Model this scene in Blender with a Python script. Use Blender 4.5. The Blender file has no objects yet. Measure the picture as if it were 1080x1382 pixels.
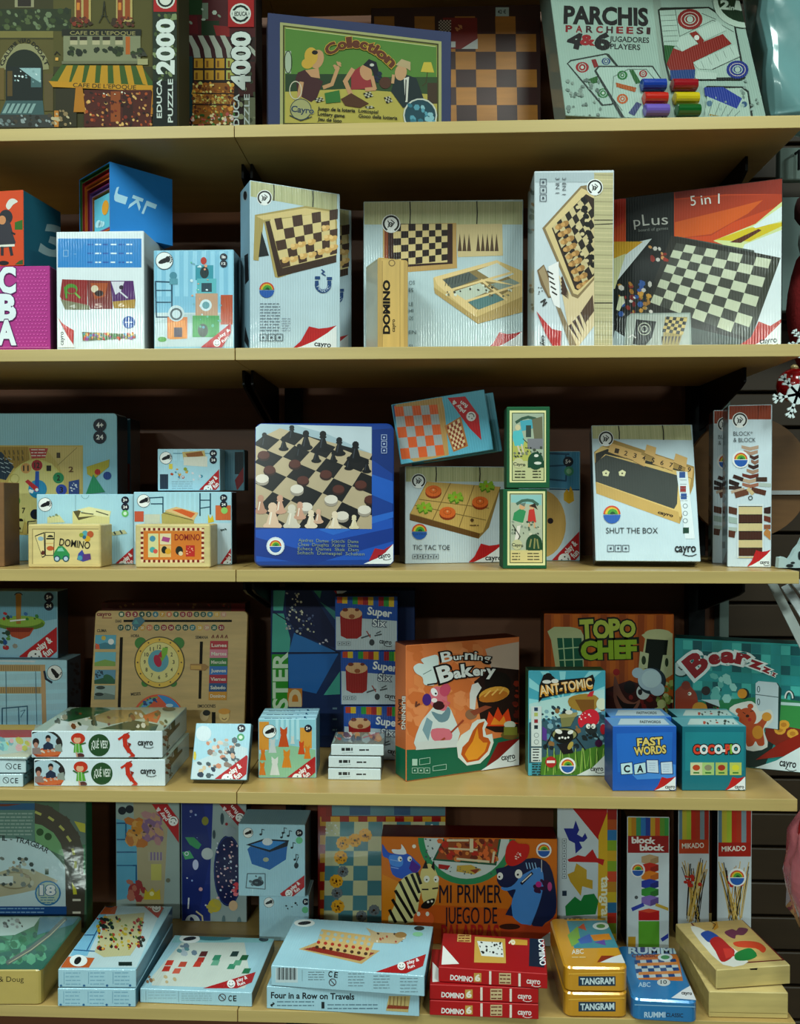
import bpy, bmesh, math, random
from mathutils import Matrix, Vector
random.seed(7)
C = bpy.context.scene.collection
SC = bpy.context.scene
# ------------------------------------------------------------------ camera
F, CX, CY = 1170.0, 540.0, 691.0
CAM = Vector((0, -1.2597, .1252))
def cam_axes(yaw, pitch, roll):
    cy, sy, cp, sp = math.cos(yaw), math.sin(yaw), math.cos(pitch), math.sin(pitch)
    f = Vector((sy*cp, cy*cp, sp)); r = Vector((cy, -sy, 0)); u = r.cross(f)
    c, s = math.cos(roll), math.sin(roll)
    return r*c+u*s, u*c-r*s, f
AR, AU, AF = cam_axes(-.0394, -.0179, -.0004)
cd = bpy.data.cameras.new('camera'); cam = bpy.data.objects.new('camera', cd); C.objects.link(cam)
cd.sensor_fit = 'HORIZONTAL'; cd.sensor_width = 36; cd.lens = F/1080*36; cd.clip_start = .05
M = Matrix((AR, AU, -AF)).transposed().to_4x4(); M.translation = CAM; cam.matrix_world = M
SC.camera = cam
# ------------------------------------------------------------------ light and exposure
SC.view_settings.view_transform = 'Standard'; SC.view_settings.look = 'None'
SC.view_settings.exposure = 0.36; SC.view_settings.gamma = 1; SC.view_settings.use_curve_mapping = False
w = bpy.data.worlds.new('world'); SC.world = w; w.use_nodes = True
w.node_tree.nodes['Background'].inputs[0].default_value = (.8, 1, .95, 1)
w.node_tree.nodes['Background'].inputs[1].default_value = .025
def lamp(x, y, z, sx, sy, power, col=(.83, 1, .92)):
    l = bpy.data.lights.new('ceiling_lamp', 'AREA'); l.shape = 'RECTANGLE'; l.size = sx; l.size_y = sy
    l.energy = power; l.color = col
    o = bpy.data.objects.new('ceiling_lamp', l); o.location = (x, y, z); C.objects.link(o)
for lx in (-2.4, -.9, .6, 2.1):
    lamp(lx, -1.0, 1.6, .3, .8, 22)
for lx in (-2.3, -1.35, -.8, 1.7): lamp(lx, -4.0, 1.15, .3, .26, 36)
lamp(-1.0, -2.4, 1.2, .2, .2, 5)
# ------------------------------------------------------------------ colours and materials
def s2l(c): return c/12.92 if c <= .04045 else ((c+.055)/1.055)**2.4
CC = {}
def colr(h, g=1.0):
    k = (h, g)
    if k not in CC:
        s = h if len(h) == 6 else ''.join(c*2 for c in h)
        v = [s2l(int(s[i:i+2], 16)/255) for i in (0, 2, 4)]
        v = [.75*(x/.75)**1.14 for x in v]
        CC[k] = tuple(min(.88, x*g*t) for x, t in zip(v, (1.08, 1, 1.03)))+(1,)
    return CC[k]
def material(name, rough=.4, coat=0., coatr=.1, metal=0., bump=None, grain=0., spec=.5, alpha=1., trans=0., attr=True, col=None, gscale=(3, 60, 60)):
    m = bpy.data.materials.new(name); m.use_nodes = True; n = m.node_tree.nodes; L = m.node_tree.links
    p = n['Principled BSDF']; p.inputs['Roughness'].default_value = rough; p.inputs['Coat Weight'].default_value = coat
    p.inputs['Coat Roughness'].default_value = coatr; p.inputs['Metallic'].default_value = metal
    p.inputs['Specular IOR Level'].default_value = spec; p.inputs['Transmission Weight'].default_value = trans
    p.inputs['Alpha'].default_value = alpha
    tc = n.new('ShaderNodeTexCoord')
    if attr:
        a = n.new('ShaderNodeAttribute'); a.attribute_name = 'Col'; base = a.outputs['Color']
    else:
        a = n.new('ShaderNodeRGB'); a.outputs[0].default_value = colr(col); base = a.outputs[0]
    mp = n.new('ShaderNodeMapping'); mp.inputs['Scale'].default_value = gscale; L.new(tc.outputs['Object'], mp.inputs[0])
    nz = n.new('ShaderNodeTexNoise'); nz.inputs['Scale'].default_value = 1. if grain else 30; nz.inputs['Detail'].default_value = 5
    L.new(mp.outputs[0] if grain else tc.outputs['Object'], nz.inputs['Vector'])
    r = n.new('ShaderNodeMapRange'); r.inputs['From Min'].default_value = .3; r.inputs['From Max'].default_value = .7
    r.inputs['To Min'].default_value = 1-(grain or .05); r.inputs['To Max'].default_value = 1+(grain*.4 or .02)
    L.new(nz.outputs['Fac'], r.inputs[0])
    mx = n.new('ShaderNodeVectorMath'); mx.operation = 'SCALE'; L.new(base, mx.inputs[0]); L.new(r.outputs[0], mx.inputs['Scale'])
    L.new(mx.outputs[0], p.inputs['Base Color'])
    if bump:
        kind, sc, st = bump
        b = n.new('ShaderNodeBump'); b.inputs['Strength'].default_value = st; b.inputs['Distance'].default_value = .001
        if kind == 'flute':
            wv = n.new('ShaderNodeTexWave'); wv.bands_direction = 'X'; wv.inputs['Scale'].default_value = sc
            wv.inputs['Distortion'].default_value = 1.5; wv.inputs['Detail'].default_value = 1.5; wv.inputs['Detail Scale'].default_value = .6
            L.new(tc.outputs['Object'], wv.inputs['Vector']); L.new(wv.outputs['Fac'], b.inputs['Height'])
        else:
            nb = n.new('ShaderNodeTexNoise'); nb.inputs['Scale'].default_value = sc; nb.inputs['Detail'].default_value = 3
            L.new(tc.outputs['Object'], nb.inputs['Vector']); L.new(nb.outputs['Fac'], b.inputs['Height'])
        L.new(b.outputs[0], p.inputs['Normal'])
        if coat: L.new(b.outputs[0], p.inputs['Coat Normal'])
    return m
MT = {
 'card': material('coated_card', .42, .5, .10, spec=.3, bump=('flute', 80, .22)),
 'flat': material('smooth_card', .45, .12, .14, spec=.3, bump=('noise', 40, .12)),
 'matte': material('matte_card', .7, spec=.25, bump=('noise', 60, .1)),
 'wrap': material('shrink_wrapped_card', .3, .8, .06, bump=('noise', 22, .9)),
 'tin': material('painted_tin', .28, .6, .08, metal=.15),
 'wood': material('toy_wood', .5, .1, .3, grain=.16, gscale=(14, 90, 90)),
 'wood_up': material('upright_toy_wood', .45, .3, .2, grain=.16, gscale=(90, 90, 9)),
 'dark': material('black_metal', .4, metal=.6),
 'plastic': material('glossy_plastic', .18, .6, .05),
 'fur': material('plush_fur', .9, bump=('noise', 220, 1.)),
}
# ------------------------------------------------------------------ pixels of the photo to directions
def ray(u, v): return (AR*((u-CX)/F) - AU*((v-CY)/F) + AF)
def hit(u, v, P, n):
    d = ray(u, v); return CAM + d*((P-CAM).dot(n)/d.dot(n))
def on_col(u, y, z):           # the point at depth y and height z seen in column u
    q0 = Vector((0, y, z))-CAM; k = (u-CX)/F
    return Vector(((k*q0.dot(AF)-q0.dot(AR))/(AR.x-k*AF.x), y, z))
def up_to(P, U, v):            # how far along U from P until row v
    q = P-CAM; k = (CY-v)/F
    return (k*q.dot(AF)-q.dot(AU))/(U.dot(AU)-k*U.dot(AF))
# ------------------------------------------------------------------ mesh helpers
def mesh(name, V, Fc, cols, mat, parent=None, mw=None, smooth=False, g=1.0):
    me = bpy.data.meshes.new(name); me.from_pydata([tuple(v) for v in V], [], Fc)
    if isinstance(cols, str): cols = [colr(cols, g)]*len(Fc)
    at = me.color_attributes.new('Col', 'FLOAT_COLOR', 'CORNER'); buf = []
    for f, c in zip(me.polygons, cols): buf += list(c)*f.loop_total
    at.data.foreach_set('color', buf)
    me.materials.append(MT[mat] if isinstance(mat, str) else mat)
    if smooth: me.polygons.foreach_set('use_smooth', [True]*len(me.polygons))
    o = bpy.data.objects.new(name, me); C.objects.link(o)
    if parent: o.parent = parent
    if mw is not None: o.matrix_local = mw
    return o
def tag(o, label, cat, group=None, kind=None):
    if label: o['label'] = label
    if cat: o['category'] = cat
    if group: o['group'] = group
    if kind: o['kind'] = kind
    return o
def empty(name, loc=(0, 0, 0), mw=None):
    o = bpy.data.objects.new(name, None); C.objects.link(o); o.empty_display_size = .02
    if mw is not None: o.matrix_world = mw
    else: o.location = loc
    return o
def bm_out(bm, colf):
    bm.normal_update(); V = [v.co.copy() for v in bm.verts]; bm.verts.index_update()
    Fc = [[v.index for v in f.verts] for f in bm.faces]; cs = [colf(f) for f in bm.faces]; bm.free(); return V, Fc, cs
def block(x0, y0, z0, x1, y1, z1, bev=.0008, seg=1, vert=0., vseg=4):
    bm = bmesh.new(); bmesh.ops.create_cube(bm, size=1)
    for v in bm.verts: v.co = Vector((x0+(v.co.x+.5)*(x1-x0), y0+(v.co.y+.5)*(y1-y0), z0+(v.co.z+.5)*(z1-z0)))
    if vert:
        a = abs(vert); ax = 2 if vert > 0 else 1
        e = [e for e in bm.edges if abs((e.verts[0].co-e.verts[1].co).normalized()[ax]) > .9]
        bmesh.ops.bevel(bm, geom=e, offset=a, segments=vseg, affect='EDGES', profile=.5)
    if bev:
        e = [e for e in bm.edges if e.calc_face_angle(0) > .7] if vert else bm.edges[:]
        bmesh.ops.bevel(bm, geom=e, offset=bev, segments=seg, affect='EDGES', profile=.5)
    return bm
def tube(pts, r, n=8, cap=True):
    V, Fc = [], []
    for i, p in enumerate(pts):
        p = Vector(p); d = (Vector(pts[min(i+1, len(pts)-1)])-Vector(pts[max(i-1, 0)])).normalized()
        a = d.cross(Vector((0, 0, 1)) if abs(d.z) < .9 else Vector((1, 0, 0))).normalized(); b = d.cross(a)
        rr = r[i] if isinstance(r, (list, tuple)) else r
        V += [p+(a*math.cos(t)+b*math.sin(t))*rr for t in [2*math.pi*k/n for k in range(n)]]
    for i in range(len(pts)-1):
        for k in range(n): Fc.append([i*n+k, i*n+(k+1) % n, (i+1)*n+(k+1) % n, (i+1)*n+k])
    if cap: Fc += [list(range(n))[::-1], [len(V)-n+k for k in range(n)]]
    return V, Fc
def prism(pts, t):             # closed outline (x,z) given thickness t in y
    n = len(pts); V = [Vector((x, 0, z)) for x, z in pts]+[Vector((x, t, z)) for x, z in pts]
    return V, [list(range(n)), list(range(2*n-1, n-1, -1))]+[[i, n+i, n+(i+1) % n, (i+1) % n] for i in range(n)]
# ------------------------------------------------------------------ lettering outlines
TXC = {}
def txt(s, off):
    k = (s, off)
    if k not in TXC:
        cu = bpy.data.curves.new('t', 'FONT'); cu.body = s; cu.size = 1; cu.offset = off; cu.resolution_u = 3
        ob = bpy.data.objects.new('t', cu); me = bpy.data.meshes.new_from_object(ob)
        V = [(v.co.x, v.co.y) for v in me.vertices]; Fc = [list(p.vertices) for p in me.polygons]
        bpy.data.objects.remove(ob); bpy.data.curves.remove(cu); bpy.data.meshes.remove(me)
        TXC[k] = (V, Fc)
    return TXC[k]
CAP = max(y for x, y in txt('H', 0)[0])
def span(s):
    V = txt(s, 0)[0]; xs = [x for x, y in V] or [0, .3]; return min(xs), max(xs)
# ------------------------------------------------------------------ a box with printed faces
STEP = 1.6e-5
SOFT = {'chef_picture', 'bear_pictures', 'fish_picture', 'zebra_picture', 'wolf_picture', 'mole_picture', 'puzzle_pieces', 'child_picture', 'ant_picture', 'knight_picture'}
def smooth_line(xy):           # round an outline through its corners
    P = [(xy[i], xy[i+1]) for i in range(0, len(xy), 2)]; n = len(P); out = []
    for i in range(n):
        a, b, c, d = P[i-1], P[i], P[(i+1) % n], P[(i+2) % n]
        for t in (0, .33, .66):
            for k in (0, 1): out.append(.5*(2*b[k]+(c[k]-a[k])*t+(2*a[k]-5*b[k]+4*c[k]-d[k])*t*t+(3*b[k]-a[k]-3*c[k]+d[k])*t**3))
    return out
def side_of(p, a, b): return (b[0]-a[0])*(p[1]-a[1])-(b[1]-a[1])*(p[0]-a[0])
def inside(p, cv): return all(side_of(p, cv[k-1], cv[k]) >= -1e-12 for k in range(len(cv)))
def clip(P, cv):               # cut a polygon by a convex one (anticlockwise)
    for k in range(len(cv)):
        a, b = cv[k-1], cv[k]; out = []
        for j in range(len(P)):
            p, q = P[j-1], P[j]; sp_, sq = side_of(p, a, b), side_of(q, a, b)
            if (sp_ < 0) != (sq < 0): t = sp_/(sp_-sq); out.append((p[0]+(q[0]-p[0])*t, p[1]+(q[1]-p[1])*t))
            if sq >= 0: out.append(q)
        P = out
        if not P: break
    return P
class Box:
    def __init__(s, name, label, cat, z0, uL, uR, vT, yL, yR, d, cols=('ccd8d8', 'b0c0c0', 'c0cccc'), lean=0, roll=0, group=None, fin='card',
                 g=1.1, tr=None, bev=.0008, vert=0., vseg=4, pose=None, h=None, part='carton', body=True):
        z0 += .0004; g = g**.55; s.g = g; s.fin = fin; s.d = d; ez = Vector((0, 0, 1)); a = math.radians(lean)
        if pose: P0, P1 = pose
        else:
            zf = z0+d*math.sin(a) if a > 0 else z0
            if a > 0 and d > 5: raise ValueError(name)
            def yy(u, y): return hit(u, y, Vector((0, 0, zf)), ez).y if abs(y) > 5 else y
            yl = yy(uL, yL); P0 = on_col(uL, yl, zf)
            if tr is not None:
                hh = h or up_to(P0, ez, vT); p = hit(uR, tr, Vector((0, 0, zf+hh)), ez); P1 = Vector((p.x, p.y, zf))
            else: P1 = on_col(uR, yy(uR, yR), zf)
        ex = (P1-P0).normalized(); s.w = (P1-P0).length; n = ex.cross(ez); by = -n
        U = ez*math.cos(a)+by*math.sin(a); B = by*math.cos(a)-ez*math.sin(a)
        if d > 5:      # given as the row of the top's far edge
            hh = up_to(P0, U, vT); d = (hit((uL+uR)/2, d, P0+U*hh, ez)-P0).dot(by); s.d = d
        if roll:
            q = Matrix.Rotation(math.radians(roll), 3, n); ex = q @ ex; U = q @ U
        s.h = h if h else min(up_to(P0, U, vT), .3035 if z0 < .6 else 9)
        m = Matrix((ex, B, U)).transposed().to_4x4(); m.translation = P0; s.m = m; s.P0, s.P1, s.ztop = P0, P1, P0.z+s.h*U.z
        s.root = empty(name, mw=m); tag(s.root, label, cat, group); s.inv = m.inverted_safe()
        s.z0 = z0; s.V, s.F, s.K = [], [], []; s.pn = None; s.lay = {}; s.cl = None; s.vm = m
        c = [colr(k, g) for k in cols]
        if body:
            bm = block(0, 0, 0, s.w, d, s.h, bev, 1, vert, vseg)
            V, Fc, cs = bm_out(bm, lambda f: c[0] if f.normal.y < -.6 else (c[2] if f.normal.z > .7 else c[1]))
            mesh(part, V, Fc, cs, fin, s.root)
        s.fmat = fin; s.face('F'); s.P('cover_picture')
    def face(s, f, inset=.0012):
        w, d, h = s.w, s.d, s.h; s.fc = f
        s.o, s.a, s.c, s.nn, s.A, s.H = {'F': ((0, 0, 0), (1, 0, 0), (0, 0, 1), (0, -1, 0), w, h), 'R': ((w, 0, 0), (0, 1, 0), (0, 0, 1), (1, 0, 0), d, h),
            'L': ((0, 0, 0), (0, 1, 0), (0, 0, 1), (-1, 0, 0), d, h), 'T': ((0, 0, h), (1, 0, 0), (0, 1, 0), (0, 0, 1), w, d)}[f]
        s.o, s.a, s.c, s.nn = map(Vector, (s.o, s.a, s.c, s.nn)); s.ins = inset
        s.wn = (s.vm.to_3x3() @ s.nn); s.wo = s.vm @ s.o; s.lay.setdefault(f, 6e-5); s.cl = None
        return s
    def look(s, m, f='F'):     # read pixel positions where a copy of this box stands
        s.flush(); s.vm = m; s.inv = m.inverted(); return s.face(f)
    def within(s, *xy):        # keep what follows inside this convex outline
        s.cl = None
        if xy:
            c = [s.loc(xy[i], xy[i+1]) for i in range(0, len(xy), 2)]
            s.cl = c if side_of(c[0], c[1], c[2]) > 0 else c[::-1]
        return s
    def P(s, name, mat=None):
        s.flush(); s.pn = name; s.fmat = mat or s.fin; return s
    def flush(s):
        if s.V and s.pn: mesh(s.pn, s.V, s.F, s.K, s.fmat, s.root)
        s.V, s.F, s.K = [], [], []
    def loc(s, u, v):
        p = s.inv @ hit(u, v, s.wo, s.wn)-s.o; return p.dot(s.a), p.dot(s.c)
    def add(s, pts2, faces, col, up=True):     # pts2 in face coordinates
        i = s.ins; z = s.lay[s.fc]; n0 = len(s.V); q = list(pts2)
        R = [(i, i), (s.A-i, i), (s.A-i, s.H-i), (i, s.H-i)]; ff = []
        for f in faces:
            for cv in ([R] if s.cl is None else [R, s.cl]):
                P = [q[k] for k in f]
                if all(inside(p, cv) for p in P): continue
                P = clip(P, cv); f = list(range(len(q), len(q)+len(P))); q += P
                if not P: break
            if len(f) > 2: ff.append(list(f))
        faces = ff
        s.V += [s.o+s.a*a+s.c*c+s.nn*z for a, c in q]
        flipface = s.a.cross(s.c).dot(s.nn) < 0
        for f in faces:
            ar = sum(q[f[k-1]][0]*q[f[k]][1]-q[f[k]][0]*q[f[k-1]][1] for k in range(len(f)))
            if abs(ar) < 1e-9: continue
            if (ar < 0) != flipface: f = f[::-1]
            s.F.append([n0+k for k in f]); s.K.append(col if isinstance(col, tuple) else colr(col, s.g))
        s.lay[s.fc] += STEP if up else 3e-6
    def fill(s, col, a0=0, c0=0, a1=1, c1=1):
        s.add([(a0*s.A, c0*s.H), (a1*s.A, c0*s.H), (a1*s.A, c1*s.H), (a0*s.A, c1*s.H)], [[0, 1, 2, 3]], col); return s
    def p(s, col, *xy, up=True):
        if s.pn in SOFT and len(xy) > 8: xy = smooth_line(xy)
        s.add([s.loc(xy[i], xy[i+1]) for i in range(0, len(xy), 2)], [list(range(len(xy)//2))], col, up); return s
    def r(s, col, x0, y0, x1, y1, up=True): return s.p(col, x0, y0, x1, y0, x1, y1, x0, y1, up=up)
    def e(s, col, x, y, rx, ry=None, n=18, a0=0, a1=360, rot=0, up=True):
        ry = ry or rx; t = math.radians(rot); ct, st = math.cos(t), math.sin(t); L = []
        full = a1-a0 >= 360
        for k in range(n if full else n+1):
            q = math.radians(a0+(a1-a0)*k/n); X, Y = rx*math.cos(q), -ry*math.sin(q); L += [x+X*ct-Y*st, y+X*st+Y*ct]
        return s.p(col, *L, up=up)
    def l(s, col, wd, *xy, up=True):
        for i in range(0, len(xy)-2, 2):
            x0, y0, x1, y1 = xy[i:i+4]; dx, dy = x1-x0, y1-y0; k = wd/2/max(1e-6, math.hypot(dx, dy)); nx, ny = -dy*k, dx*k
            ex, ey = dx*k*.5, dy*k*.5
            s.p(col, x0+nx-ex, y0+ny-ey, x1+nx+ex, y1+ny+ey, x1-nx+ex, y1-ny+ey, x0-nx-ex, y0-ny-ey, up=False)
        if up: s.lay[s.fc] += STEP
        return s
    def ring(s, col, x, y, r, wd, n=20, a0=0, a1=360, ry=None):
        ry = ry or r; P = []
        for k in range(n+1):
            q = math.radians(a0+(a1-a0)*k/n); P += [x+r*math.cos(q), y-ry*math.sin(q)]
        return s.l(col, wd, *P)
    def t(s, st, x0, y0, x1, y1, h, col, off=.01, out=None, ow=.05, up=True):
        if not st.strip(): return s
        a, b = span(st); p0 = s.loc(x0, y0); p1 = s.loc(x1, y1); dx, dy = x1-x0, y1-y0; k = math.hypot(dx, dy) or 1
        pu = s.loc(x0+dy/k*h, y0-dx/k*h)
        ax, ay = (p1[0]-p0[0])/(b-a), (p1[1]-p0[1])/(b-a); bx, by = (pu[0]-p0[0])/CAP, (pu[1]-p0[1])/CAP
        for c, o in (((out, off+ow),) if out else ())+((col, off),):
            V, Fc = txt(st, o)
            s.add([(p0[0]+(x-a)*ax+y*bx, p0[1]+(x-a)*ay+y*by) for x, y in V], Fc, c, up)
        return s
    def arc(s, st, x0, y0, xm, ym, x1, y1, h, col, off=.02, out=None, ow=.05, hs=None):
        W = [(span(c)[1]-span(c)[0] if c != ' ' else .25)+.06 for c in st]
        if hs: W = [w_*h_ for w_, h_ in zip(W, hs)]
        T = sum(W)
        def B(t): return ((1-t)**2*x0+2*t*(1-t)*xm+t*t*x1, (1-t)**2*y0+2*t*(1-t)*ym+t*t*y1)
        for lay in ((0, 1) if out else (1,)):
            acc = 0
            for i, c in enumerate(st):
                g = .03*(hs[0] if hs else 1)/T; A, Z = B(acc/T+g), B((acc+W[i])/T-g); acc += W[i]; hh = hs[i] if hs else h
                s.t(c, *A, *Z, hh, (col if isinstance(col, str) else col[i]) if lay else out, off if lay else off+ow, up=False)
            s.lay[s.fc] += STEP
        return s
    def chk(s, c1, c2, nx, ny, q, skip=0):         # q: TL TR BR BL pixels; a perspective-true chequer
        (ax, ay), (bx, by), (cx, cy), (dx, dy) = [s.loc(*q[i:i+2]) for i in (0, 2, 4, 6)]
        sx, sy = ax-bx+cx-dx, ay-by+cy-dy; d1x, d1y, d2x, d2y = bx-cx, by-cy, dx-cx, dy-cy; D = d1x*d2y-d2x*d1y
        gg, hh = (sx*d2y-d2x*sy)/D, (d1x*sy-sx*d1y)/D
        A = (bx-ax+gg*bx, dx-ax+hh*dx, ax, by-ay+gg*by, dy-ay+hh*dy, ay)
        def m(u, v):
            k = gg*u+hh*v+1; return ((A[0]*u+A[1]*v+A[2])/k, (A[3]*u+A[4]*v+A[5])/k)
        for par, c in ((0, c1), (1, c2)):
            if not c: continue
            P, Fc = [], []
            for i in range(nx):
                for j in range(ny):
                    if (i+j) % 2 == par:
                        Fc.append([len(P)+k for k in range(4)]); P += [m(i/nx, j/ny), m((i+1)/nx, j/ny), m((i+1)/nx, (j+1)/ny), m(i/nx, (j+1)/ny)]
            s.add(P, Fc, c, up=False)
        s.lay[s.fc] += STEP
        s.hm = m
        return s
    def sp(s, cols, n, x0, y0, x1, y1, r, seed=1):   # scattered small marks
        R = random.Random(seed); cols = cols.split()
        for k in range(n):
            x, y = R.uniform(x0, x1), R.uniform(y0, y1); rr = r*R.uniform(.5, 1.2)
            s.e(cols[k % len(cols)], x, y, rr, rr*R.uniform(.5, 1), 6, rot=R.uniform(0, 90), up=False)
        s.lay[s.fc] += STEP; return s
    def gr(s, col, n, x0, y0, x1, y1, wd=.8, seed=2):  # rows of text too small to read
        R = random.Random(seed)
        for k in range(n):
            y = y0+(y1-y0)*(k/max(1, n-1)); x = x0
            while x < x1-1:
                e = min(x1, x+R.uniform(3, 9)); s.r(col, x, y-wd/2, e, y+wd/2, up=False); x = e+1.2
        s.lay[s.fc] += STEP; return s
    def done(s): s.flush(); return s
# ------------------------------------------------------------------ marks that come back on many boxes
def cayro(b, x0, y0, x1, y1, h, col='1a1d22'):
    b.P('maker_logo').t('cayro', x0, y0, x1, y1, h*1.25, col, .025)
    w = x1-x0; k = (y1-y0)/w
    b.l(col, max(.8, h*.12), x0+w*.45, y0+h*.45+k*w*.45, x0+w*.65, y0+h*.6+k*w*.65, x0+w*.85, y0+h*.58+k*w*.85, x1+1, y0+h*.35+k*w)
    return b
def corner(b, x0, y0, x1, y1, tx=None, white='d6e0e2', red='b02426'):   # curled white corner with a red fold
    w, h = x1-x0, y1-y0
    b.P('corner_fold').p(white, x0, y1, x0+w*.5, y1-h*.36, x1, y0, x1, y1)
    b.p(red, x0, y1, x0+w*.2, y1-h*.35, x0+w*.38, y0+h*.02, x0+w*.6, y0+h*.12, x0+w*.8, y0+h*.08, x1, y0-h*.02, x0+w*.8, y0+h*.3, x0+w*.5, y1-h*.34, x0+w*.2, y1-h*.1)
    if tx: cayro(b, *tx)
    return b
def smile(b, x, y, r, rot=0):
    b.e('dfe6e6', x, y, r, n=16); t = math.radians(rot); c, s_ = math.cos(t), math.sin(t)
    for ex, ey in ((-.35, -.3), (.35, -.3)): b.e('1c1c22', x+r*(ex*c-ey*s_), y+r*(ex*s_+ey*c), r*.14, n=6, up=False)
    P = []
    for k in range(7):
        q = math.radians(200+k*140/6); X, Y = .6*math.cos(q), -.6*math.sin(q); P += [x+r*(X*c-Y*s_), y+r*(X*s_+Y*c)]
    return b.l('1c1c22', r*.16, *P)
def flash(b, x0, y0, x1, y1, th, red='a81c24'):  # diagonal 'play & fun' band: lower end (x0,y0), upper end (x1,y1), thickness th
    dx, dy = x1-x0, y1-y0; L = math.hypot(dx, dy); ux, uy = dx/L, dy/L; nx, ny = -uy*th, ux*th
    b.P('corner_flash').p(red, x0, y0, x1, y1, x1+nx*.9, y1+ny*.9, x0+nx, y0+ny)
    mx, my = (x0+x1)/2+nx*.5, (y0+y1)/2+ny*.5; an = math.degrees(math.atan2(dy, dx))
    smile(b, mx-ux*L*.26, my-uy*L*.26, th*.36, an)
    q = .04
    b.t('play &', mx-ux*L*.12-nx*.08, my-uy*L*.12-ny*.08, mx+ux*L*.22-nx*.08, my+uy*L*.22-ny*.08, th*.32, 'e4eaea', .03)
    b.t('fun', mx-ux*L*.08+nx*.34, my-uy*L*.08+ny*.34, mx+ux*L*.1+nx*.34, my+uy*L*.1+ny*.34, th*.32, 'e4eaea', .03)
    return b
def age(b, x, y, r, s1='5+', s2=None, col='141a30'):
    b.P('age_mark').e(col, x, y, r, n=14).t(s1, x-r*.5, y+r*.35, x+r*.5, y+r*.35, r*.75, 'dfe6ea', .03)
    if s2: b.e(col, x, y+r*1.8, r, n=14).t(s2, x-r*.5, y+r*2.1, x+r*.5, y+r*2.1, r*.65, 'dfe6ea', .03)
    return b
def foot(b, x, y, r, rot=0):
    b.P('round_emblem').e('dbe6ea', x, y, r, n=20).ring('20242c', x, y, r*.97, r*.06)
    b.e('14161c', x, y, r*.72, r*.27, 12, rot=-22+rot); b.e('14161c', x+r*.42*math.cos(math.radians(-22+rot)), y+r*.42*math.sin(math.radians(-22+rot)), r*.3, r*.36, 10)
    for k in range(5):
        q = math.radians(rot-60+k*28); b.e('14161c', x+r*.42+r*.42*math.cos(q), y-r*.12+r*.42*math.sin(q), r*.09, n=6, up=False)
    return b
def rainbow(b, x, y, r, disc=True):
    b.P('round_emblem')
    if disc: b.e('dbe4e6', x, y, r*1.3, n=20)
    b.e('c05030', x, y, r, n=16, a0=0, a1=180).e('c9b23a', x, y, r*.8, n=14, a0=0, a1=180).e('4c9a3c', x+r*.08, y, r*.62, n=12, a0=0, a1=180).e('205a30', x+r*.1, y, r*.3, n=10, a0=0, a1=180)
    return b.e('2a5fa8', x, y+r*.1, r, n=16, a0=180, a1=360)
def badge(b, x, y, r, ry=None):
    k = (ry or r)/r
    b.P('round_emblem').e('dfe6e4', x, y, r, r*k, n=22).ring('2c2a28', x, y, r*.8, r*.2, a0=-60, a1=235, ry=r*.8*k)
    b.l('2c2a28', r*.1, x-r*.35, y-r*.3*k, x-r*.1, y+r*.1*k, x-r*.35, y+r*.4*k).l('2c2a28', r*.1, x, y-r*.4*k, x+r*.35, y-r*.1*k, x, y+r*.35*k, x+r*.05, y-r*.05*k)
    return b.ring('2c2a28', x-r*.05, y+r*.1*k, r*.22, r*.09, n=10)
def icons(b, x, y, n, s, col='4a5560', vert=False):
    for k in range(n):
        X, Y = (x, y+k*s*1.25) if vert else (x+k*s*1.2, y)
        b.l(col, s*.09, X, Y, X+s, Y, X+s, Y+s, X, Y+s, X, Y, up=False).e(col, X+s*.5, Y+s*.5, s*.2, n=6, up=False)
    b.lay[b.fc] += STEP; return b
def place(b, z0, uL, yL, dyaw=0):
    if isinstance(yL, str): yL = b.P0.y+float(yL)
    elif abs(yL) > 5: yL = hit(uL, yL, Vector((0, 0, z0+.0004)), Vector((0, 0, 1))).y
    m = b.m.copy(); m.translation = on_col(uL, yL, z0+.0004); return m @ Matrix.Rotation(math.radians(dyaw), 4, 'Z')
def dup(b, label, z0, uL, yL, dyaw=0):
    b.flush(); m = place(b, z0, uL, yL, dyaw)
    r = b.root.copy(); C.objects.link(r); r.matrix_world = m; r['label'] = label
    for ch in [c for c in bpy.data.objects if c.parent == b.root]:
        c = ch.copy(); c.parent = r; C.objects.link(c)
        for gch in [c2 for c2 in bpy.data.objects if c2.parent == ch]:
            d = gch.copy(); d.parent = c; C.objects.link(d)
    return r
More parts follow.
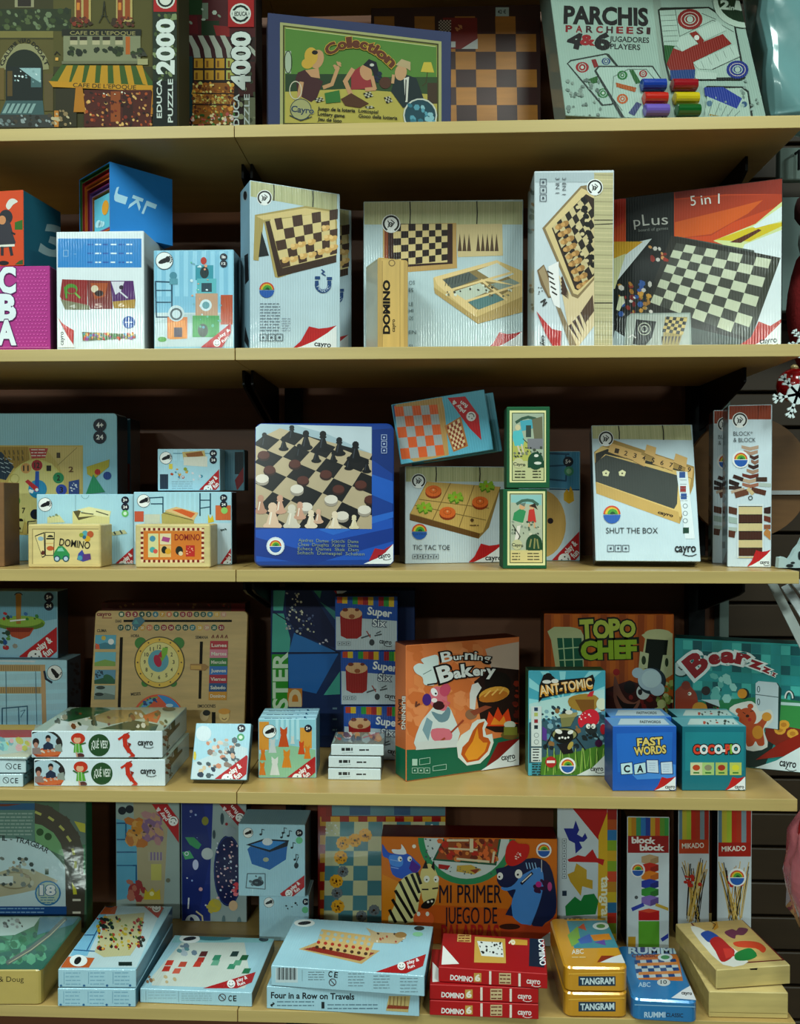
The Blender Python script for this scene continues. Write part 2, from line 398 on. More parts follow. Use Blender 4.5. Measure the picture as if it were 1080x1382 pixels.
# ------------------------------------------------------------------ the shelving
TH = .0178
ZB = [.6475, .3244, 0, -.328, -.6527]; ZT = [z+TH for z in ZB]
S1, S2, S3, S4, S5 = ZT
XJ = on_col(318.5, 0, 0).x; XR = on_col(1079, 0, 0).x; XLF = -1.15; DEP = .33
maple = material('maple_veneer', .42, .25, .25, grain=.10, gscale=(4, 40, 120), bump=('noise', 90, .05))
nm = ['topmost', 'second', 'middle', 'fourth', 'lowest']
for i, z in enumerate(ZB):
    for x0, x1, sd in ((XLF, XJ-.0006, 'left'), (XJ+.0006, XR, 'right')):
        bm = block(x0, 0, z, x1, DEP, z+TH, .0007, 2)
        V, Fc, cs = bm_out(bm, lambda f: colr('b9a86e' if f.normal.y < -.5 else 'b39a60', 1.0))
        e = empty('shelf_board', (0, 0, 0)); mesh('board', V, Fc, cs, maple, e)
        tag(e, f'pale maple shelf board, {nm[i]} of the five, '+('left of' if sd == 'left' else 'right of')+' the butt joint', 'shelf', 'maple shelf boards')
        # bracket arms below the joint and at the far end
        xs = [XJ-.012] if sd == 'left' else [XJ+.002, XR-.045]
        for xb in xs:
            Vb, Fb = prism([(0, 0), (.225, 0), (.225, -.022), (.205, -.03), (.03, -.075), (0, -.08)], .004)
            Vb = [Vector((xb+v.y, DEP-.005-v.x, z-.0005+v.z)) for v in Vb]
            mesh('bracket', Vb, Fb, '15171a', 'dark', e)
for x0, x1, sd in ((XLF, XJ-.0006, 'left'), (XJ+.0006, XR, 'right')):   # the next board up, just above the picture
    V, Fc, cs = bm_out(block(x0, 0, 1.0, x1, DEP, 1.0+TH, .0007, 2), lambda f: colr('b39a60')); e = empty('shelf_board', (0, 0, 0)); mesh('board', V, Fc, cs, maple, e)
    tag(e, f'pale maple shelf board above the puzzle boxes, {sd} of the butt joint', 'shelf', 'maple shelf boards')
# uprights
for x in (XJ+.03, XR-.045):
    bm = block(x-.015, DEP+.002, -1.25, x+.015, DEP+.03, 1.3, .001)
    V, Fc, cs = bm_out(bm, lambda f: colr('1d2224'))
    e = mesh('shelf_upright', V, Fc, cs, 'dark'); tag(e, 'black slotted steel upright behind the shelves, '+('by the joint of the boards' if x < .2 else 'near the right ends of the boards'), 'upright', 'steel uprights')
bm = block(XR-.005, DEP+.0, -1.25, XR+.012, DEP+.03, 1.3, .001); V, Fc, cs = bm_out(bm, lambda f: colr('5a6a64'))
tag(mesh('metal_post', V, Fc, cs, 'matte'), 'grey green steel post at the right end of the shelving', 'post')
# back panel, floor, wall
brown = material('brown_back_panel', .55, .1, .3, attr=False, col='74492a', grain=.12, gscale=(3, 40, 70))
bm = block(XLF, DEP+.031, -1.28, XR+.02, DEP+.045, 1.35, 0); V, Fc, cs = bm_out(bm, lambda f: colr('6b4a26'))
tag(mesh('wall_back', V, Fc, cs, brown), None, None, kind='structure')
flo = material('floor_tile', .4, attr=False, col='6a6250')
tag(mesh('floor', [(-6, -7, -1.3), (6, -7, -1.3), (6, 1.5, -1.3), (-6, 1.5, -1.3)], [[0, 1, 2, 3]], '6a6250', flo), None, None, kind='structure')
# slatted wall further back on the right
slat = material('slat_wall_board', .6, attr=False, col='3c2e1a', grain=.12, gscale=(4, 30, 60))
V, Fc = [], []
for k in range(36):
    z = -1.3+k*.075
    bm = block(XR+.02, .62, z, 2.2, .64, z+.068, .002); v, f, cs = bm_out(bm, lambda f: colr('6a5638')); n0 = len(V); V += v; Fc += [[n0+i for i in q] for q in f]
n0 = len(V); V += [(XR+.02, .65, -1.3), (2.2, .65, -1.3), (2.2, .65, 1.4), (XR+.02, .65, 1.4)]; Fc.append([n0, n0+1, n0+2, n0+3])
tag(mesh('wall_right', V, Fc, '3c2e1a', slat), None, None, kind='structure')
# ================================================================== top shelf
G = 1.05
b = Box('puzzle_box', 'puzzle box with a Paris street cafe painting and yellow awning, 2000 pieces, top shelf', 'puzzle box', S1, -190, 241, -75, .03, .03, .06, ('4a4420', '3a3820', '3a3820'), g=G*.8, fin='matte')
b.r('3c3a16', -80, -40, 206, 172).r('5a5426', 0, 44, 72, 172).r('54501f', 72, 0, 206, 90)
b.r('2a3518', -10, 12, 96, 42).sp('3a4a22 52603a 24301a 6a7a5a', 60, -8, 14, 94, 40, 4).r('77713c', -10, 42, 72, 51).r('44421c', -10, 51, 72, 53)
b.r('8a8a6a', 20, 0, 46, 10).r('2a2014', 24, 0, 42, 9)
b.ring('8a8a64', 33, 92, 29, 8, n=16, a0=0, a1=180).arc('GALERIE VERO DODAT', 4, 90, 33, 24, 62, 90, 5, '24220f', .03)
b.e('1c2618', 33, 92, 25, 25, 20, 0, 180).r('1a2420', 8, 90, 58, 140).r('4a6a6a', 42, 92, 56, 118).p('8fb0b0', 26, 92, 55, 92, 55, 112, 42, 104).sp('c8dcd8 7fa0a0', 14, 20, 92, 55, 112, 1.6)
b.r('6a5a2c', 0, 92, 6, 135).r('5a4a24', 10, 96, 17, 130).p('3f5c5c', 8, 136, 58, 136, 60, 156, 0, 156)
for k in range(6): b.p('7f9c98', 10+k*7, 140, 14+k*7, 140, 8+k*7, 153, 3+k*7, 153, up=False)
b.p('3b3f3c', -5, 155, 70, 155, 75, 172, -5, 172).sp('6a7a7a 8a9898 4a4438 2c2a24', 30, 0, 156, 70, 170, 3)
b.r('5c5230', 60, 100, 72, 150).r('c9a050', 75, 78, 79, 82).l('201a10', 1.2, 74, 74, 77, 70, 81, 74)
for x in (101, 157): b.r('a89a60', x, 0, x+22, 30).r('7a3a12', x+2, 0, x+9, 27).r('8f4a16', x+12, 0, x+19, 27).r('c08030', x+3, 4, x+7, 14, up=False).sp('5a2c18 7a3018 3a2a14', 24, x-4, 24, x+26, 36, 3.4, x)
b.l('2a2c18', 1.3, 141, 2, 139, 22, 134, 31).l('2a2c18', 1.3, 141, 2, 143, 22, 148, 31).l('2a2c18', 1, 137, 22, 145, 22)
b.r('7f8466', 86, 46, 190, 86).r('1e2010', 84, 40, 191, 49).t('CAFE DE L\'EPOQUE', 95, 47.5, 183, 48, 5, '8f8a5a', .01)
for x in (95, 108, 125, 139, 156): b.r('2c2418', x, 50, x+10, 56, up=False).r('a8a684', x, 55, x+10, 61, up=False)
b.r('a86020', 170, 50, 176, 74).sp('26321a 33421f 1f2816', 26, 91, 66, 192, 73, 4.6, 3).r('6f7258', 84, 83, 198, 87).r('9a9a70', 186, 80, 200, 88).sp('3a3c30', 8, 180, 72, 200, 78, 3)
b.p('3d5a20', 84, 88, 192, 90, 210, 116, 68, 110)
for k in range(7):
    x = 92+k*15.6; f = (k-3)*2.6; b.p('b08a1e', x-1.5, 89, x+7, 89, x+7.5+f*.9, 116, x-4+f*1.5, 114, up=False)
b.p('b58a1c', 66, 110, 209, 116, 208, 124, 72, 118).t("CAFE DE L'EPOQUE", 99, 118, 184, 121.5, 5.5, '3a3008', .012)
b.r('33301a', 76, 120, 104, 172).r('4e1f12', 114, 122, 205, 172).r('8a4a1c', 150, 124, 163, 165).r('3a1a10', 166, 126, 180, 170).sp('7a2c18 a05024 5a2214 b08048 c8a868 2a140c', 110, 112, 126, 205, 170, 2.6, 5)
b.p('a8741c', 103, 118, 112, 118, 116, 152, 100, 152).p('a8741c', 206, 124, 212, 122, 214, 155, 204, 155).r('b07a30', 74, 150, 80, 172).sp('b0a888 8a7a58', 14, 72, 150, 96, 170, 3).sp('d8d8c0', 5, 140, 124, 175, 130, 1.2)
b.P('spine_print').r('24301f', 207, -75, 240, 172).sp('46582e 5f6f40 3a4a3a 7a8a60 1a2216', 70, 209, 20, 238, 150, 4, 9).r('101812', 207, 110, 240, 172, up=False)
b.r('a01c1c', 208, -30, 240, 17).e('c8d0c4', 224, 0, 13).ring('18241c', 224, 0, 9.5, 2.5).ring('c8d0c4', 224, 0, 6, 3)
b.P('title_lettering').t('2000', 235, 100, 235, 28, 22, 'c8d4cc', .045).t('EDUCA', 219, 160, 219, 108, 6.5, 'bfccc4', .02).t('PUZZLE', 234, 166, 234, 108, 6.5, 'bfccc4', .02).done()

b = Box('puzzle_box', 'puzzle box with a red and white striped shop awning, 4000 pieces, top shelf', 'puzzle box', S1, 150, 346, -60, .10, .10, .05, ('3a2418', '241a14', '2a2018'), g=G*.8, fin='matte')
b.r('2c1a12', 152, -20, 344, 172).r('4a1216', 246, 0, 345, 50).r('173a14', 244, 0, 273, 20).r('18300f', 272, 28, 296, 48).r('6a7a68', 273, 4, 281, 26)
b.p('5a1016', 246, 20, 266, 22, 268, 46, 246, 44).p('7a1a18', 288, 34, 310, 36, 310, 50, 292, 48).sp('7a8a78 a0b0a0', 6, 250, 12, 305, 34, 3)
b.p('3a0e14', 246, 48, 330, 50, 346, 80, 322, 82, 256, 78)
for k in range(5): x = 252+k*15; b.p('9aa294', x, 48, x+7, 48, x+17, 66, x+19, 78, x+10, 78, x+8, 66, up=False)
b.p('9aa294', 336, 60, 346, 70, 346, 78, 334, 64).r('0f3a3e', 251, 76, 260, 160)
b.r('26160e', 260, 78, 318, 112)
for i in range(4):
    for j in range(2): b.r('b08a28' if i < 3 else 'a8ac60', 262+i*14.5, 79+j*16, 274+i*14.5, 92+j*16, up=False).r('7a5414', 264+i*14.5, 82+j*16, 267+i*14.5, 91+j*16, up=False)
b.r('8a5a1c', 260, 112, 316, 168).sp('c8a040 a86a20 6a3c14 d8c880 8a4a1a c89038 5a2c10 b8c070', 170, 261, 112, 316, 152, 2.6, 4).t("PLUS MIGNON", 264, 138, 312, 140, 6.5, 'b89048', .005)
b.l('2c1c10', 1.4, 260, 126, 316, 127).l('2c1c10', 1.4, 260, 141, 316, 142).sp('c8b8b0 4a7a3a b05a50 d8d0a0 2c5a24', 70, 244, 154, 316, 170, 2.4, 8).r('47201a', 322, 84, 346, 130).r('70765c', 330, 132, 345, 170).sp('4a5238 8a9070', 16, 322, 95, 345, 168, 3.5, 3)
b.P('spine_print').r('9a1818', 308, -20, 343, 37).e('c8d2c8', 325, 19, 14, n=24).ring('1c2a22', 325, 19, 10.3, 3, n=12).ring('c8d2c8', 325, 19, 6.8, 3).r('c8d2c8', 314, 15, 336, 23).t('EDUCA', 317, 22, 334, 22, 5.5, '141c18', .03)
b.P('title_lettering').t('4000', 337, 120, 337, 45, 23, 'c4d0c8', .05, out='141a18', ow=.03).t('EDUCA', 323, 178, 323, 128, 7.5, 'bcc8c2', .025).t('PUZZLE', 337, 190, 337, 128, 7, 'bcc8c2', .02).done()

b = Box('board_game_box', 'blue bordered vintage lottery game box with three card players drawn on green, top shelf', 'game box', S1, 362, 609, 17, .015, 0, .045, ('3c466a', '2c3452', '38425f'), g=G*.55, fin='matte', tr=43)
b.p('a8ac78', 378, 30, 596, 56, 596, 170, 378, 170).p('4a4a20', 382, 34, 592, 59, 592, 168, 382, 168).p('8f9a4c', 384, 36, 590, 61, 590, 166, 384, 166).p('5d8a3e', 385, 38, 589, 63, 589, 135, 385, 135)
b.l('c8cc98', .8, 386, 38, 588, 63).r('2f4a2c', 385, 100, 470, 128).r('3a5530', 470, 104, 590, 128).p('b5ad58', 385, 124, 470, 120, 590, 128, 590, 166, 385, 166)
b.r('a8b8a0', 385, 69, 393, 99).ring('1c2418', 389, 84, 5, 1, ry=15).p('c8b84a', 572, 84, 582, 84, 586, 98, 568, 97).l('4a4020', 1, 577, 98, 575, 112, 570, 116).r('4a3a28', 577, 112, 590, 140)
b.p('4c2a2c', 402, 98, 412, 94, 424, 104, 436, 110, 428, 132, 420, 138, 402, 128, 399, 106).e('c09a70', 428, 80, 9, 13, rot=15).e('c8a845', 420, 76, 9, 12).e('c8a845', 415, 86, 8, 7).p('c09a70', 412, 95, 430, 92, 432, 106, 420, 104).e('20180f', 425, 71, 4, 3).l('c09a70', 5, 437, 118, 448, 114, 456, 92).sp('c09a70', 6, 452, 84, 460, 94, 2.6).l('c09a70', 6, 407, 112, 404, 130).ring('c8c8b0', 399, 122, 8, 1.2, ry=12)
b.p('9a3a3e', 474, 98, 486, 90, 500, 106, 502, 120, 474, 121).e('c39a72', 494, 98, 8, 11, rot=-20).p('1e1e2c', 490, 88, 498, 80, 508, 84, 512, 100, 506, 108, 502, 94).l('c39a72', 6, 476, 94, 466, 110, 478, 138).l('c39a72', 5, 502, 104, 506, 120, 494, 121).e('c7ccc0', 502, 88, 3, 2).sp('202c44', 5, 508, 96, 514, 112, 3)
b.e('5a3a28', 520, 112, 8, 8).p('243436', 532, 108, 546, 100, 562, 106, 572, 134, 544, 146, 528, 124).e('c3a078', 541, 98, 8, 11, rot=10).p('b8a880', 534, 88, 542, 80, 554, 84, 554, 96, 548, 92).p('d0d4c8', 545, 106, 552, 104, 550, 138, 547, 138).l('14181c', 1.4, 548, 108, 547, 136).l('c3a078', 4, 530, 112, 531, 102)
b.p('3d7a3a', 438, 126, 458, 122, 460, 138, 440, 140).p('5a3a20', 460, 134, 474, 126, 498, 140, 486, 146, 466, 143).chk('1c1c18', 'b8b8a0', 4, 3, (490, 126, 500, 124, 504, 130, 494, 133)).chk('1c1c18', 'b8b8a0', 4, 3, (518, 132, 526, 130, 530, 137, 522, 140)).chk('1c1c18', 'b8b8a0', 4, 3, (424, 134, 434, 131, 438, 136, 428, 139)).chk('1c1c18', 'b8b8a0', 4, 2, (492, 144, 502, 143, 506, 146, 496, 147))
b.P('round_emblem').e('a8aa78', 406, 148, 14).ring('3a4a50', 406, 148, 14, 1).t('Cayro', 393, 151, 423, 154, 8, '3a4a5a', .03, out='b0b284').l('3a4a50', 1.2, 391, 156, 406, 163, 421, 158)
b.e('c8d0c4', 567, 156, 23).e('27505c', 567, 156, 21).sp('5fa0b0 3c7c8c 8fc0c8', 16, 552, 142, 584, 166, 5, 2)
b.P('small_lettering')
for k, (s1, s2) in enumerate((('Juego de la loteria', 'Lottospiel'), ('Lottery game', 'Gioco della lotteria'), ('Jeu de loto', ''))):
    b.t(s1, 429, 149+k*7, 429+[50, 36, 32][k], 152+k*7, 4.6, '22241a', .025)
    if s2: b.t(s2, 484, 152+k*7, 484+[26, 52][k], 154+k*8, 4.6, '22241a', .02)
b.P('title_lettering').arc('Collection', 443, 76, 484, 46, 528, 92, 13, '6a3a22', .05, out='c0a040', ow=.04).done()

b = Box('wooden_chessboard', 'flat dark wood chessboard with a red sleeve, leaning at the back of the top shelf', 'chessboard', S1, 500, 731, 11, .2, .2, .018, ('3a1810', '2a120c', '3a1810'), g=G, fin='wood', part='board', lean=4)
b.P('playing_squares').chk('a8762e', '3c150f', 8, 8, (505, 22, 723, 22, 727, 214, 508, 214)).P('red_sleeve').p('7c1a14', 598, 24, 644, 24, 645, 66, 598, 66).chk('2a1a14', 'b8b0a0', 8, 8, (592, 27, 609, 27, 609, 43, 592, 43)).p('c0c8c4', 645, 52, 645, 66, 623, 66).r('c0c8c4', 608, 56, 615, 64).sp('c89058', 6, 616, 34, 624, 42, 2)
b.P('price_tag').r('a8c0c0', 669, 10, 687, 22).t('42 €', 672, 18.5, 683, 18.5, 5, '1a2224', .02).done()

b = Box('board_game_box', 'white Parchis box with six coloured dice cups in a window, leaning on the top shelf', 'game box', S1, 764, 1037, -45, .03, .075, .05, ('8fa89c', '5f7068', '8fa89c'), g=G*.75, lean=21, part='carton')
b.P('cover_picture').p('84988c', 880, -10, 890, -10, 912, 162, 898, 162)
b.P('title_lettering').t('PARCHIS', 762, 31, 874, 34, 22, '15151a', .045).t('4', 766, 62, 782, 66, 19, '15151a', .06).t('&', 784, 60, 801, 61, 13, '8a1c24', .05).t('6', 804, 65, 821, 67, 20, '15151a', .06).t('JUGADORES', 823, 56, 876, 58, 7, '17171c', .02).t('PLAYERS', 824, 66, 864, 67.5, 7, '17171c', .02)
for i, c in enumerate('PARCHEESI'):
    x = 764+i*13.7; b.t(c, x, 43+i*.37, x+(8 if c != 'I' else 3), 43+i*.37+.2, 8.5, '7a1a22' if i in (0, 1, 3, 5, 6) else '3a1a22', .035, up=False)
b.P('board_picture')
b.p('25302c', 765, 86, 770, 81, 818, 72, 822, 73, 858, 118, 826, 142, 812, 143).p('93aba0', 767, 86, 771, 83, 818, 74, 856, 118, 825, 140, 814, 141)
for c, x, y, r in (('8a1c22', 786, 91, 9), ('23406e', 818, 83, 6), ('1f6a30', 814, 126, 8)): b.e(c, x, y, r, r*.8).ring('93aba0', x, y, r*.55, 1).e('a8b8ac', x, y, r*.25)
b.p('7a1a1c', 798, 81, 804, 80, 808, 90, 802, 92).p('1f5a22', 792, 108, 806, 103, 808, 111, 795, 115)
b.p('25302c', 802, 96, 808, 89, 881, 89, 893, 107, 895, 162, 840, 162).p('9ab2a6', 805, 96, 809, 91, 880, 91, 892, 108, 893, 160, 844, 160)
for c, x, y, r in (('1f6a30', 840, 102, 7), ('8a1c22', 868, 100, 5.5), ('a8561a', 840, 134, 7.5)): b.e(c, x, y, r, r*.9).ring('9ab2a6', x, y, r*.5, 1).e('a8b8ac', x, y, r*.2)
b.p('1f5a26', 849, 95, 855, 95, 865, 112, 858, 114).p('9a5214', 831, 112, 859, 119, 857, 125, 832, 118).p('35406a', 859, 138, 866, 141, 856, 157, 848, 153).l('5a6a62', .7, 828, 104, 848, 94, 872, 94, 884, 108).l('5a6a62', .7, 828, 104, 826, 132, 840, 150)
b.sp('6a7c74 7a8c82 5a6c64', 40, 766, 108, 812, 160, 3, 12)
# big board on the right half
b.p('17211c', 888, 14, 892, 11, 957, 10, 992, 33, 1006, 106, 1000, 109, 903, 109, 896, 80).p('98afa2', 890, 15, 956, 12, 990, 35, 1003, 105, 905, 106, 898, 80)
b.l('3a4642', .8, 911, 13, 917, 50, 962, 28, 990, 44).l('3a4642', .8, 947, 19, 966, 27).l('3a4642', .8, 961, 95, 998, 78)
for k in range(7): b.l('4a5a54', .6, 891+k*1, 22+k*7, 912+k*.7, 21+k*7, up=False)
for x, y, c, r in ((931, 27, '7a1a18', 17), (995, 95, '1a2f7a', 15)):
    b.e(c, x, y, r, r*.82).ring('b0a8a0', x, y, r*.7, 1, ry=r*.57).ring('98afa2', x, y, r*.42, 1.4, ry=r*.34).e('9ab0a4', x, y, r*.25)
b.p('7c1f12', 908, 66, 919, 70, 975, 47, 987, 60, 935, 85, 938, 95, 904, 96, 899, 87).p('7c1f12', 930, 46, 939, 43, 950, 56, 944, 62).e('c0c8c0', 940, 52, 3.5).p('175224', 896, 62, 910, 63, 899, 88, 897, 80).p('173f74', 904, 96, 938, 95, 937, 108, 905, 109)
b.p('a3b8ac', 912, 62, 918, 51, 930, 48, 941, 60, 920, 71).p('a3b8ac', 940, 42, 968, 29, 980, 42, 950, 56).p('a3b8ac', 935, 86, 992, 61, 998, 77, 960, 95, 942, 94)
for k in range(5): b.l('5a6a64', .5, 945+k*10, 83-k*4.5, 950+k*10, 93-k*4.5, up=False)
b.p('a3b8ac', 940, 97, 968, 100, 966, 108, 938, 108)
b.p('17211c', 950, 120, 954, 117, 1002, 118, 1010, 124, 1016, 160, 960, 160).p('98afa2', 955, 121, 1000, 120, 1008, 126, 1013, 160, 950, 160).p('1c3788', 950, 119, 976, 119, 1001, 134, 994, 148, 951, 130)
for k in range(5): b.l('4a5a54', .7, 962+k*9, 137+k*3.5, 955+k*9, 158, up=False)
b.e('4a6a80', 957, 141, 4).e('2f5270', 1004, 142, 4).p('8a7a3a', 957, 155, 972, 158, 957, 158)
b.sp('7c9088 6a7c74 88a098', 16, 950, 110, 1030, 158, 2.6, 6)
b.P('corner_roundel').e('aabfb0', 1006, 4, 44, 35, 30).e('123018', 1008, 0, 40, 32, 30).t('2', 972, 13, 982, 14, 11, 'b0c4b4', .05).t('in', 984, 15, 990, 15, 6, 'b0c4b4', .02).t('1', 993, 14, 998, 15, 11, 'b0c4b4', .05)
b.flush()
ro = b.m.to_3x3()
for c, x0, x1, y in (('1c3f94', 864, 896, 119), ('b02a1c', 867, 898, 137), ('6a5aa8', 868, 900, 153), ('8a1622', 905, 938, 119), ('b8aa1c', 908, 940, 137), ('145a26', 911, 942, 153)):
    A = b.m.inverted() @ hit(x0, y, b.wo, b.wn); Z = b.m.inverted() @ hit(x1, y, b.wo, b.wn)
    A.y = Z.y = -.006; V, Fc = tube([A, A+(Z-A)*.02, Z-(Z-A)*.02, Z], [.0075, .0088, .0088, .0075], 16)
    mesh('dice_cup', V, Fc, [colr(c, G)]*len(Fc), 'plastic', b.root, smooth=False)

# ================================================================== second shelf
G = 1.15
b = Box('stacking_cube', 'large magenta dotted cardboard cube lettered C B A, under the orange knight cube', 'toy cube', S2, -46, 68, 360, .02, .02, .115, ('a83c88', '5a2048', '983478'), g=G, fin='matte')
b.P('dot_pattern')
for i in range(9):
    for j in range(22):
        x, y = 22+i*4.7*1.02+(j % 2)*2.3, 365+j*4.8
        if x < 65: b.e('c95fa8', x, y, 1.1, n=6, up=False)
b.lay['F'] += STEP
b.P('alphabet_lettering').t('C', 0, 394, 20, 394, 32, 'd4e2e4', .05, out='5a2860', ow=.03).t('B', 0, 431, 20, 431, 32, 'd4e2e4', .05, out='5a2860', ow=.03).t('A', -2, 464, 20, 464, 30, 'd4e2e4', .05, out='5a2860', ow=.03).l('c46aa6', 1.2, 0, 469, 67, 469).done()
zz = b.ztop+.001
b = Box('stacking_cube', 'cardboard cube with an orange knight side and a teal side numbered 3', 'toy cube', zz, -66, 32, 262, .036, .022, .104, ('c4502a', '1f5f70', '2a4a50'), g=G, fin='matte')
b.P('knight_picture').p('3a6a2c', 20, 300, 32, 296, 32, 310, 20, 310).p('3a5a2c', 26, 352, 32, 350, 32, 357, 20, 357).e('33343a', 8, 293, 9, 10).p('3c3c44', -2, 302, 12, 298, 18, 318, 20, 330, 0, 334, -4, 318).e('c08a60', 3, 297, 5, 6).p('c9cdc4', 8, 278, 12, 270, 18, 268, 24, 272, 18, 276, 12, 283).l('d0d4c8', 3, 0, 332, 19, 331).l('33343a', 4, 3, 334, 3, 344).l('33343a', 4, 14, 334, 16, 344).l('2a2a30', 2.5, 16, 314, 20, 316).e('2a2428', 5, 355, 7, 3)
b.face('R').P('number_lettering').t('3', 55, 340, 84, 348, 38, '8aa4a4', .04).done()

b = Box('toy_box', 'white boxed cube puzzle with a blue panel at its top, below the open nested cubes', 'game box', S2, 77, 195, 313, .02, .02, .105, ('cfdde0', 'a8b8ba', 'c0ccd0'), g=G)
b.r('2f86c4', 78, 322, 191, 361).P('small_lettering')
for k, c in enumerate(('2560a8', 'c8e0ea', '2560a8', 'c8e0ea', '2560a8', 'c8e0ea')): b.gr(c, 3, 118+k*10.5, 330, 126+k*10.5, 354, 2, k+3)
b.l('8cb8d8', .8, 86, 338, 92, 338, 92, 346, 86, 346, 86, 338).l('8cb8d8', .8, 100, 343, 103, 343)
b.P('cover_picture').p('8a2222', 84, 377, 118, 378, 118, 412, 86, 410, 81, 400).p('78302c', 118, 378, 149, 379, 152, 412, 119, 412).p('54206a', 149, 379, 180, 379, 183, 406, 152, 407).p('7a7c60', 82, 404, 120, 412, 122, 418, 88, 418).p('7a2e30', 119, 409, 152, 408, 152, 417, 122, 417).p('a88a3a', 152, 407, 183, 404, 182, 416, 154, 416)
b.e('4c8a2c', 96, 390, 9, 7).e('8a2222', 97, 392, 6, 4).l('4c8a2c', 3, 88, 388, 90, 402).l('6fa84a', 2.4, 102, 396, 108, 402).p('a05020', 122, 382, 146, 382, 142, 400, 128, 404).e('c8c0a8', 128, 390, 5).e('2a1414', 134, 396, 6, 4).p('c8ccd4', 150, 380, 168, 380, 164, 392, 156, 398).l('c8ccd4', 2, 160, 392, 172, 402).e('2c1234', 164, 388, 3)
b.t('4', 94, 415.5, 102, 416.5, 5, 'b8bcb0', .02).t('5', 128, 415, 138, 415, 5, 'c8b0a8', .02).t('6', 160, 414, 168, 414, 5, 'd8c8a8', .02)
b.e('20509a', 174, 435, 8.5).l('c8dcea', 1, 169, 435, 179, 435).l('c8dcea', 1, 174, 429, 174, 441)
b.p('5a6a40', 111, 448, 183, 451, 183, 456, 112, 460).sp('c89a30 b04030 3a8a4a 8a3a8a c85a30 4a8ab0 d0b060', 70, 113, 450, 182, 458, 2.2, 4)
b.P('corner_fold').p('b83028', 84, 436, 90, 440, 100, 446, 99, 468, 78, 428).p('dfe8ea', 78, 428, 86, 446, 102, 469, 78, 469)
b.P('maker_logo').t('cayro', 86, 466, 86, 448, 5, '20242a', .02)
b.done()
# the open set of nested cubes on top
zz = b.ztop+.0012
Pc = on_col(149, .026, zz); hs = .104; ang = math.radians(47)
ux = Vector((math.cos(ang), math.sin(ang), 0)); uy = Vector((-math.sin(ang), math.cos(ang), 0))   # right face runs along ux, open face along uy
for k, (oc, ic, lab) in enumerate((('2c82c2', '3a6a34', 'outermost open cardboard cube, bright blue and lettered J K L, holding the nested cubes'), ('3a7040', '8a2428', 'second cube of the nested set, with a dark red inside, just within the outer cube'), ('9c2c2c', 'b86a24', 'third cube of the nested set, its orange inside showing'), ('b06a20', '7a2038', 'fourth cube of the nested set, crimson inside'), ('6a2050', '6a4a8a', 'fifth cube of the nested set, violet inside'), ('6a5a8a', 'a0703a', 'sixth cube of the nested set, tan inside'), ('5fb4c8', '5fb4c8', 'innermost closed cube with a sun and cloud picture, inside the nested set'))):
    s = hs-k*.0088; t = .0016; off = Vector((0, 0, 0))+ux*(k*.0028+.0002*k)+uy*(k*.00725*.9+.0)
    m = Matrix((ux, uy, Vector((0, 0, 1)))).transposed().to_4x4(); m.translation = Pc+ux*(.0009*k)+uy*(.002*k)+Vector((0, 0, .0019*k))
    rt = empty('stacking_cube', mw=m); tag(rt, lab, 'toy cube', 'nested stacking cubes')
    V, Fc, K = [], [], []
    def addb(x0, y0, z0, x1, y1, z1, c):
        v, f, cs = bm_out(block(x0, y0, z0, x1, y1, z1, 0), lambda f: colr(c, G)); n0 = len(V); V.extend(v); Fc.extend([[n0+i for i in q] for q in f]); K.extend(cs)
    L = s if k == 0 else s
    if k < 6:
        for q in ((0, 0, 0, L, t, s), (0, s-t, 0, L, s, s), (0, t, 0, L, s-t, t), (0, t, s-t, L, s-t, s), (L-t, t, t, L, s-t, s-t)): addb(*q, oc)
        mesh('cube_walls', V, Fc, K, 'matte', rt); V, Fc, K = [], [], []; e = .0003
        for q in ((.0002, t, t, L-t-e, t+e, s-t), (.0002, s-t-e, t, L-t-e, s-t, s-t), (.0002, t+e, t, L-t-e, s-t-e, t+e), (.0002, t+e, s-t-e, L-t-e, s-t-e, s-t)): addb(*q, ic)
        mesh('cube_lining', V, Fc, K, 'matte', rt)
    else:
        addb(0, 0, 0, s, s, s, oc); mesh('cube_walls', V, Fc, K, 'matte', rt); V, Fc, K = [], [], []
        n = 20; V = [Vector((-.0004, s*.28+.011*math.cos(2*math.pi*i/n), s*.62+.011*math.sin(2*math.pi*i/n))) for i in range(n)]; mesh('sun_picture', V, [list(range(n))[::-1]], [colr('d09a34', G)], 'matte', rt)
        V = []; Fc = []
        for cx, cz, r in ((s*.6, s*.2, .006), (s*.75, s*.24, .007), (s*.45, s*.17, .005)):
            n0 = len(V); V += [Vector((-.0005, cx+r*1.3*math.cos(2*math.pi*i/n), cz+r*.8*math.sin(2*math.pi*i/n))) for i in range(n)]; Fc.append(list(range(n0+n-1, n0-1, -1)))
        mesh('cloud_picture', V, Fc, [colr('a8d4dc', G)]*3, 'matte', rt)
    if k == 0:
        class Q(Box):
            pass
        q = Q.__new__(Q); q.g = G; q.fin = 'matte'; q.d = s; q.w = s; q.h = s; q.m = m; q.inv = m.inverted(); q.root = rt; q.V, q.F, q.K = [], [], []; q.pn = None; q.lay = {}; q.cl = None; q.vm = m; q.fmat = 'matte'
        q.face('F').P('alphabet_lettering')
        q.t('J', 162, 255, 157, 270, 13, 'a8d0e4', .03).t('K', 180, 264, 174, 280, 14, 'a8d0e4', .03).t('L', 198, 272, 192, 287, 14, 'a8d0e4', .03).done()

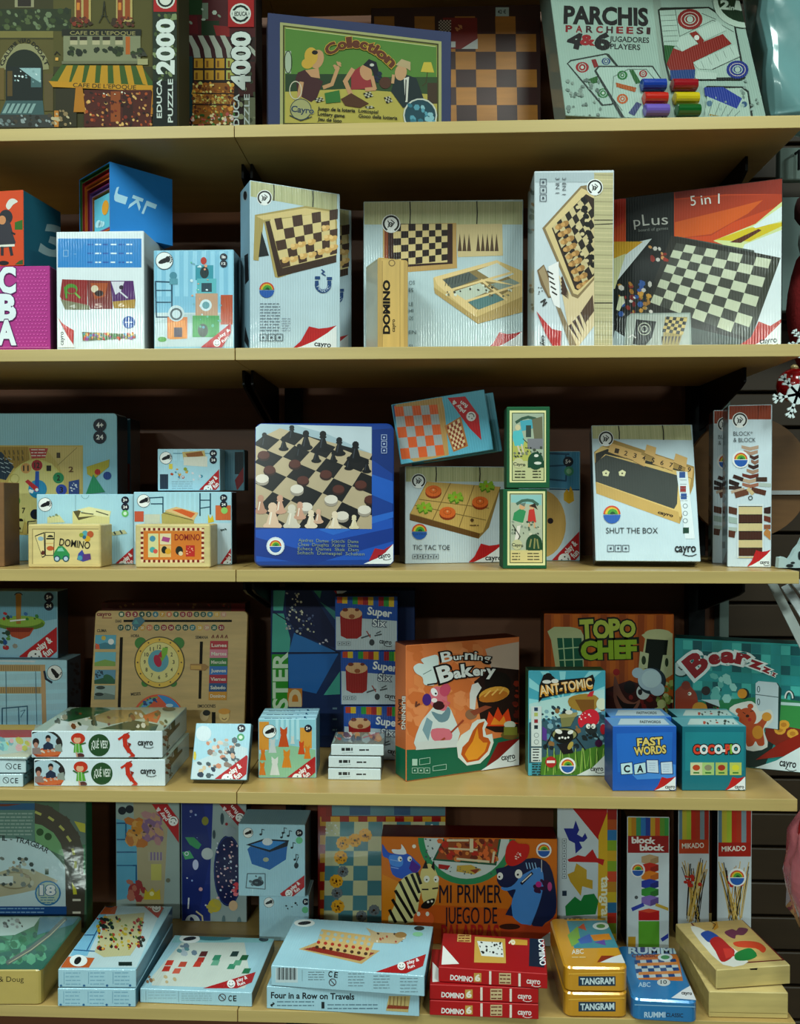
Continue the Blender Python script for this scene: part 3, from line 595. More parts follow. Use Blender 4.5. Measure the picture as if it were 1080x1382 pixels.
b = Box('toy_box', 'small light blue box picturing a tower of stacked cubes, right end of the left board', 'game box', S2, 208, 316, 338, .02, .02, .055, ('8fc0d0', '24343c', '9ab8c0'), g=G)
b.r('7fb8d0', 208, 338, 316, 438)
for k in range(9): b.r('94c8dc', 212+k*12, 339, 218+k*12, 400, up=False)
b.r('b8ccd0', 208, 422, 316, 468).p('a8c0c4', 208, 436, 240, 424, 316, 424, 316, 436).r('b0522c', 298, 398, 314, 438).l('1f5068', 2, 210, 380, 236, 381).l('1f5068', 2, 210, 380, 211, 428, 232, 428, 232, 382).l('1f5068', 1.6, 211, 392, 232, 392).l('1f5068', 1.6, 211, 408, 232, 408)
b.r('3a94a4', 264, 358, 288, 378).e('20383c', 276, 368, 6, 8).r('5fb0b8', 266, 376, 292, 396).r('2a4a58', 272, 382, 286, 394).r('b89a80', 264, 396, 294, 426).e('c8dce0', 278, 412, 8).e('6aa0a8', 278, 412, 5).r('3a9a4c', 260, 426, 296, 455).e('1c3a24', 274, 446, 7, 9).r('c8741c', 226, 428, 253, 457).p('d89030', 226, 436, 250, 432, 253, 457, 229, 458).r('3a1030', 235, 442, 246, 455)
b.e('4a8a9c', 234, 372, 5).r('5a98a8', 229, 376, 240, 384).e('c0d4d8', 238, 423, 11).ring('4a5a60', 238, 424, 7, 2.5).e('b03a2c', 275, 352, 4, 5).e('4c9a3a', 219, 458, 6, 3.5).sp('c8e0e8 7ab0c0 d8a080 6ac0a0', 26, 258, 350, 300, 450, 2, 4)
foot(b, 222, 352, 12); age(b, 302, 347, 5, '18m', '12')
b.P('corner_flash').p('b02020', 271, 469, 312, 436, 312, 449, 300, 469).t('play &', 296, 458, 311, 446, 4, 'e8ecec', .02).t('fun', 301, 463, 309, 456, 4, 'e8ecec', .02); smile(b, 293, 463, 5).done()

def woodtop(b, *q, n=(0, .27, .72, 1)):   # pale plank band printed along a cover: TL TR BR BL
    b.P('plank_print').p('b0b48c', *q)
    TL, TR, BR, BL = [Vector(q[i:i+2]) for i in (0, 2, 4, 6)]
    for k in range(26):
        u = (k+.5)/26; a = TL.lerp(TR, u); c = BL.lerp(BR, u); b.l('bfc29c' if k % 3 else '9aa078', .7, a.x, a.y+.5, c.x, c.y-.5, up=False)
    b.lay[b.fc] += STEP
    for u in n[1:-1]: a = TL.lerp(TR, u); c = BL.lerp(BR, u); b.l('1c1a14', 1.5, a.x, a.y, (a.x+c.x)/2+.6, (a.y+c.y)/2, c.x, c.y)
    return b
def magchess(name, label, *a, **k):
    b = Box(name, label, 'game box', *a, **k); return b
b = Box('magnetic_chess_box', 'white magnetic chess box with folding board picture, in front of its twin', 'game box', S2, 338, 459, 243, .012, 0, .055, ('b4ccd4', '7fa4b4', '9cb0a8'), g=G, tr=262, group='magnetic chess boxes')
woodtop(b, 338, 243, 455, 262, 455, 286, 338, 265)
b.P('cover_picture').p('b4ccd4', 339, 266, 410, 280, 440, 300, 339, 330)
b.p('a89a60', 344, 290, 412, 278, 452, 284, 455, 300, 454, 350, 376, 375, 371, 374, 356, 300, 349, 352, 342, 351).p('cdbc84', 346, 292, 412, 281, 450, 286, 356, 297).p('1c2022', 353, 312, 363, 345, 349, 347).p('3f2a18', 358, 299, 364, 298, 380, 362, 454, 344, 454, 354, 375, 374).p('cfc08c', 364, 298, 452, 285, 454, 344, 381, 362)
b.chk('4a3220', None, 7, 5, (365, 296, 456, 282, 455, 342, 380, 362)).chk('cfc08c', None, 1, 1, (365, 296, 370, 295, 376, 320, 370, 322))
for x, y in ((398, 333), (408, 330), (421, 327), (440, 308), (443, 321), (450, 322), (386, 351), (397, 350), (410, 346), (422, 344), (434, 340), (444, 338), (451, 334)): b.e('cba868', x, y, 6, 3.6, 10, rot=-30, up=False).e('dcc084', x-3, y-1.5, 3, 2.6, 8, up=False)
badge(b, 357, 267, 10.5)
rainbow(b, 360, 391, 10, disc=False)
b.P('magnet_symbol').ring('1f4a7c', 436, 384, 8.5, 5, a0=180, a1=360, ry=9).r('1f4a7c', 425, 373, 432, 377).r('1f4a7c', 441, 374, 448, 378).r('1f4a7c', 425, 379, 430, 385, up=False).r('1f4a7c', 442, 379, 447, 385).l('1f4a7c', 1.5, 434, 364, 438, 367, 434, 369, 439, 372)
b.arc('MAGNETIC', 427, 387, 436, 402, 446, 387, 3.4, 'b8ccd8', .0)
b.P('small_lettering').gr('6a7a88', 10, 351, 410, 378, 446, 1, 4).gr('8fa0ac', 6, 380, 430, 392, 446, .8, 5); icons(b, 351, 451, 3, 9)
corner(b, 394, 440, 454, 471, (424, 467, 446, 469, 5.5))
b.face('L').P('side_print').e('202428', 331, 264, 3, 6).ring('8aa0a8', 331, 264, 3, 1, ry=7).p('202428', 330, 345, 335, 342, 336, 378, 331, 384).p('24282c', 331, 440, 336, 460, 336, 471, 330, 460).done()
dup(b, 'white magnetic chess box mostly hidden behind its twin, only its right edge showing', S2, 361, '+.076', 0)

b = Box('three_games_box', 'wide white box showing a chequered board and an open wooden tray, behind the domino case', 'game box', S2, 491, 706, 272, .112, .112, .055, ('b4cace', '5a6a6c', '8a947c'), g=G)
woodtop(b, 491, 272, 706, 272, 706, 303, 491, 303, n=(0, .29, .71, 1))
b.P('cover_picture').p('b89a60', 517, 303, 616, 301, 617, 362, 517, 370).p('8a4a28', 519, 303, 529, 303, 529, 360, 519, 360).p('3a1c14', 524, 302, 611, 302, 611, 356, 524, 362).p('d0c08c', 531, 303, 604, 302, 604, 354, 531, 358)
b.chk('2a1812', None, 8, 6, (531, 303, 604, 302, 604, 351, 531, 360)).p('cbbd90', 616, 303, 678, 302, 679, 345, 618, 347)
for k in range(9):
    if k != 3: b.p('5a4630', 618+k*6.2, 339, 623.5+k*6.2, 339, 620.7+k*6.2, 315, up=False)
b.lay['F'] += STEP
b.p('c8b47c', 585, 375, 672, 352, 706, 366, 706, 420, 645, 437, 586, 392).p('d8c490', 586, 374, 671, 351, 676, 354, 642, 424, 640, 428, 590, 384).p('8a7a50', 597, 377, 667, 357, 700, 385, 643, 418).p('c0cecc', 644, 365, 671, 355, 694, 370, 668, 380).p('5a6460', 598, 378, 633, 367, 646, 376, 610, 390).p('8a9a90', 662, 384, 690, 376, 702, 382, 675, 392).p('b8c4b4', 612, 394, 648, 382, 662, 392, 630, 406).p('5a8080', 632, 408, 664, 395, 682, 404, 646, 418)
b.p('d8c490', 650, 378, 660, 376, 700, 386, 645, 378, up=False).l('d8c490', 3, 610, 391, 690, 368).l('d8c490', 3, 628, 407, 702, 384).l('d8c490', 3, 650, 378, 684, 405).p('b09a62', 586, 388, 643, 428, 706, 400, 706, 421, 645, 437, 587, 396).sp('4a4a40 7a7a60 d0d8c8', 26, 600, 385, 690, 400, 2, 3)
for k in range(8): b.l('3c4442', .7, 601+k*4.4, 386-k*1, 603+k*4.4, 376-k*1, up=False)
badge(b, 528, 302, 12.5)
b.P('small_lettering')
for st, x1, y in (('OS', 560, 384), ('ES', 558, 394), ('LE', 558, 413), ('HI', 558, 422), ('OS', 558, 432), ('EN', 562, 451), ('SI', 557, 470)): b.t(st, 552, y, x1, y, 5, '6a7c80', 0)
corner(b, 655, 448, 705, 473, None).done()

b = Box('domino_case', 'upright pale wooden domino case with a sliding lid, right end of the second shelf middle', 'domino set', S2, 510, 551, 347, .035, .055, .052, ('b89c5a', '9aa08c', 'b09860'), g=G, fin='wood_up', vert=-.004, part='wooden_case')
b.root['label'] = 'upright narrow wooden domino case standing before the wide three game box'
b.P('sliding_lid', 'wood_up').r('c8ac66', 515, 350, 545, 470).l('8a7038', .8, 516, 352, 516, 470).l('8a7038', .6, 540, 352, 540, 470).ring('7a6434', 529, 355, 4, 1.2, n=14)
b.P('title_lettering', 'matte').t('DOMINO', 526, 450, 526, 379, 8.5, '1c1408', .05).t('cayro', 533, 448, 533, 431, 4.5, '2c2010', .015)
b.face('L').P('shrink_wrap', 'wrap').fill('a8aea0', .02, .02, .98, .96).done()

b = Box('three_games_box', 'tall white box standing on end with a chess and backgammon picture and plank strip', 'game box', S2, 721, 828, 231, .015, .015, .09, ('c0ced2', '8a9a9c', '9aa6a8'), g=G)
b.P('plank_print').r('b4b08a', 802, 233, 828, 471)
for k in range(40): b.l('c4be96' if k % 3 else '9a9674', 1.2, 803, 236+k*6, 828, 236.5+k*6, up=False)
b.lay['F'] += STEP; b.l('2a261c', 1.2, 802, 297, 828, 297).l('2a261c', 1.2, 803, 303, 828, 302).l('2a261c', 1.6, 802, 409, 828, 409)
b.P('cover_picture').r('a8b8bc', 722, 233, 802, 246)
b.p('8a7a58', 732, 308, 784, 251, 792, 250, 802, 262, 802, 380, 780, 403, 772, 400).p('ccbc8c', 736, 308, 785, 254, 802, 262, 802, 374, 780, 398, 774, 396).p('3a2a1e', 745, 308, 791, 262, 802, 268, 802, 372, 780, 392, 776, 390)
b.within(740, 306, 791, 262, 802, 268, 802, 372, 781, 392, 774, 388).chk('c0b48a', '2c241e', 8, 8, (746, 306, 790, 264, 830, 340, 781, 390))
for k in range(9):
    for j in (0, 1): x, y = 755+k*3.6+j*8, 306+k*10-j*4; b.e('a07c48', x, y, 5.5, 4, 9, rot=-30, up=False).e('c09a60', x-3, y+1, 3, 3, 8, up=False)
for k in range(9): b.e('16120f', 788+k*1.6, 270+k*11, 4.5, 3.6, 9, rot=30, up=False).e('c8bc94', 780+(k % 3)*6, 280+k*9, 3, 2.6, 8, up=False)
b.lay['F'] += STEP; b.within()
b.p('cfc09a', 754, 370, 772, 400, 780, 403, 802, 378, 802, 440, 779, 470, 772, 470).p('8a7a5c', 750, 412, 756, 414, 778, 466, 774, 470, 770, 470)
for k in range(5): b.p('4a342a', 767+k*5.5, 440-k*6, 771+k*5.5, 437-k*6, 783+k*3, 462-k*7, up=False).p('4a342a', 757, 376+k*5, 768, 398+k*1.5, 759, 372+k*5, up=False)
b.p('5a4636', 785, 420, 800, 398, 802, 420, 790, 436).p('7a6648', 725, 365, 734, 357, 740, 370, 748, 400, 740, 402, 730, 384).p('a09070', 727, 366, 734, 359, 747, 398, 741, 400).p('dfe2e0', 740, 360, 754, 353, 756, 416, 748, 412, 742, 396)
for k in range(5): b.l('3a3430', 2, 739+k*1.6, 366+k*7, 746+k*1.4, 370+k*7, up=False)
b.sp('4a4a48', 6, 727, 388, 732, 398, 1, 3).l('2c2c2c', 2, 730, 408, 736, 404, 733, 413, 738, 408)
badge(b, 803, 253, 11)
b.P('small_lettering').t('3 EN 1', 759, 240, 759, 263, 5, '5a6266', 0).t('3 IN 1', 750, 240, 750, 261, 5, '5a6266', 0); icons(b, 729, 242, 3, 8.5, vert=True)
b.P('corner_fold').p('b02c2c', 724, 420, 734, 432, 745, 444, 758, 447, 757, 471, 748, 471, 736, 450)
b.P('maker_logo').t('cayro', 731, 453, 731, 476, 6, '1c2024', .025)
b.face('L').P('side_print').sp('3a4446 5a6a68 7a6040', 14, 713, 255, 720, 440, 4, 5).done()

b = Box('five_games_box', 'black game box with an orange blaze and tilted chequered board, lettered 5 in 1', 'game box', S2, 824, 1057, 269, .125, 0, .045, ('101614', '200c08', '140c08'), g=G, tr=240)
b.P('cover_picture').p('d0dcdc', 824, 330, 846, 330, 880, 322, 824, 390).p('c8521c', 826, 269, 845, 268, 845, 328, 826, 328).p('c83a1c', 826, 269, 845, 268, 843, 300, 826, 310).p('c8a028', 826, 326, 868, 326, 826, 358).p('c8cc9c', 826, 350, 845, 342, 830, 390, 826, 390)
b.p('c04a14', 910, 256, 1056, 240, 1056, 470, 910, 330).p('8a2a0c', 910, 256, 1056, 240, 1056, 262, 980, 262, 912, 268).p('a83c10', 911, 270, 985, 264, 1056, 262, 1056, 276, 990, 300, 960, 318, 911, 322)
b.p('c45c14', 911, 300, 985, 282, 1030, 270, 1010, 288, 960, 316, 911, 322).p('c8d49a', 963, 325, 1020, 302, 1056, 272, 1056, 470, 1000, 340).p('c8b820', 965, 324, 1010, 308, 1056, 300, 1056, 305, 1012, 326).p('d0e0e0', 1016, 306, 1056, 278, 1056, 298, 1020, 308).p('5a2a10', 985, 327, 1024, 309, 1028, 311, 1000, 328).p('d0dee0', 1005, 330, 1056, 310, 1056, 470, 950, 470)
b.p('141a18', 835, 394, 874, 330, 905, 315, 911, 322, 930, 470, 830, 470)
b.p('46514c', 905, 326, 914, 319, 1018, 338, 1019, 342, 1053, 349, 1046, 362, 1012, 462, 1000, 470, 930, 470, 870, 428).p('2a2a22', 906, 318, 1054, 348, 1046, 358, 1008, 460, 868, 426, 872, 408).p('3a3e32', 1042, 350, 1054, 348, 1016, 452, 1004, 460)
b.chk('474a42', 'bfc8b0', 8, 8, (913, 328, 1041, 350, 1007, 456, 878, 408))
b.P('counters_picture').p('b4c8cc', 830, 446, 868, 470, 826, 470)
b.sp('c8c8c0 b08a30 8a2c20 2c5aa0 a87a30 d8d8d0 7a2020 c89a40 345fa0', 42, 836, 380, 880, 424, 4, 6).sp('c89a60 8a2c20 c8c8c0 a03020', 14, 877, 333, 900, 352, 3.6, 2).p('c8d0b0', 832, 418, 836, 400, 842, 400, 843, 406, 836, 420)
b.p('98a8a0', 846, 428, 852, 423, 932, 422, 934, 470, 842, 470).p('b0bcb4', 848, 429, 853, 425, 930, 424, 931, 470, 846, 470).p('1a1c18', 859, 431, 886, 434, 880, 456, 870, 468, 854, 464).ring('c0c8b8', 870, 444, 8, 1.2).ring('c0c8b8', 870, 444, 4, 1.2).p('a89a60', 898, 428, 928, 428, 916, 468, 894, 466).chk('1a1c18', 'c8b878', 6, 5, (900, 427, 928, 430, 922, 452, 894, 448)).l('d8dcd8', 1.6, 848, 456, 854, 452, 858, 456)
for k in range(6): b.p('4a4234', 893+k*4.6, 454, 896+k*4.6, 454, 893+k*4.4, 466, up=False)
b.P('title_lettering').t('5', 933, 278, 940, 277, 13, 'e0e4dc', .0).t('in', 947, 276.5, 960, 275, 13, 'e0e4dc', .0).l('e0e4dc', 2, 970.5, 274.5, 970.5, 262).t('p', 856, 306, 865, 305, 13, 'b8bcb4', .0).t('L', 868, 305, 877, 304, 15, 'b8bcb4', .0).t('us', 880, 304, 902, 303, 14, 'b8bcb4', .0).t('board of games', 862, 313, 902, 310, 4, '7f8680', 0)
b.P('corner_fold').p('b03a2c', 992, 470, 1014, 455, 1024, 434, 1040, 440, 1056, 430, 1056, 436, 1038, 456, 1010, 470).p('dde8ea', 1006, 471, 1030, 460, 1056, 434, 1056, 471); cayro(b, 1026, 464, 1049, 462, 6).done()
# ================================================================== middle shelf
G = 1.3
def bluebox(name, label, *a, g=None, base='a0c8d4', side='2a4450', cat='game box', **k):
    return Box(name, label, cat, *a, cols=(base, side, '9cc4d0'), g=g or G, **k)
b = Box('toy_box', 'second clock puzzle box, mostly hidden right behind the large clock puzzle box', 'game box', S3, -120, 177, 566, .235, .235, .05, ('2c5a68', '16282c', '2c4a50'), g=G, fin='wrap')
b.r('6a2c24', 162, 626, 176, 664).done()
b = bluebox('toy_box', 'large light blue box with a wooden clock puzzle picture, left end of the middle shelf', S3, -135, 159, 558, 757, 757, .055, vert=-.006, base='8fc0cc', g=1.35)
b.r('b8a860', -100, 601, 112, 722).p('9c8438', -60, 603, 38, 603, 40, 620, 22, 632, -60, 632).p('20384a', -20, 606, 2, 610, 19, 630, 8, 648, -20, 642).p('c0b070', 60, 603, 110, 603, 110, 660, 92, 666, 80, 628)
b.l('8a7c48', .8, 78, 628, 104, 604)
for k in range(10): b.l('b8ccd0', .8, -2+k*1.6, 618+(k % 4)*6, 3+k*1.6, 620+(k % 4)*6, up=False).l('6a5a20', 2, 6+(k % 5)*6, 608+(k//5)*8, 7+(k % 5)*6, 613+(k//5)*8, up=False)
b.lay['F'] += STEP; b.p('a8443c', 39, 605, 65, 605, 61, 618, 43, 619)
b.gr('d8d0c8', 3, 42, 607, 62, 615, 1.2).e('c4c070', 49, 664, 40, 44, 30).e('c9c684', 49, 664, 38, 42, 30)
for st, x, y, c, r in (('11', 35, 632, 'c49a5c', 7), ('12', 50, 628, 'a02c34', 7.5), ('1', 66, 632, 'c8c47c', 7.5), ('2', 79, 645, '2c8a5a', 7.5), ('3', 83, 661, '3450a8', 7.5), ('8', 20, 676, '5a9a3c', 7.5), ('7', 32, 689, 'cac684', 7.5), ('6', 48, 694, '1c2438', 7)):
    b.e(c, x, y, r, n=16).t(st, x-(3.5 if len(st) > 1 else 2), y+3.5, x+(3.5 if len(st) > 1 else 2), y+3.5, 7, '26261c', .03)
b.ring('aaa45c', 20, 646, 6, .8).ring('aaa45c', 16, 659, 6, .8)
b.e('2c90b8', 51, 660, 12.5).p('2458a8', 48, 636, 53, 636, 53, 664, 47, 664).p('b02c34', 34, 650, 38, 647, 52, 658, 49, 664).e('d8e0e0', 50, 661, 2.2).p('d8e4e8', 40, 660, 46, 662, 44, 666, 39, 664)
b.t('1', 77, 618, 81, 618, 7, '4a4028', .01).t('2', 93, 637, 99, 637, 7, '6a4a28', .02).p('35508c', 93, 650, 107, 647, 107, 667, 93, 667).sp('c8d4d8', 7, 96, 652, 105, 664, 1.6)
b.p('b0a83c', 117, 630, 148, 620, 147, 630, 128, 646, 118, 640).p('2f9468', 126, 640, 142, 664, 116, 667).e('b02c28', 132, 637, 4).e('234a8c', 145, 642, 5.5)
b.p('bdb878', 6, 704, 34, 700, 30, 718, 8, 716)
for x, y in ((18, 698), (12, 706), (21, 706), (28, 702), (7, 713), (15, 713), (25, 713)): b.e('1c1c18', x, y, 3.4, 2.2, 8, 0, 180, up=False).r('1c1c18', x-3.6, y, x+3.6, y+1.6, up=False)
b.lay['F'] += STEP; b.r('c0bc84', 37, 703, 50, 722).l('24241c', 1.4, 38, 720, 38, 704, 49, 703).gr('5a7c88', 3, 6, 738, 14, 744, 1)
age(b, 135, 574, 9, '4+', '24').done()
b = Box('wooden_box', 'end of a plain brown wooden box at the left edge of the middle shelf', 'box', S3, -70, 6, 651, .04, .04, .05, ('7a5a34', '5a4022', '8a6a3c'), g=G, fin='wood').done()

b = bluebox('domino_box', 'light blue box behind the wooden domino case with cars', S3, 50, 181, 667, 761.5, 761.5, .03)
b.l('5a7c88', .5, 102, 667, 102, 700).ring('7aa0ac', 115, 668, 5, .7, a0=180, a1=360)
foot(b, 61, 681, 9.5); b.P('cover_picture').p('c8c894', 64, 698, 80, 695, 88, 705, 64, 706).sp('7a8a6a', 4, 66, 694, 80, 698, 1.6).p('b8b478', 98, 690, 104, 700, 104, 710, 98, 706).p('c8c48c', 98, 690, 148, 694, 148, 712, 98, 712).p('5a5434', 99, 690, 110, 688, 106, 698, 130, 696, 106, 702).p('d0d0a4', 104, 688, 120, 684, 150, 690, 148, 698, 128, 696).l('4a4a38', 1.4, 110, 692, 126, 694).l('4a4a38', 1.4, 130, 690, 146, 695).p('b0b48c', 150, 718, 168, 715, 172, 720, 152, 723).l('3a4a4a', 2, 154, 718, 156, 721).l('3a4a4a', 2, 162, 716, 165, 720)
age(b, 169, 675, 5.2, '3+', '24').e('6ab86a', 169, 693, 4.6).e('c8dccc', 169, 693, 2.4)
flash(b, 153, 763, 182, 737, 18).done()
b = Box('domino_case', 'wooden domino case printed with a green car and two vehicle tiles', 'domino set', S3, 38, 136, 708, 766, 766, .052, ('c2b47c', 'a89860', 'c8bc88'), g=G, fin='wood', part='wooden_case', bev=.0015)
b.P('sliding_lid', 'wood').r('cbbe84', 44, 714, 133, 761).l('8c7c48', 1, 44, 761, 44, 714, 133, 714)
b.P('cover_picture', 'flat').p('24241c', 47, 723, 60, 718, 61, 751, 57, 753).p('d0c48c', 48, 724, 59, 720, 60, 750, 57, 751).p('24241c', 60.5, 718, 74, 718, 73, 750, 60.5, 750).p('d0c48c', 61.5, 719, 73, 719, 72, 749, 62, 749)
b.e('8aa8b0', 55, 727, 4, 3).e('5a2a20', 58, 746, 2.5, 3).e('24241c', 68, 725, 4, 3, 8, 0, 180).l('24241c', 2, 63, 727, 73, 727).e('b0582a', 68, 740, 5, 3.2).r('c8a868', 62, 733, 72, 734)
b.p('2e8a50', 72, 751, 74, 744, 79, 737, 85, 737, 90, 742, 94, 748, 94, 754, 73, 756).p('7ab8a0', 79, 740, 84, 739, 87, 744, 77, 744).e('20505c', 77, 754, 4.4).e('a8bccc', 77, 754, 2.8).e('20505c', 89, 754, 4.4).e('a8bccc', 89, 754, 2.8)
b.e('58a0a8', 115, 720, 4).e('b05a30', 122, 721, 4.5).e('8a9a30', 110, 722, 3).e('c8a028', 118, 727, 4).e('2a6a88', 114, 725, 2.5)
b.p('3a4a98', 104, 755, 106, 747, 111, 742, 114, 748, 122, 747, 122, 755, 112, 758).p('5a3a78', 112, 748, 122, 747, 123, 755, 112, 756).e('4a90a0', 108, 753, 3.4)
b.P('title_lettering', 'flat').t('DOMINO', 80, 736, 121, 741, 9.5, '201c12', .012).done()
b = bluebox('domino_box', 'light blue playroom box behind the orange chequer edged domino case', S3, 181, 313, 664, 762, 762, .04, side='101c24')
for k in range(8): b.r('a4cedc', 222+k*6.6, 665, 225+k*6.6, 692, up=False)
b.lay['F'] += STEP; b.r('b8ccd2', 182, 706, 312, 762).l('1c4c60', 1.6, 202, 672, 220, 671, 220, 694).l('1c4c60', 1.6, 204, 680, 220, 680).l('1c4c60', 1.8, 270, 666, 270, 696).l('1c4c60', 1.8, 284, 666, 284, 694).l('1c4c60', 1.4, 270, 675, 284, 675).l('1c4c60', 1.4, 270, 686, 284, 684).r('b8583c', 181, 690, 194, 704).r('c06838', 291, 682, 312, 702).r('b8c0b0', 195, 694, 216, 706)
b.p('a8a060', 218, 694, 224, 690, 262, 700, 262, 712, 219, 712).p('c8b080', 222, 689, 238, 684, 268, 692, 262, 702).p('c0602c', 232, 688, 246, 687, 264, 693, 258, 699).l('5a5434', 1, 220, 692, 260, 702).p('c8b42c', 281, 694, 284, 700, 287, 695, 289, 704, 281, 706).sp('4a5a5a', 3, 298, 713, 306, 716, 2)
foot(b, 194, 676, 9); age(b, 302, 672, 5, '3+', '24').e('8ac06a', 303, 689, 4.5)
flash(b, 296, 763, 313, 738, 18).done()
b = Box('domino_case', 'wooden domino case with an orange cover edged in red and white chequers', 'domino set', S3, 183, 284, 708, 766, 766, .052, ('c2b884', '9c9470', 'b8a468'), g=G, fin='wood', part='wooden_case', bev=.0015)
b.P('cover_picture', 'flat').r('d0c08c', 190, 712, 276, 760)
for i in range(26):
    for y in (712.5, 755.5): b.r('7a1c18' if i % 2 else 'd8c8a0', 190+i*3.3, y, 193.3+i*3.3, y+3.6, up=False)
for j in range(13):
    for x in (190, 272): b.r('7a1c18' if j % 2 else 'd8c8a0', x, 714+j*3.4, x+3.6, 717.4+j*3.4, up=False)
b.lay['F'] += STEP; b.r('c4782c', 194, 716.5, 272, 755.5).r('c8c894', 200, 720, 214, 736).r('c8c894', 200, 736, 214, 752).r('d0c8a0', 216, 720, 231, 735).r('d0b070', 216, 736, 231, 752).e('4a8aa0', 206, 727, 4).e('4aa0a0', 206, 742, 4).e('c85a4a', 210, 744, 3).p('a04a80', 220, 724, 230, 726, 228, 732, 218, 730).e('1c2418', 222, 742, 4, 5).e('c89a28', 227, 744, 4).e('1c2418', 242, 743, 5, 6).e('c8c0a0', 244, 747, 3).r('b02c28', 251, 736, 263, 751).sp('d8a080', 8, 252, 738, 262, 749, 1.2)
b.P('title_lettering', 'flat').t('DOMINO', 236, 729, 270, 729, 8, '8a2418', .012).done()
zz = S3+.001
b = bluebox('game_box', 'small light blue tabletop game box standing on the domino boxes', S3+.1, 213, 297, 606, .11, .11, .06, side='5a7478', h=.069) if 0 else None
zt = up_to(on_col(213, .105, S3), Vector((0, 0, 1)), 662.5)+S3
b = bluebox('game_box', 'small light blue tabletop game box standing above the orange domino case', zt, 213, 297, 606, .105, .105, .034, side='6a8284')
for k in range(7): b.r('a4cedc', 225+k*9, 607, 230+k*9, 622, up=False)
b.lay['F'] += STEP; b.l('5a8ca0', 1.2, 234, 612, 290, 612).p('b8a870', 246, 610, 276, 608, 278, 618, 248, 622).p('8a5a2c', 250, 612, 272, 609, 275, 615, 254, 618).p('c8ccc0', 248, 617, 280, 616, 280, 630, 248, 628).sp('c89a3c a85030 8a9a30 4a8aa0', 12, 228, 632, 275, 645, 2.4, 4).r('c8bc4c', 228, 626, 233, 633).sp('c8ccd0 a8bcc4', 8, 240, 638, 270, 648, 2, 3).r('24384a', 216, 640, 227, 660).gr('8aa8b4', 4, 232, 650, 260, 659, .7)
foot(b, 224, 618, 8.5); age(b, 288, 612, 5, '6+', '24'); flash(b, 268, 662, 297, 632, 17).done()
b = bluebox('game_box', 'dark sided small box behind the small tabletop game box', zt, 262, 330, 607, .144, .144, .03, base='5f8a98', g=1.0)
b.r('1a2c34', 317, 610, 329, 640).p('7a1c24', 317, 648, 329, 630, 329, 650, 320, 662).done()
zt2 = zt
# the blue chess tin
b = Box('chess_tin', 'square blue tin with a chess and draughts photograph on its lid', 'game tin', S3, 343, 532, 571, 764.5, 764, .035, ('1c4590', '8a9cb0', '8aa0b8'), g=1.25, lean=4, fin='tin', vert=-.011, vseg=5, bev=.002, part='tin_body')
b.P('lid_picture', 'tin').p('2458b0', 345, 715, 530, 700, 531, 755, 346, 758).p('1a3f8c', 345, 725, 400, 740, 532, 712, 532, 730, 420, 762, 345, 750).p('2f6cc0', 430, 715, 532, 690, 532, 698, 450, 722).p('173878', 502, 580, 531, 578, 531, 640, 502, 620).p('2560b4', 502, 640, 531, 650, 531, 680, 502, 668)
b.p('9ab0b8', 345, 577, 352, 572, 502, 576, 502, 714, 345, 712).p('b4c4ca', 352, 573, 501, 576, 501, 612, 440, 585, 400, 574).p('2c2c2e', 346, 596, 378, 580, 501, 612, 501, 713, 346, 712).within(345, 594, 378, 578, 502, 612, 502, 714, 345, 712).chk('1e1e20', 'b0a488', 8, 7, (388, 562, 556, 622, 476, 800, 252, 672))
b.p('c0d0d8', 396, 574, 501, 577, 501, 612, 440, 592).within(345, 574, 502, 574, 502, 714, 345, 712)
def pawn(x, y, k, c, c2=None, head=.33):
    b.e(c, x, y, k*.5, k*.22, 10, up=False).p(c, x-k*.38, y, x-k*.14, y-k*.75, x+k*.14, y-k*.75, x+k*.38, y, up=False).e(c, x, y-k*.8, k*.26, k*.1, 8, up=False).e(c, x, y-k*1.0, k*head*.7, n=10, up=False)
    if c2: b.l(c2, k*.08, x-k*.16, y-k*.1, x-k*.06, y-k*.7, up=False)
    b.lay['F'] += STEP
for x, y, k in ((357, 602, 15), (383, 606, 14), (394, 592, 15), (413, 604, 19), (436, 606, 20), (458, 612, 18), (480, 620, 20), (404, 616, 14), (427, 622, 14), (450, 622, 12), (471, 632, 13), (495, 636, 13)): pawn(x, y, k, '15161a', '3a4048')
for x, y in ((356, 614), (364, 634), (398, 626), (409, 648), (440, 640), (457, 660), (487, 654), (500, 674)): b.e('3a2420', x, y+2, 8.5, 6.5, 14, up=False).e('5a342c', x, y, 8, 5.6, 14, up=False)
for x, y in ((354, 646), (401, 660), (413, 684), (447, 674), (462, 696), (492, 688)): b.e('9a9488', x, y+3, 9, 6.5, 14, up=False).e('d0ccc0', x, y, 9, 6, 14, up=False)
b.lay['F'] += STEP
for x, y, k, c in ((352, 690, 18, 'b08a74'), (378, 690, 18, 'c09a84'), (368, 710, 26, 'd0b8a0'), (394, 710, 24, 'c8c4b4'), (405, 698, 17, 'c09a84'), (420, 710, 18, 'd8ccb4'), (430, 704, 14, 'c8a890'), (452, 712, 18, 'd8ccb4'), (478, 712, 14, 'd0c8a8')): pawn(x, y, k, c, 'e0d8c8')
b.within().ring('c8d4dc', 372, 737, 10.5, 3.4).P('round_emblem', 'tin'); rainbow(b, 372, 737, 8)
b.P('small_lettering', 'tin')
for i, row in enumerate(('Ajedrez  Damas  Scacchi  Dama', 'Chess  Draughts  Xadrez  Dama', 'Echecs  Dames  Skak  Dam', 'Schach  Damespiel  Schaken')): b.t(row, 403-i*.5, 731+i*5.6, 484+(i == 3)*8, 733+i*5.6, 4.2, '8a9a78', .0)
icons(b, 515, 587, 3, 7, vert=True, col='a8b8d0')
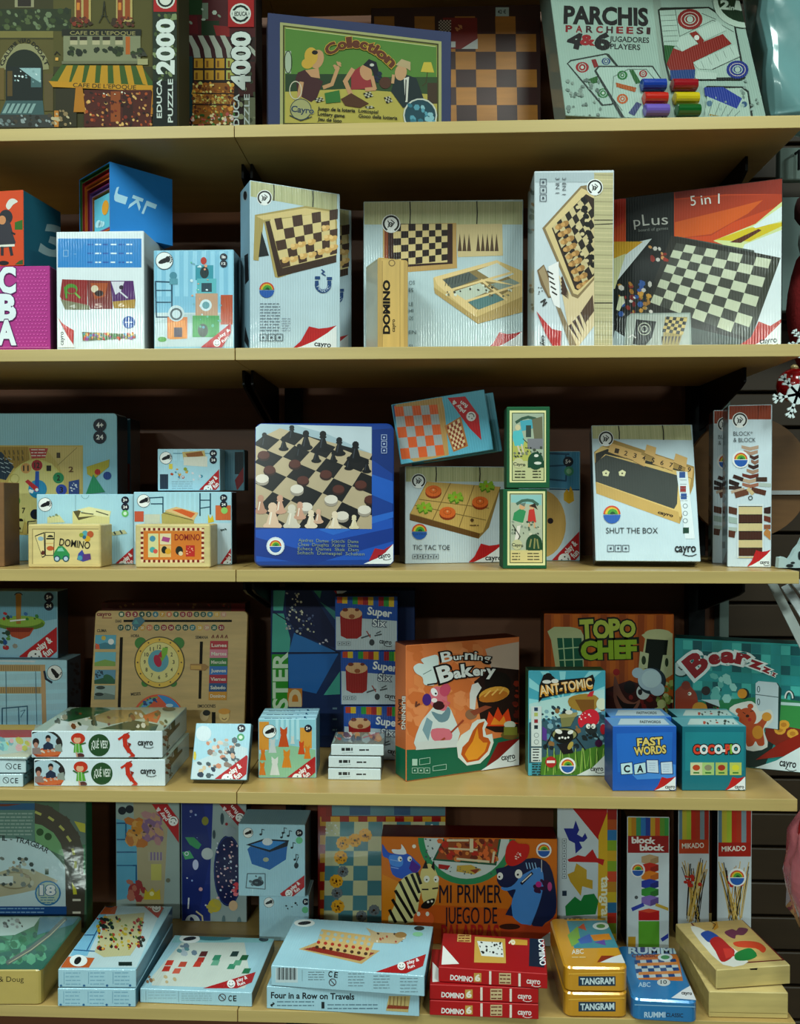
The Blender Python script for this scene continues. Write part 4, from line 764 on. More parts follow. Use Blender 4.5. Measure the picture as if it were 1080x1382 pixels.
b.P('corner_fold', 'tin').p('d6e0e8', 491, 761, 512, 752, 531, 734, 531, 757, 527, 761).p('a02430', 498, 757, 506, 740, 518, 742, 531, 734, 520, 746, 508, 754); cayro(b, 511, 754, 527, 752, 5.5).done()
# tic tac toe and the tipped chequer box
b = Box('tic_tac_toe_box', 'white box with a wooden noughts and crosses board, lettered TIC TAC TOE', 'game box', S3, 547, 681, 629, 761, 759, .05, ('b8c8cc', '5a6c70', '8a967c'), g=1.45)
woodtop(b, 547, 629, 681, 629, 681, 650, 547, 650, n=(0, .31, .75, 1))
b.P('cover_picture').p('8a7440', 553, 694, 576, 650, 676, 657, 660, 712, 646, 727, 553, 701).p('c0a460', 554, 693, 577, 650, 675, 657, 652, 718, 648, 720).p('6a4c24', 554, 694, 648, 720, 646, 727, 553, 702)
for q in ((566, 674, 660, 686), (560, 682, 656, 702), (608, 652, 584, 702), (640, 655, 620, 711)): b.l('7a6434', 1, *q)
for x, y in ((585, 663), (604, 692), (648, 678)): b.e('8a3c18', x, y+2, 11, 8).e('cc6a2c', x, y-.5, 11, 7.5).ring('b05820', x, y-1, 5, 1, ry=3.4).e('e0a070', x, y-2, 1.4)
for x, y in ((573, 685), (615, 671), (657, 656)):
    for k in range(6): q = k*math.pi/3+.3; b.l('5a8420', 5, x, y+1.5, x+9.5*math.cos(q), y+1.5+6*math.sin(q), up=False)
    b.lay['F'] += STEP
    for k in range(6): q = k*math.pi/3+.3; b.l('8ab034', 4.6, x, y-.5, x+9.5*math.cos(q), y-.5+6*math.sin(q), up=False)
    b.lay['F'] += STEP; b.e('b08a30', x, y, 2)
b.e('5a4424', 637, 702, 2.4).gr('6a5430', 1, 634, 709, 646, 709, 1.6)
badge(b, 565, 649, 10); rainbow(b, 566, 717, 10, False); b.P('title_lettering').t('TIC TAC TOE', 557, 742, 607, 742, 6.5, '3a4448', .0).t('CAYRO', 557, 722, 576, 722, 2.5, '24507c', .03); icons(b, 557, 748, 5, 6)
corner(b, 630, 733, 680, 761, (655, 756, 677, 756, 5.5)).done()
ztt = b.ztop
b = Box('chequers_box', 'light blue box with an orange chequered board, tipped over on the noughts and crosses box', 'game box', ztt+.001, 541, 668, 546, .086, .086, .035, ('5fa8bc', '4a8498', '5a94a4'), g=1.7, roll=9)
b.P('cover_picture').r('245a80', 490, 540, 534, 640).p('1c3c5c', 500, 546, 508, 546, 512, 560, 502, 558).p('b09058', 533, 541, 596, 536, 600, 552, 606, 614, 560, 624, 542, 612).chk('c8602c', '9aa4a4', 5, 5, (532, 548, 590, 545, 600, 614, 542, 620)).p('a88a54', 534, 541, 598, 537, 592, 546, 534, 549)
b.p('a8743c', 600, 575, 622, 562, 632, 602, 612, 610).chk('8a3c20', 'd0bc94', 6, 8, (603, 576, 620, 565, 629, 601, 613, 607)).r('1a3034', 636, 612, 650, 622)
b.P('corner_flash').p('b01c24', 604, 537, 628, 535, 646, 560, 650, 594, 634, 578); smile(b, 636, 562, 6.5, 210); b.t('play &', 628, 555, 613, 540, 5, 'e0dcdc', .03).t('fun', 632, 547, 623, 541, 5, 'e0dcdc', .03).done()
b2 = dup(b, 'light blue box leaning askew behind the tipped orange chequered box', ztt+.001, 556, .124, 0); b2['group'] = 'tipped chequered boxes'; b.root['group'] = 'tipped chequered boxes'
# green boxes
G = 1.35
b = Box('vintage_game_box', 'narrow green upright box with a skittles picture of two children, bottom of the green pair', 'game box', S3, 679, 738, 660, 767.5, 767.5, .05, ('1d5a3a', '12402a', '1a5034'), g=G, fin='matte')
b.r('cfcf9c', 685, 663, 736, 763).r('2c4a2c', 688, 666, 733, 760).r('bcbc8c', 689, 667, 732, 759).r('a8b09a', 689, 667, 732, 742).p('8ab8b4', 690, 668, 731, 668, 731, 682, 690, 678).l('4a6a5a', 4, 698, 680, 705, 676, 712, 675, 719, 676, 726, 681)
b.p('3a8a5a', 694, 692, 703, 686, 710, 690, 706, 706, 692, 702).e('c8a078', 705, 684, 4).p('6a7a70', 701, 680, 710, 678, 708, 684).p('b83c34', 714, 688, 721, 686, 724, 705, 712, 705).e('c8a078', 718, 684, 3.5).p('3a2a20', 714, 683, 722, 679, 726, 688, 721, 685).l('c8a078', 2, 715, 705, 714, 712).l('c8a078', 2, 721, 705, 722, 712).sp('5a6a58 8a9484 c0c0a8 3c4a3c', 34, 690, 704, 728, 722, 2, 3)
b.p('d0ccc0', 698, 710, 703, 709, 700, 728, 694, 732).l('3a3a30', 1.2, 692, 708, 702, 724, 696, 734)
b.e('244a30', 721, 734, 11, 13).r('244a30', 710, 734, 732, 742).l('8a8a58', 2, 715, 738, 717, 728).l('8a8a58', 2, 721, 740, 722, 727).l('8a8a58', 2, 727, 740, 725, 728).r('c8bc84', 689, 743, 732, 759)
b.e('b8b890', 698, 735, 7).t('Cayro', 691, 737, 706, 738, 4, '3a4034', .03); b.P('small_lettering').gr('2c3020', 3, 691, 747, 702, 755, 1.3).gr('2c3020', 3, 712, 747, 728, 755, 1.3, 5).done()
zz = b.ztop+.001
b = Box('vintage_game_box', 'narrow green upright box with a woman playing tabletop golf, top of the green pair', 'game box', zz, 684, 742, 549, b.P0.y, b.P0.y, .05, ('1d5a3a', '12402a', '1a5034'), g=G, fin='matte')
b.r('cfcf9c', 688, 554, 737, 651).r('2c4a2c', 691, 557, 735, 649).r('b4b88c', 692, 558, 734, 648).p('9aa894', 692, 558, 734, 558, 734, 622, 692, 622).l('3c5a4a', 4, 697, 570, 705, 565, 713, 563, 722, 565, 730, 570).p('4a9aa8', 702, 568, 718, 566, 720, 578, 704, 582).p('3a4a44', 710, 574, 717, 574, 717, 590, 710, 590).p('6a6a54', 718, 566, 732, 562, 733, 600, 722, 600).p('a8ac5c', 692, 596, 712, 596, 720, 622, 692, 622)
b.p('56b0b4', 693, 582, 704, 580, 708, 594, 706, 602, 695, 602, 692, 590).e('c0b894', 699, 577, 3.6, 4).l('c0b8a0', 2.4, 699, 602, 703, 614).l('c0b8a0', 2.4, 704, 600, 707, 612).l('3a4030', 1, 706, 592, 722, 608).r('7a7c80', 712, 592, 733, 606).sp('4a5444 7a8068 2a3028', 26, 694, 604, 732, 618, 2)
b.e('1c4a34', 723, 622, 10.5, 12).r('1c4a34', 712.5, 622, 734, 631).e('c8ccc0', 724, 615, 3, 2).e('c8ccc0', 726, 625, 5, 2).e('b8b890', 700, 625, 7).t('Cayro', 693, 628, 709, 629, 4, '3a4034', .03)
b.P('small_lettering').gr('2c3020', 3, 695, 636, 709, 644, 1.3).gr('2c3020', 3, 719, 636, 730, 644, 1.3, 5).done()
b = bluebox('game_box', 'pale blue box with a wooden disc picture, partly behind the green boxes', S3, 700, 783, 609, 757, 757, .03, g=1.6, side='0c1418')
b.p('4a90b4', 736, 609, 783, 609, 783, 660, 736, 658).r('b4c8d0', 720, 660, 783, 757).e('bc9e5c', 730, 707, 34, 46, 30).e('2a1a20', 743, 703, 4, 4).l('24587c', 2.6, 742, 612, 768, 613).l('24587c', 2.2, 742, 629, 762, 628, 764, 614).l('24587c', 2.2, 742, 647, 764, 649, 765, 629).l('24587c', 2, 742, 660, 783, 661).p('c8a428', 761, 666, 765, 660, 768, 664, 770, 656, 774, 664, 775, 676, 768, 680, 761, 675)
age(b, 767, 623, 7).e('4a9a7a', 768, 636, 6.5).e('8ac0a0', 768, 636, 3.6); flash(b, 744, 757, 783, 716, 24).done()
# shut the box
b = Box('shut_the_box_game', 'white SHUT THE BOX carton with a black felted tray, leaning back on the middle shelf', 'game box', S3, 804, 946, 574, .07, .06, .032, ('b4c8ce', '3a4444', '8a947c'), g=1.45, lean=16)
woodtop(b, 797, 574, 932, 573, 934, 594, 798, 592, n=(0, .28, .72, 1))
b.P('cover_picture').p('9c8248', 802, 610, 826, 593, 938, 630, 936, 656, 918, 706, 805, 666).p('c8b070', 803, 611, 812, 602, 934, 640, 930, 664, 919, 698, 806, 656).p('3e4440', 803, 625, 818, 614, 916, 642, 914, 680, 910, 687, 804, 650).p('b89c5c', 804, 651, 916, 691, 918, 707, 805, 666).p('24241c', 804, 612, 804, 626, 817, 613, 935, 640, 916, 634, 820, 606)
for k, q in enumerate(((824, 598, 844, 604), (836, 602, 856, 608), (848, 606, 866, 611), (858, 611, 872, 616), (873, 600, 886, 604), (884, 614, 898, 618), (896, 618, 910, 622), (912, 612, 928, 618), (926, 630, 936, 632))):
    b.p('c4a468', q[0], q[1], q[2], q[3], q[2]-2, q[3]+14, q[0]-3, q[1]+12, up=False).l('7a6030', .7, q[0]-3, q[1]+12, q[2]-2, q[3]+14, up=False)
b.lay['F'] += STEP
for k in range(9): x = 832+k*12.2; y = 608+k*3.2; b.t(str(k+1), x-2, y+3, x+2, y+4, 6, '3a2810', .02, up=False)
for x, y in ((818, 639), (840, 639)): b.p('d0d0a8', x-5, y-2, x, y-5, x+5, y-2, x+3, y+4, x-4, y+3).e('4a4a38', x, y, 1.2)
b.t('cayro', 888, 693, 908, 698, 4, '3a2810', .04).p('c8d4d6', 913, 636, 928, 637, 938, 727, 925, 727, up=True)
for x, y, c in ((921, 641, '28508c'), (922, 660, '8a2c28'), (923, 670, '28508c'), (926, 716, '124030')): b.r(c, x-4, y-4, x+4, y+4, up=False)
for y in (683, 693, 703): b.ring('6a7a80', 925, y, 3, .8, n=10)
b.gr('6a7a80', 6, 918, 648, 928, 676, .6)
badge(b, 818, 592, 10.5); rainbow(b, 826, 694, 11.5, False); b.P('title_lettering').t('SHUT THE BOX', 818, 720, 888, 720, 7.5, '2a3438', .0); icons(b, 820, 736, 3, 8.5)
cayro(b, 911, 745, 939, 745, 9).done()
# block & block towers
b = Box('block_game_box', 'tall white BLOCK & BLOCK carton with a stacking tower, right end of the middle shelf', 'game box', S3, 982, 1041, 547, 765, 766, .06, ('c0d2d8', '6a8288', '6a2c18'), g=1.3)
b.root['group'] = 'stacking tower cartons'
b.r('8a3c1c', 982, 547, 1041, 566); b.l('5a2410', .8, 1024, 548, 1023, 566)
badge(b, 999, 567, 10.5)
b.P('cover_picture')
for k, (x0, x1, c) in enumerate(((1001, 1024, 'b09a84'), (1004, 1023, 'a88c78'), (1012, 1024, '4a2c24'), (1014, 1024, '8a6a58'), (1010, 1024, '3c2420'), (1008, 1024, 'a08470'), (1002, 1024, '6a3024'), (1000, 1023, 'b09c84'), (1002, 1024, '9a6a54'))):
    y = 601+k*6.3; b.p(c, x0, y, (x0+x1)/2, y+2.5, x1, y, x1, y+4.5, (x0+x1)/2, y+7.5, x0, y+4, up=False)
b.lay['F'] += STEP
for x0, y0, x1, y1, c, w_ in ((985, 650, 996, 654, '2c1c18', 6), (985, 658, 1000, 659, '3c2a24', 5), (988, 664, 1004, 660, 'b0a08c', 4), (994, 668, 1008, 664, '6a4430', 8), (1016, 661, 1032, 665, '5a3424', 7), (1022, 647, 1034, 647, '4a3428', 6), (1026, 654, 1041, 655, 'a8b8b0', 5), (991, 643, 1002, 647, '3c2018', 5), (1010, 660, 1016, 666, 'c0b088', 5)): b.l(c, w_, x0, y0, x1, y1)
b.ring('4a5450', 1013, 672, 2.5, 1.2)
for x0, y0, x1, y1, c, w_ in ((984, 688, 993, 690, '5a3828', 9), (984, 701, 995, 703, '9ab0a8', 8), (984, 714, 995, 715, 'a8b8b0', 6), (984, 720, 990, 721, '5a3424', 9), (1032, 690, 1041, 688, '3c2420', 9), (1031, 699, 1041, 702, '6a3424', 7), (1032, 711, 1041, 711, '8a5a40', 6), (1034, 718, 1041, 724, 'b08048', 9), (1030, 694, 1041, 696, 'b0bcb4', 3)): b.l(c, w_, x0, y0, x1, y1)
b.r('c8d6d8', 995, 680, 1031, 753)
for k in range(6):
    c = 'c4b88c' if k % 2 == 0 else '4a2c20'; b.r('1c1612', 997, 683+k*11.2, 1029, 684.5+k*11.2, up=False).r(c, 997, 684+k*11.2, 1029, 694.5+k*11.2, up=False)
b.lay['F'] += STEP; b.r('c0b890', 997, 751, 1020, 753)
rainbow(b, 1000, 620, 9); b.P('title_lettering').t('BLOCK*', 990, 588, 1016, 588, 5.5, '4a565a', .0).t('& BLOCK', 990, 596.5, 1020, 596.5, 5.5, '4a565a', .0)
corner(b, 1008, 742, 1041, 765, (1026, 761, 1038, 761, 4))
b.face('L').P('side_print').p('5a2818', 962, 552, 982, 545, 982, 566, 962, 572)
for k in range(9): b.e('3a2824' if k % 2 else '7a6a60', 974, 618+k*11, 6, 7, 8, up=False)
b.lay['L'] += STEP; b.e('1c2424', 971, 738, 3, 5).r('1c2424', 975, 731, 979, 740).p('2c1414', 974, 763, 981, 744, 981, 763).done()
dup(b, 'second BLOCK & BLOCK carton, hidden behind the first except its dark left side', S3, 962, '+.075', 0)

# ================================================================== fourth shelf
G = 1.35
b = bluebox('toy_loom_box', 'blue box with a wooden loom frame, under the balance game box at left', S4, -160, 91, 889, .235, .235, .06, side='3a5a68', g=1.4)
for k in range(8): b.p('a4d0de', -20, 905+k*14, 91, 902+k*14, 91, 907+k*14, -20, 911+k*14, up=False)
b.lay['F'] += STEP; b.p('c0ccd0', -20, 888, 50, 891, 46, 894, -20, 892).r('b09a70', -20, 897, 61, 906).r('b09a70', -20, 927, 60, 936).p('b89c74', 55, 900, 61, 898, 63, 980, 57, 980)
for k in range(22): b.l('7a6640', .8, -10+k*3, 898, -10+k*3, 905, up=False).l('7a6640', .8, -10+k*3, 928, -10+k*3, 935, up=False)
b.lay['F'] += STEP; b.l('3a6a80', 1, 8, 906, 9, 980).l('3a6a80', .8, 48, 906, 50, 980).l('28607c', 1.6, 3, 980, 3, 956, 37, 953, 37, 980).l('28607c', 1.2, 25, 955, 26, 980).l('28607c', .8, 28, 960, 34, 958, 28, 968)
foot(b, 74, 908, 10.5, 75).l('24344a', 3, 60, 906, 62, 916, 70, 921)
b.face('R').P('side_print').sp('1c2c34 24404a', 24, 96, 895, 108, 960, 3, 3).done()
zz = b.ztop+.001
b = bluebox('toy_box', 'blue box with a wooden balancing bowl game, top left of the fourth shelf', zz, -130, 78, 797, .245, .245, .045, side='2a4048', g=1.6, base='8ab4c4')
b.p('6a9aac', -10, 797, 78, 797, 78, 835, -10, 850).e('7aa03c', 28, 841, 33, 10, 22).e('5a7c2c', 28, 843, 32, 8, 22).e('86a848', 26, 839, 30, 7, 22).p('9a7430', 21, 801, 29, 801, 28, 842, 22, 842).ring('1c2430', 25, 806, 6, 1.2, a0=30, a1=150).p('a04c30', 8, 848, 46, 848, 40, 858, 28, 863, 16, 859).p('7a2c1c', 8, 847, 46, 847, 40, 853, 14, 853).l('d0d8d8', 2, 14, 838, 34, 836)
b.sp('3a6a9c a02c2c 3a7a3c 2c4a3a', 8, 4, 828, 50, 836, 3, 3).sp('2c4a3a a02c34 5a8a3c 8a8a80 24508a 3a5a4a', 12, 0, 852, 22, 876, 3.6, 4)
age(b, 66, 806, 6.5, '5+', '24'); flash(b, 26, 886, 78, 845, 28).done()
b = Box('small_game_box', 'thin white box marked CE lying at the left edge, bottom of two', 'game box', S4, -120, 31, 1045, 1062, 1062, .2, ('b8d0d4', '5a8088', '9ab0b4'), g=1.25, group='thin white boxes with CE marks')
b.P('safety_marks').ring('3a464a', 8, 1053, 4, .8).l('3a464a', .8, 5, 1050, 11, 1056).t('C', 14, 1057, 18.5, 1057, 7, '2a363a', .01).t('E', 20.5, 1057, 24.5, 1057, 7, '2a363a', .01)
b.face('R').P('side_print').l('3a6a70', 1, 33, 1046, 33, 1060).sp('24444c', 8, 34, 1034, 44, 1052, 1.6).done()
zz = b.ztop+.0012
r2 = dup(b, 'thin white box marked CE lying at the left edge, top of two', zz, -116, '+.002', 0)
b = Box('picture_folder', 'flat picture board with yellow and red bands, lying on the thin white boxes', 'game board', zz+(b.ztop-b.z0)+.0016, -110, 36, 1021, b.P0.y+.004, b.P0.y+.006, .185, ('b0c4c4', '9ab0b4', 'b4b8a4'), g=1.35)
b.face('T').p('c8a828', -10, 978, 48, 978, 46, 985, -10, 985).p('a02024', -10, 985, 46, 985, 44, 995, -10, 996).p('a8bcb4', -10, 996, 44, 995, 36, 1014, -10, 1020).sp('b0b048 6aa0a8 c8a0a0 8ac0b8', 18, 0, 998, 38, 1010, 5, 3).done()
b = Box('game_box', 'game box with a dark red edge, just visible behind the wooden calendar clock', 'game box', S4, 138, 332, 813, .27, .27, .04, ('5a2c20', '3a1418', '5a3a24'), g=1.5, fin='flat')
b.r('7c1c20', 312, 813, 331, 880).r('98a8ac', 316, 880, 331, 1000).sp('8a6a3c 5a3a24 a03c2c', 20, 140, 814, 310, 820, 2.4).done()
b = Box('calendar_clock_board', 'wooden Spanish calendar board with a dial clock and coloured weekday panels', 'calendar board', S4, 119, 329, 824, .212, .212, .012, ('b8a068', '8a7440', 'b8a068'), g=1.75, fin='wood', lean=9, vert=-.008, part='board')
b.P('printed_figures', 'flat').t('cayro', 131, 831, 150, 831, 5, '7a2020', .04).l('8a2424', 1, 138, 834, 151, 834)
cols = '24604c 8a2030 8a2030 1c4c3c 1c4c3c 2c7484 b89038 b8704c 2c6048 8a2030 8a2030 2c5438 1c4c3c 2c7478 c0a04c b89078'.split()
for k in range(16): b.e(cols[k], 164+k*9.2, 829, 4, n=12, up=False).t(str(k+1), 162.6+k*9.2, 831, 165.4+k*9.2, 831, 3.6, 'd0ccb0', .02, up=False)
b.lay['F'] += STEP
for k in range(15): b.e(cols[(k+3) % 16], 163+k*9.7, 847, 4.2, n=12, up=False).t(str(k+17), 160.8+k*9.7, 849, 165.2+k*9.7, 849, 3.6, 'd0ccb0', .02, up=False)
b.lay['F'] += STEP; b.t('DIAS', 156, 840, 164, 840, 3.5, '3a3420', .02).t('CLIMA', 131, 853, 144, 853, 3.8, '3a3420', .02).t('HORA', 177, 860, 188, 860, 3.8, '3a3420', .02).t('SEMANA', 264, 862, 281, 862, 3.8, '3a3420', .02).t('MESES', 177, 939, 190, 938, 4, '3a3420', .02).t('EMOCIONES', 267, 955, 291, 955, 4.2, '3a3420', .02)
b.P('slots', 'matte').r('1c1810', 167, 836.5, 313, 839.5).p('1c1810', 162, 860, 166, 860, 163, 955, 159, 955).p('1c1810', 270, 866, 274, 866, 271.5, 943, 268, 943).r('1c1810', 286, 961, 291, 985)
b.P('picture_tiles', 'flat')
for k, (y, c1, c2) in enumerate(((857, '5aa0b4', '3a7a8a'), (880, '6aaab8', '7a9a4a'), (904, '5a8aa0', '24583c'), (925, '90a49c', '6a7a70'))): b.p(c1, 129-k*.3, y, 157-k*.3, y, 156-k*.3, y+19, 128-k*.3, y+19).p(c2, 128-k*.3, y+14, 142, y+10, 156-k*.3, y+13, 156-k*.3, y+19, 128-k*.3, y+19)
b.e('c0a83c', 140, 861, 3).e('e0e4dc', 150, 866, 4).p('c85a30', 129, 868, 134, 870, 135, 876, 129, 876).e('24603c', 147, 916, 8, 5, rot=30).sp('1c3a4c', 7, 130, 905, 140, 915, 2).e('2c3c34', 136, 928, 6, 2.4).e('1c2c24', 134, 937, 6, 2.4)
b.P('clock_face', 'flat').e('3a7a2c', 190, 868, 8, 8).e('3a7a2c', 241, 868, 8, 8).e('3a7a2c', 196, 922, 5).e('3a7a2c', 234, 922, 5).e('4c4420', 215.5, 894, 34, 35, 40).e('d0b04c', 215.5, 894, 32.5, 33.5, 40).e('6a5a20', 215.5, 894, 26.5, 27.5, 36).e('ccc684', 215.5, 894, 26, 27, 36).e('5a9aa8', 214, 892, 14, 15, 24)
for k in range(12):
    q = k*math.pi/6; x, y = 215.5+29.5*math.sin(q), 894-30.5*math.cos(q); b.e('5a4420', x, y, 1.2, n=6, up=False); s_ = str(k or 12); x, y = 215+19.5*math.sin(q), 894-20.5*math.cos(q); b.t(s_, x-(1.3 if len(s_) < 2 else 2.6), y+2, x+(1.3 if len(s_) < 2 else 2.6), y+2, 5, '3a3420', .02, up=False)
b.lay['F'] += STEP
b.P('clock_hand', 'plastic').p('7ab03c', 213, 894, 220, 874, 227, 874, 226, 882, 217, 896).e('b02444', 213, 892, 5, 8.5, rot=-18).p('b02444', 213, 885, 218, 878, 219, 888)
b.P('month_wheel', 'flat').e('c85a34', 214, 974, 36, 37, 40, 0, 180).e('7a9a4c', 214, 974, 33, 34, 30, 90, 180).e('3a8ac0', 214, 974, 34, 36, 40, 0, 92).e('5a9ac0', 214, 974, 30, 32, 30, 92, 160).sp('24508a 1c3c6c', 8, 195, 942, 214, 952, 2.4).e('a8c8d8', 229, 952, 5, 2.4)
b.P('weekday_panels', 'flat')
for k, (d, c) in enumerate((('Lunes', 'a82434'), ('Martes', 'c07c8c'), ('Miercoles', '2c7a34'), ('Jueves', '2c70b0'), ('Viernes', 'a01c38'), ('Sabado', '1c5080'), ('Domingo', 'c08c24'))): y = 865+k*11.4; b.p(c, 284-k*.3, y, 308-k*.3, y, 307.6-k*.3, y+11.4, 283.6-k*.3, y+11.4, up=False).t(d, 286-k*.3, y+8, 306-k*.3, y+8, 4.4, 'd8d0c0', .02)
for k in range(4): b.l('7a4424', 1.2, 286+k*6, 861, 288+k*6, 857, 289+k*6, 861)
b.e('c8b890', 276, 966, 6, 7).e('1c1a14', 279, 962, 5, 4).e('d0b87c', 303, 966, 7, 8).e('c8943c', 303, 960, 8, 4).ring('5a2c1c', 303, 968, 3, 1, a0=200, a1=340)
b.P('slider', 'wood').p('9c7428', 257, 896, 277, 896, 282, 900, 277, 905, 257, 904).p('c09a40', 258, 898, 272, 898, 272, 903, 258, 903).P('slider', 'plastic').p('2f6a78', 178, 842, 182, 834, 191, 832, 196, 838, 190, 845, 184, 848).p('3a8a8a', 180, 842, 184, 836, 188, 842).done()
# two Que ves boxes
b = Box('memory_game_box', 'white picture game box with a red seahorse on its edge, bottom of two', 'game box', S4, 46, 223, 1025, 1061, 1061, .148, ('c8dade', '8aa0a0', '8fa49a'), g=1.2, group='seahorse picture game boxes')
b.P('cover_picture').e('2a302c', 62, 1043, 26, 20, 26).e('a8c4cc', 61, 1044, 24, 18.5, 24).p('a04a2c', 48, 1056, 60, 1048, 78, 1048, 87, 1052, 82, 1060, 54, 1061).e('c06a3c', 68, 1054, 18, 5, 16).e('2c2024', 52, 1040, 4.5, 5.5).e('a88070', 52, 1044, 3, 4).p('8a7c78', 47, 1048, 57, 1047, 60, 1056, 47, 1056).e('1c1c20', 68.5, 1034, 3.6, 3.8).e('b08c78', 68.5, 1037, 3, 3).p('22344c', 62, 1044, 68, 1039, 75, 1043, 76, 1050, 62, 1050).e('2a2628', 83, 1039, 4, 5).p('8a9890', 78, 1044, 86, 1042, 88, 1053, 77, 1052).sp('c8c0b0 b8a090', 6, 60, 1050, 80, 1054, 2)
b.e('24502c', 137.5, 1044, 14.5, 15, 28).P('title_lettering').t('¿QUÉ', 127, 1048, 137, 1048, 10, 'c8d4cc', .02).t('VES?', 139, 1048, 149, 1048, 10, 'c8d4cc', .02)
b.P('child_picture').e('b83820', 109, 1035, 9.5, 7.5).e('d0a888', 108, 1037, 5, 4.5).e('b83820', 109, 1031, 7, 3).p('5aa03c', 104, 1042, 113, 1042, 116, 1054, 103, 1054).l('a8c8a0', 1, 106, 1042, 106, 1054).l('a8c8a0', 1, 110, 1042, 111, 1054).l('3a6a34', 2, 112, 1043, 119, 1041).l('3a6a34', 2, 104, 1043, 99, 1040).e('5a3030', 112, 1058, 5.5, 3.4).l('c09a80', 2, 107, 1054, 108, 1060)
b.P('seahorse_picture').l('b83420', 6, 172, 1034, 173, 1044, 178, 1052).l('b83420', 4, 178, 1052, 184, 1058, 179, 1061).e('b83420', 174, 1032, 5, 4).l('b83420', 3, 170, 1032, 164, 1036).p('8a2818', 176, 1040, 181, 1042, 178, 1048).l('8a2818', 1.2, 175, 1028, 178, 1027).l('a8301c', 1.6, 172, 1061, 184, 1061)
cayro(b, 190, 1044, 210, 1044, 6.5)
b.face('R').P('side_print').e('1c3c2c', 237, 1012, 3, 10).sp('3a3c34 5a2c20 24342c', 16, 225, 1016, 232, 1048, 2.6).l('2a3430', 1, 229, 1050, 234, 1004).p('24302c', 229, 1026, 246, 1010, 246, 1014, 230, 1034)
zz = b.ztop+.0016
b.look(place(b, zz, 42.5, '+.002'), 'T').P('lid_picture', 'wrap').p('a8b4a4', 60, 988, 240, 986, 250, 954, 100, 954).p('24502c', 66, 986, 96, 958, 134, 956, 128, 966, 92, 974).e('2c5a34', 122, 959, 28, 5, 24).p('9a8450', 118, 970, 150, 958, 190, 958, 200, 968, 150, 978).p('b85a2c', 193, 966, 214, 958, 217, 966, 212, 976, 196, 972).p('3a4a34', 134, 984, 180, 972, 214, 978, 210, 986).p('c0ccc8', 62, 987, 82, 972, 120, 980, 116, 987).sp('3a4c34 7a4c28 2c3c2c 8a7a50 c8c8b8', 46, 74, 962, 226, 984, 4, 5).e('2c4038', 228, 957, 9, 3).done()
dup(b, 'white picture game box with a red seahorse on its edge, top of two', zz, 42.5, '+.002', 0)
# leaning animal puzzle, stack of small boxes
b = bluebox('small_game_box', 'small light blue play box, leaning back alone near the shelf joint', S4, 257, 333, 976, 1052, 1053, .018, lean=23, g=1.25, side='24363c')
b.p('b8ccd0', 258, 1030, 320, 1005, 334, 1010, 333, 1051, 258, 1051)
b.sp('c8a890 5a6a70 a8b8b8 8a7a70 d0c0b0 3a4a54 c0886c', 46, 280, 998, 322, 1035, 4, 8).sp('c8b898 4a5a60 2c3c50', 12, 268, 1030, 288, 1048, 3.6, 3).e('4a9a6a', 325, 995, 5).e('c8d8c8', 325, 995, 2.6).e('c8b838', 263, 1020, 2, 6)
age(b, 326, 983, 5.5, '5+'); b.P('round_emblem').e('c4d4d8', 275, 990, 10.5); flash(b, 290, 1051, 333, 1019, 22).done()
zt3 = S4
b = bluebox('small_game_box', 'small light blue fox skittles box, front one of three in a row', S4, 349, 427, 970, 1050, 1050, .021, g=1.2, side='4a7c8c', group='small fox skittles boxes')
b.r('8ac0cc', 349, 970, 427, 1010).p('8ab898', 349, 1018, 380, 1004, 427, 1012, 427, 1050, 349, 1050).r('c89038', 349, 974, 363, 1012).r('c8943c', 405, 982, 421, 1010)
for k in range(5): b.r('a8d4dc', 372+k*7, 971, 376+k*7, 998, up=False)
b.lay['F'] += STEP
for x, y, k, c in ((371, 1046, 1.1, 'c8d0cc'), (368, 1016, .9, 'b8c4c4'), (387, 1036, 1.1, 'c88428'), (383, 1008, 1.2, 'b8501c'), (395, 1004, .5, 'c0ccc8'), (407, 1018, .8, 'c0501c'), (415, 1024, .8, 'c87c24'), (355, 1026, .7, 'c87820'), (354, 1046, .8, 'c87820')):
    b.p(c, x-6*k, y, x-3*k, y-14*k, x+3*k, y-14*k, x+6*k, y, up=False).e(c, x, y-16*k, 4*k, n=10, up=False).p(c, x-4*k, y-18*k, x-4*k, y-23*k, x, y-19*k, x+4*k, y-23*k, x+4*k, y-17*k, up=False)
b.lay['F'] += STEP
foot(b, 364, 987, 9.5); age(b, 416, 983, 5.2, '5+'); flash(b, 386, 1050, 425, 1021, 19)
b.look(place(b, S4, 352, '+.0225'), 'T').P('top_print').gr('24506c', 1, 360, 965, 396, 965, 2).sp('3a8a9c 24506c', 5, 402, 962, 418, 967, 1.2).done()
dup(b, 'small light blue fox skittles box, middle one of three in a row', S4, 352, '+.0225', 0)
dup(b, 'small light blue fox skittles box, rearmost of three in a row', S4, 355, '+.0455', 0)
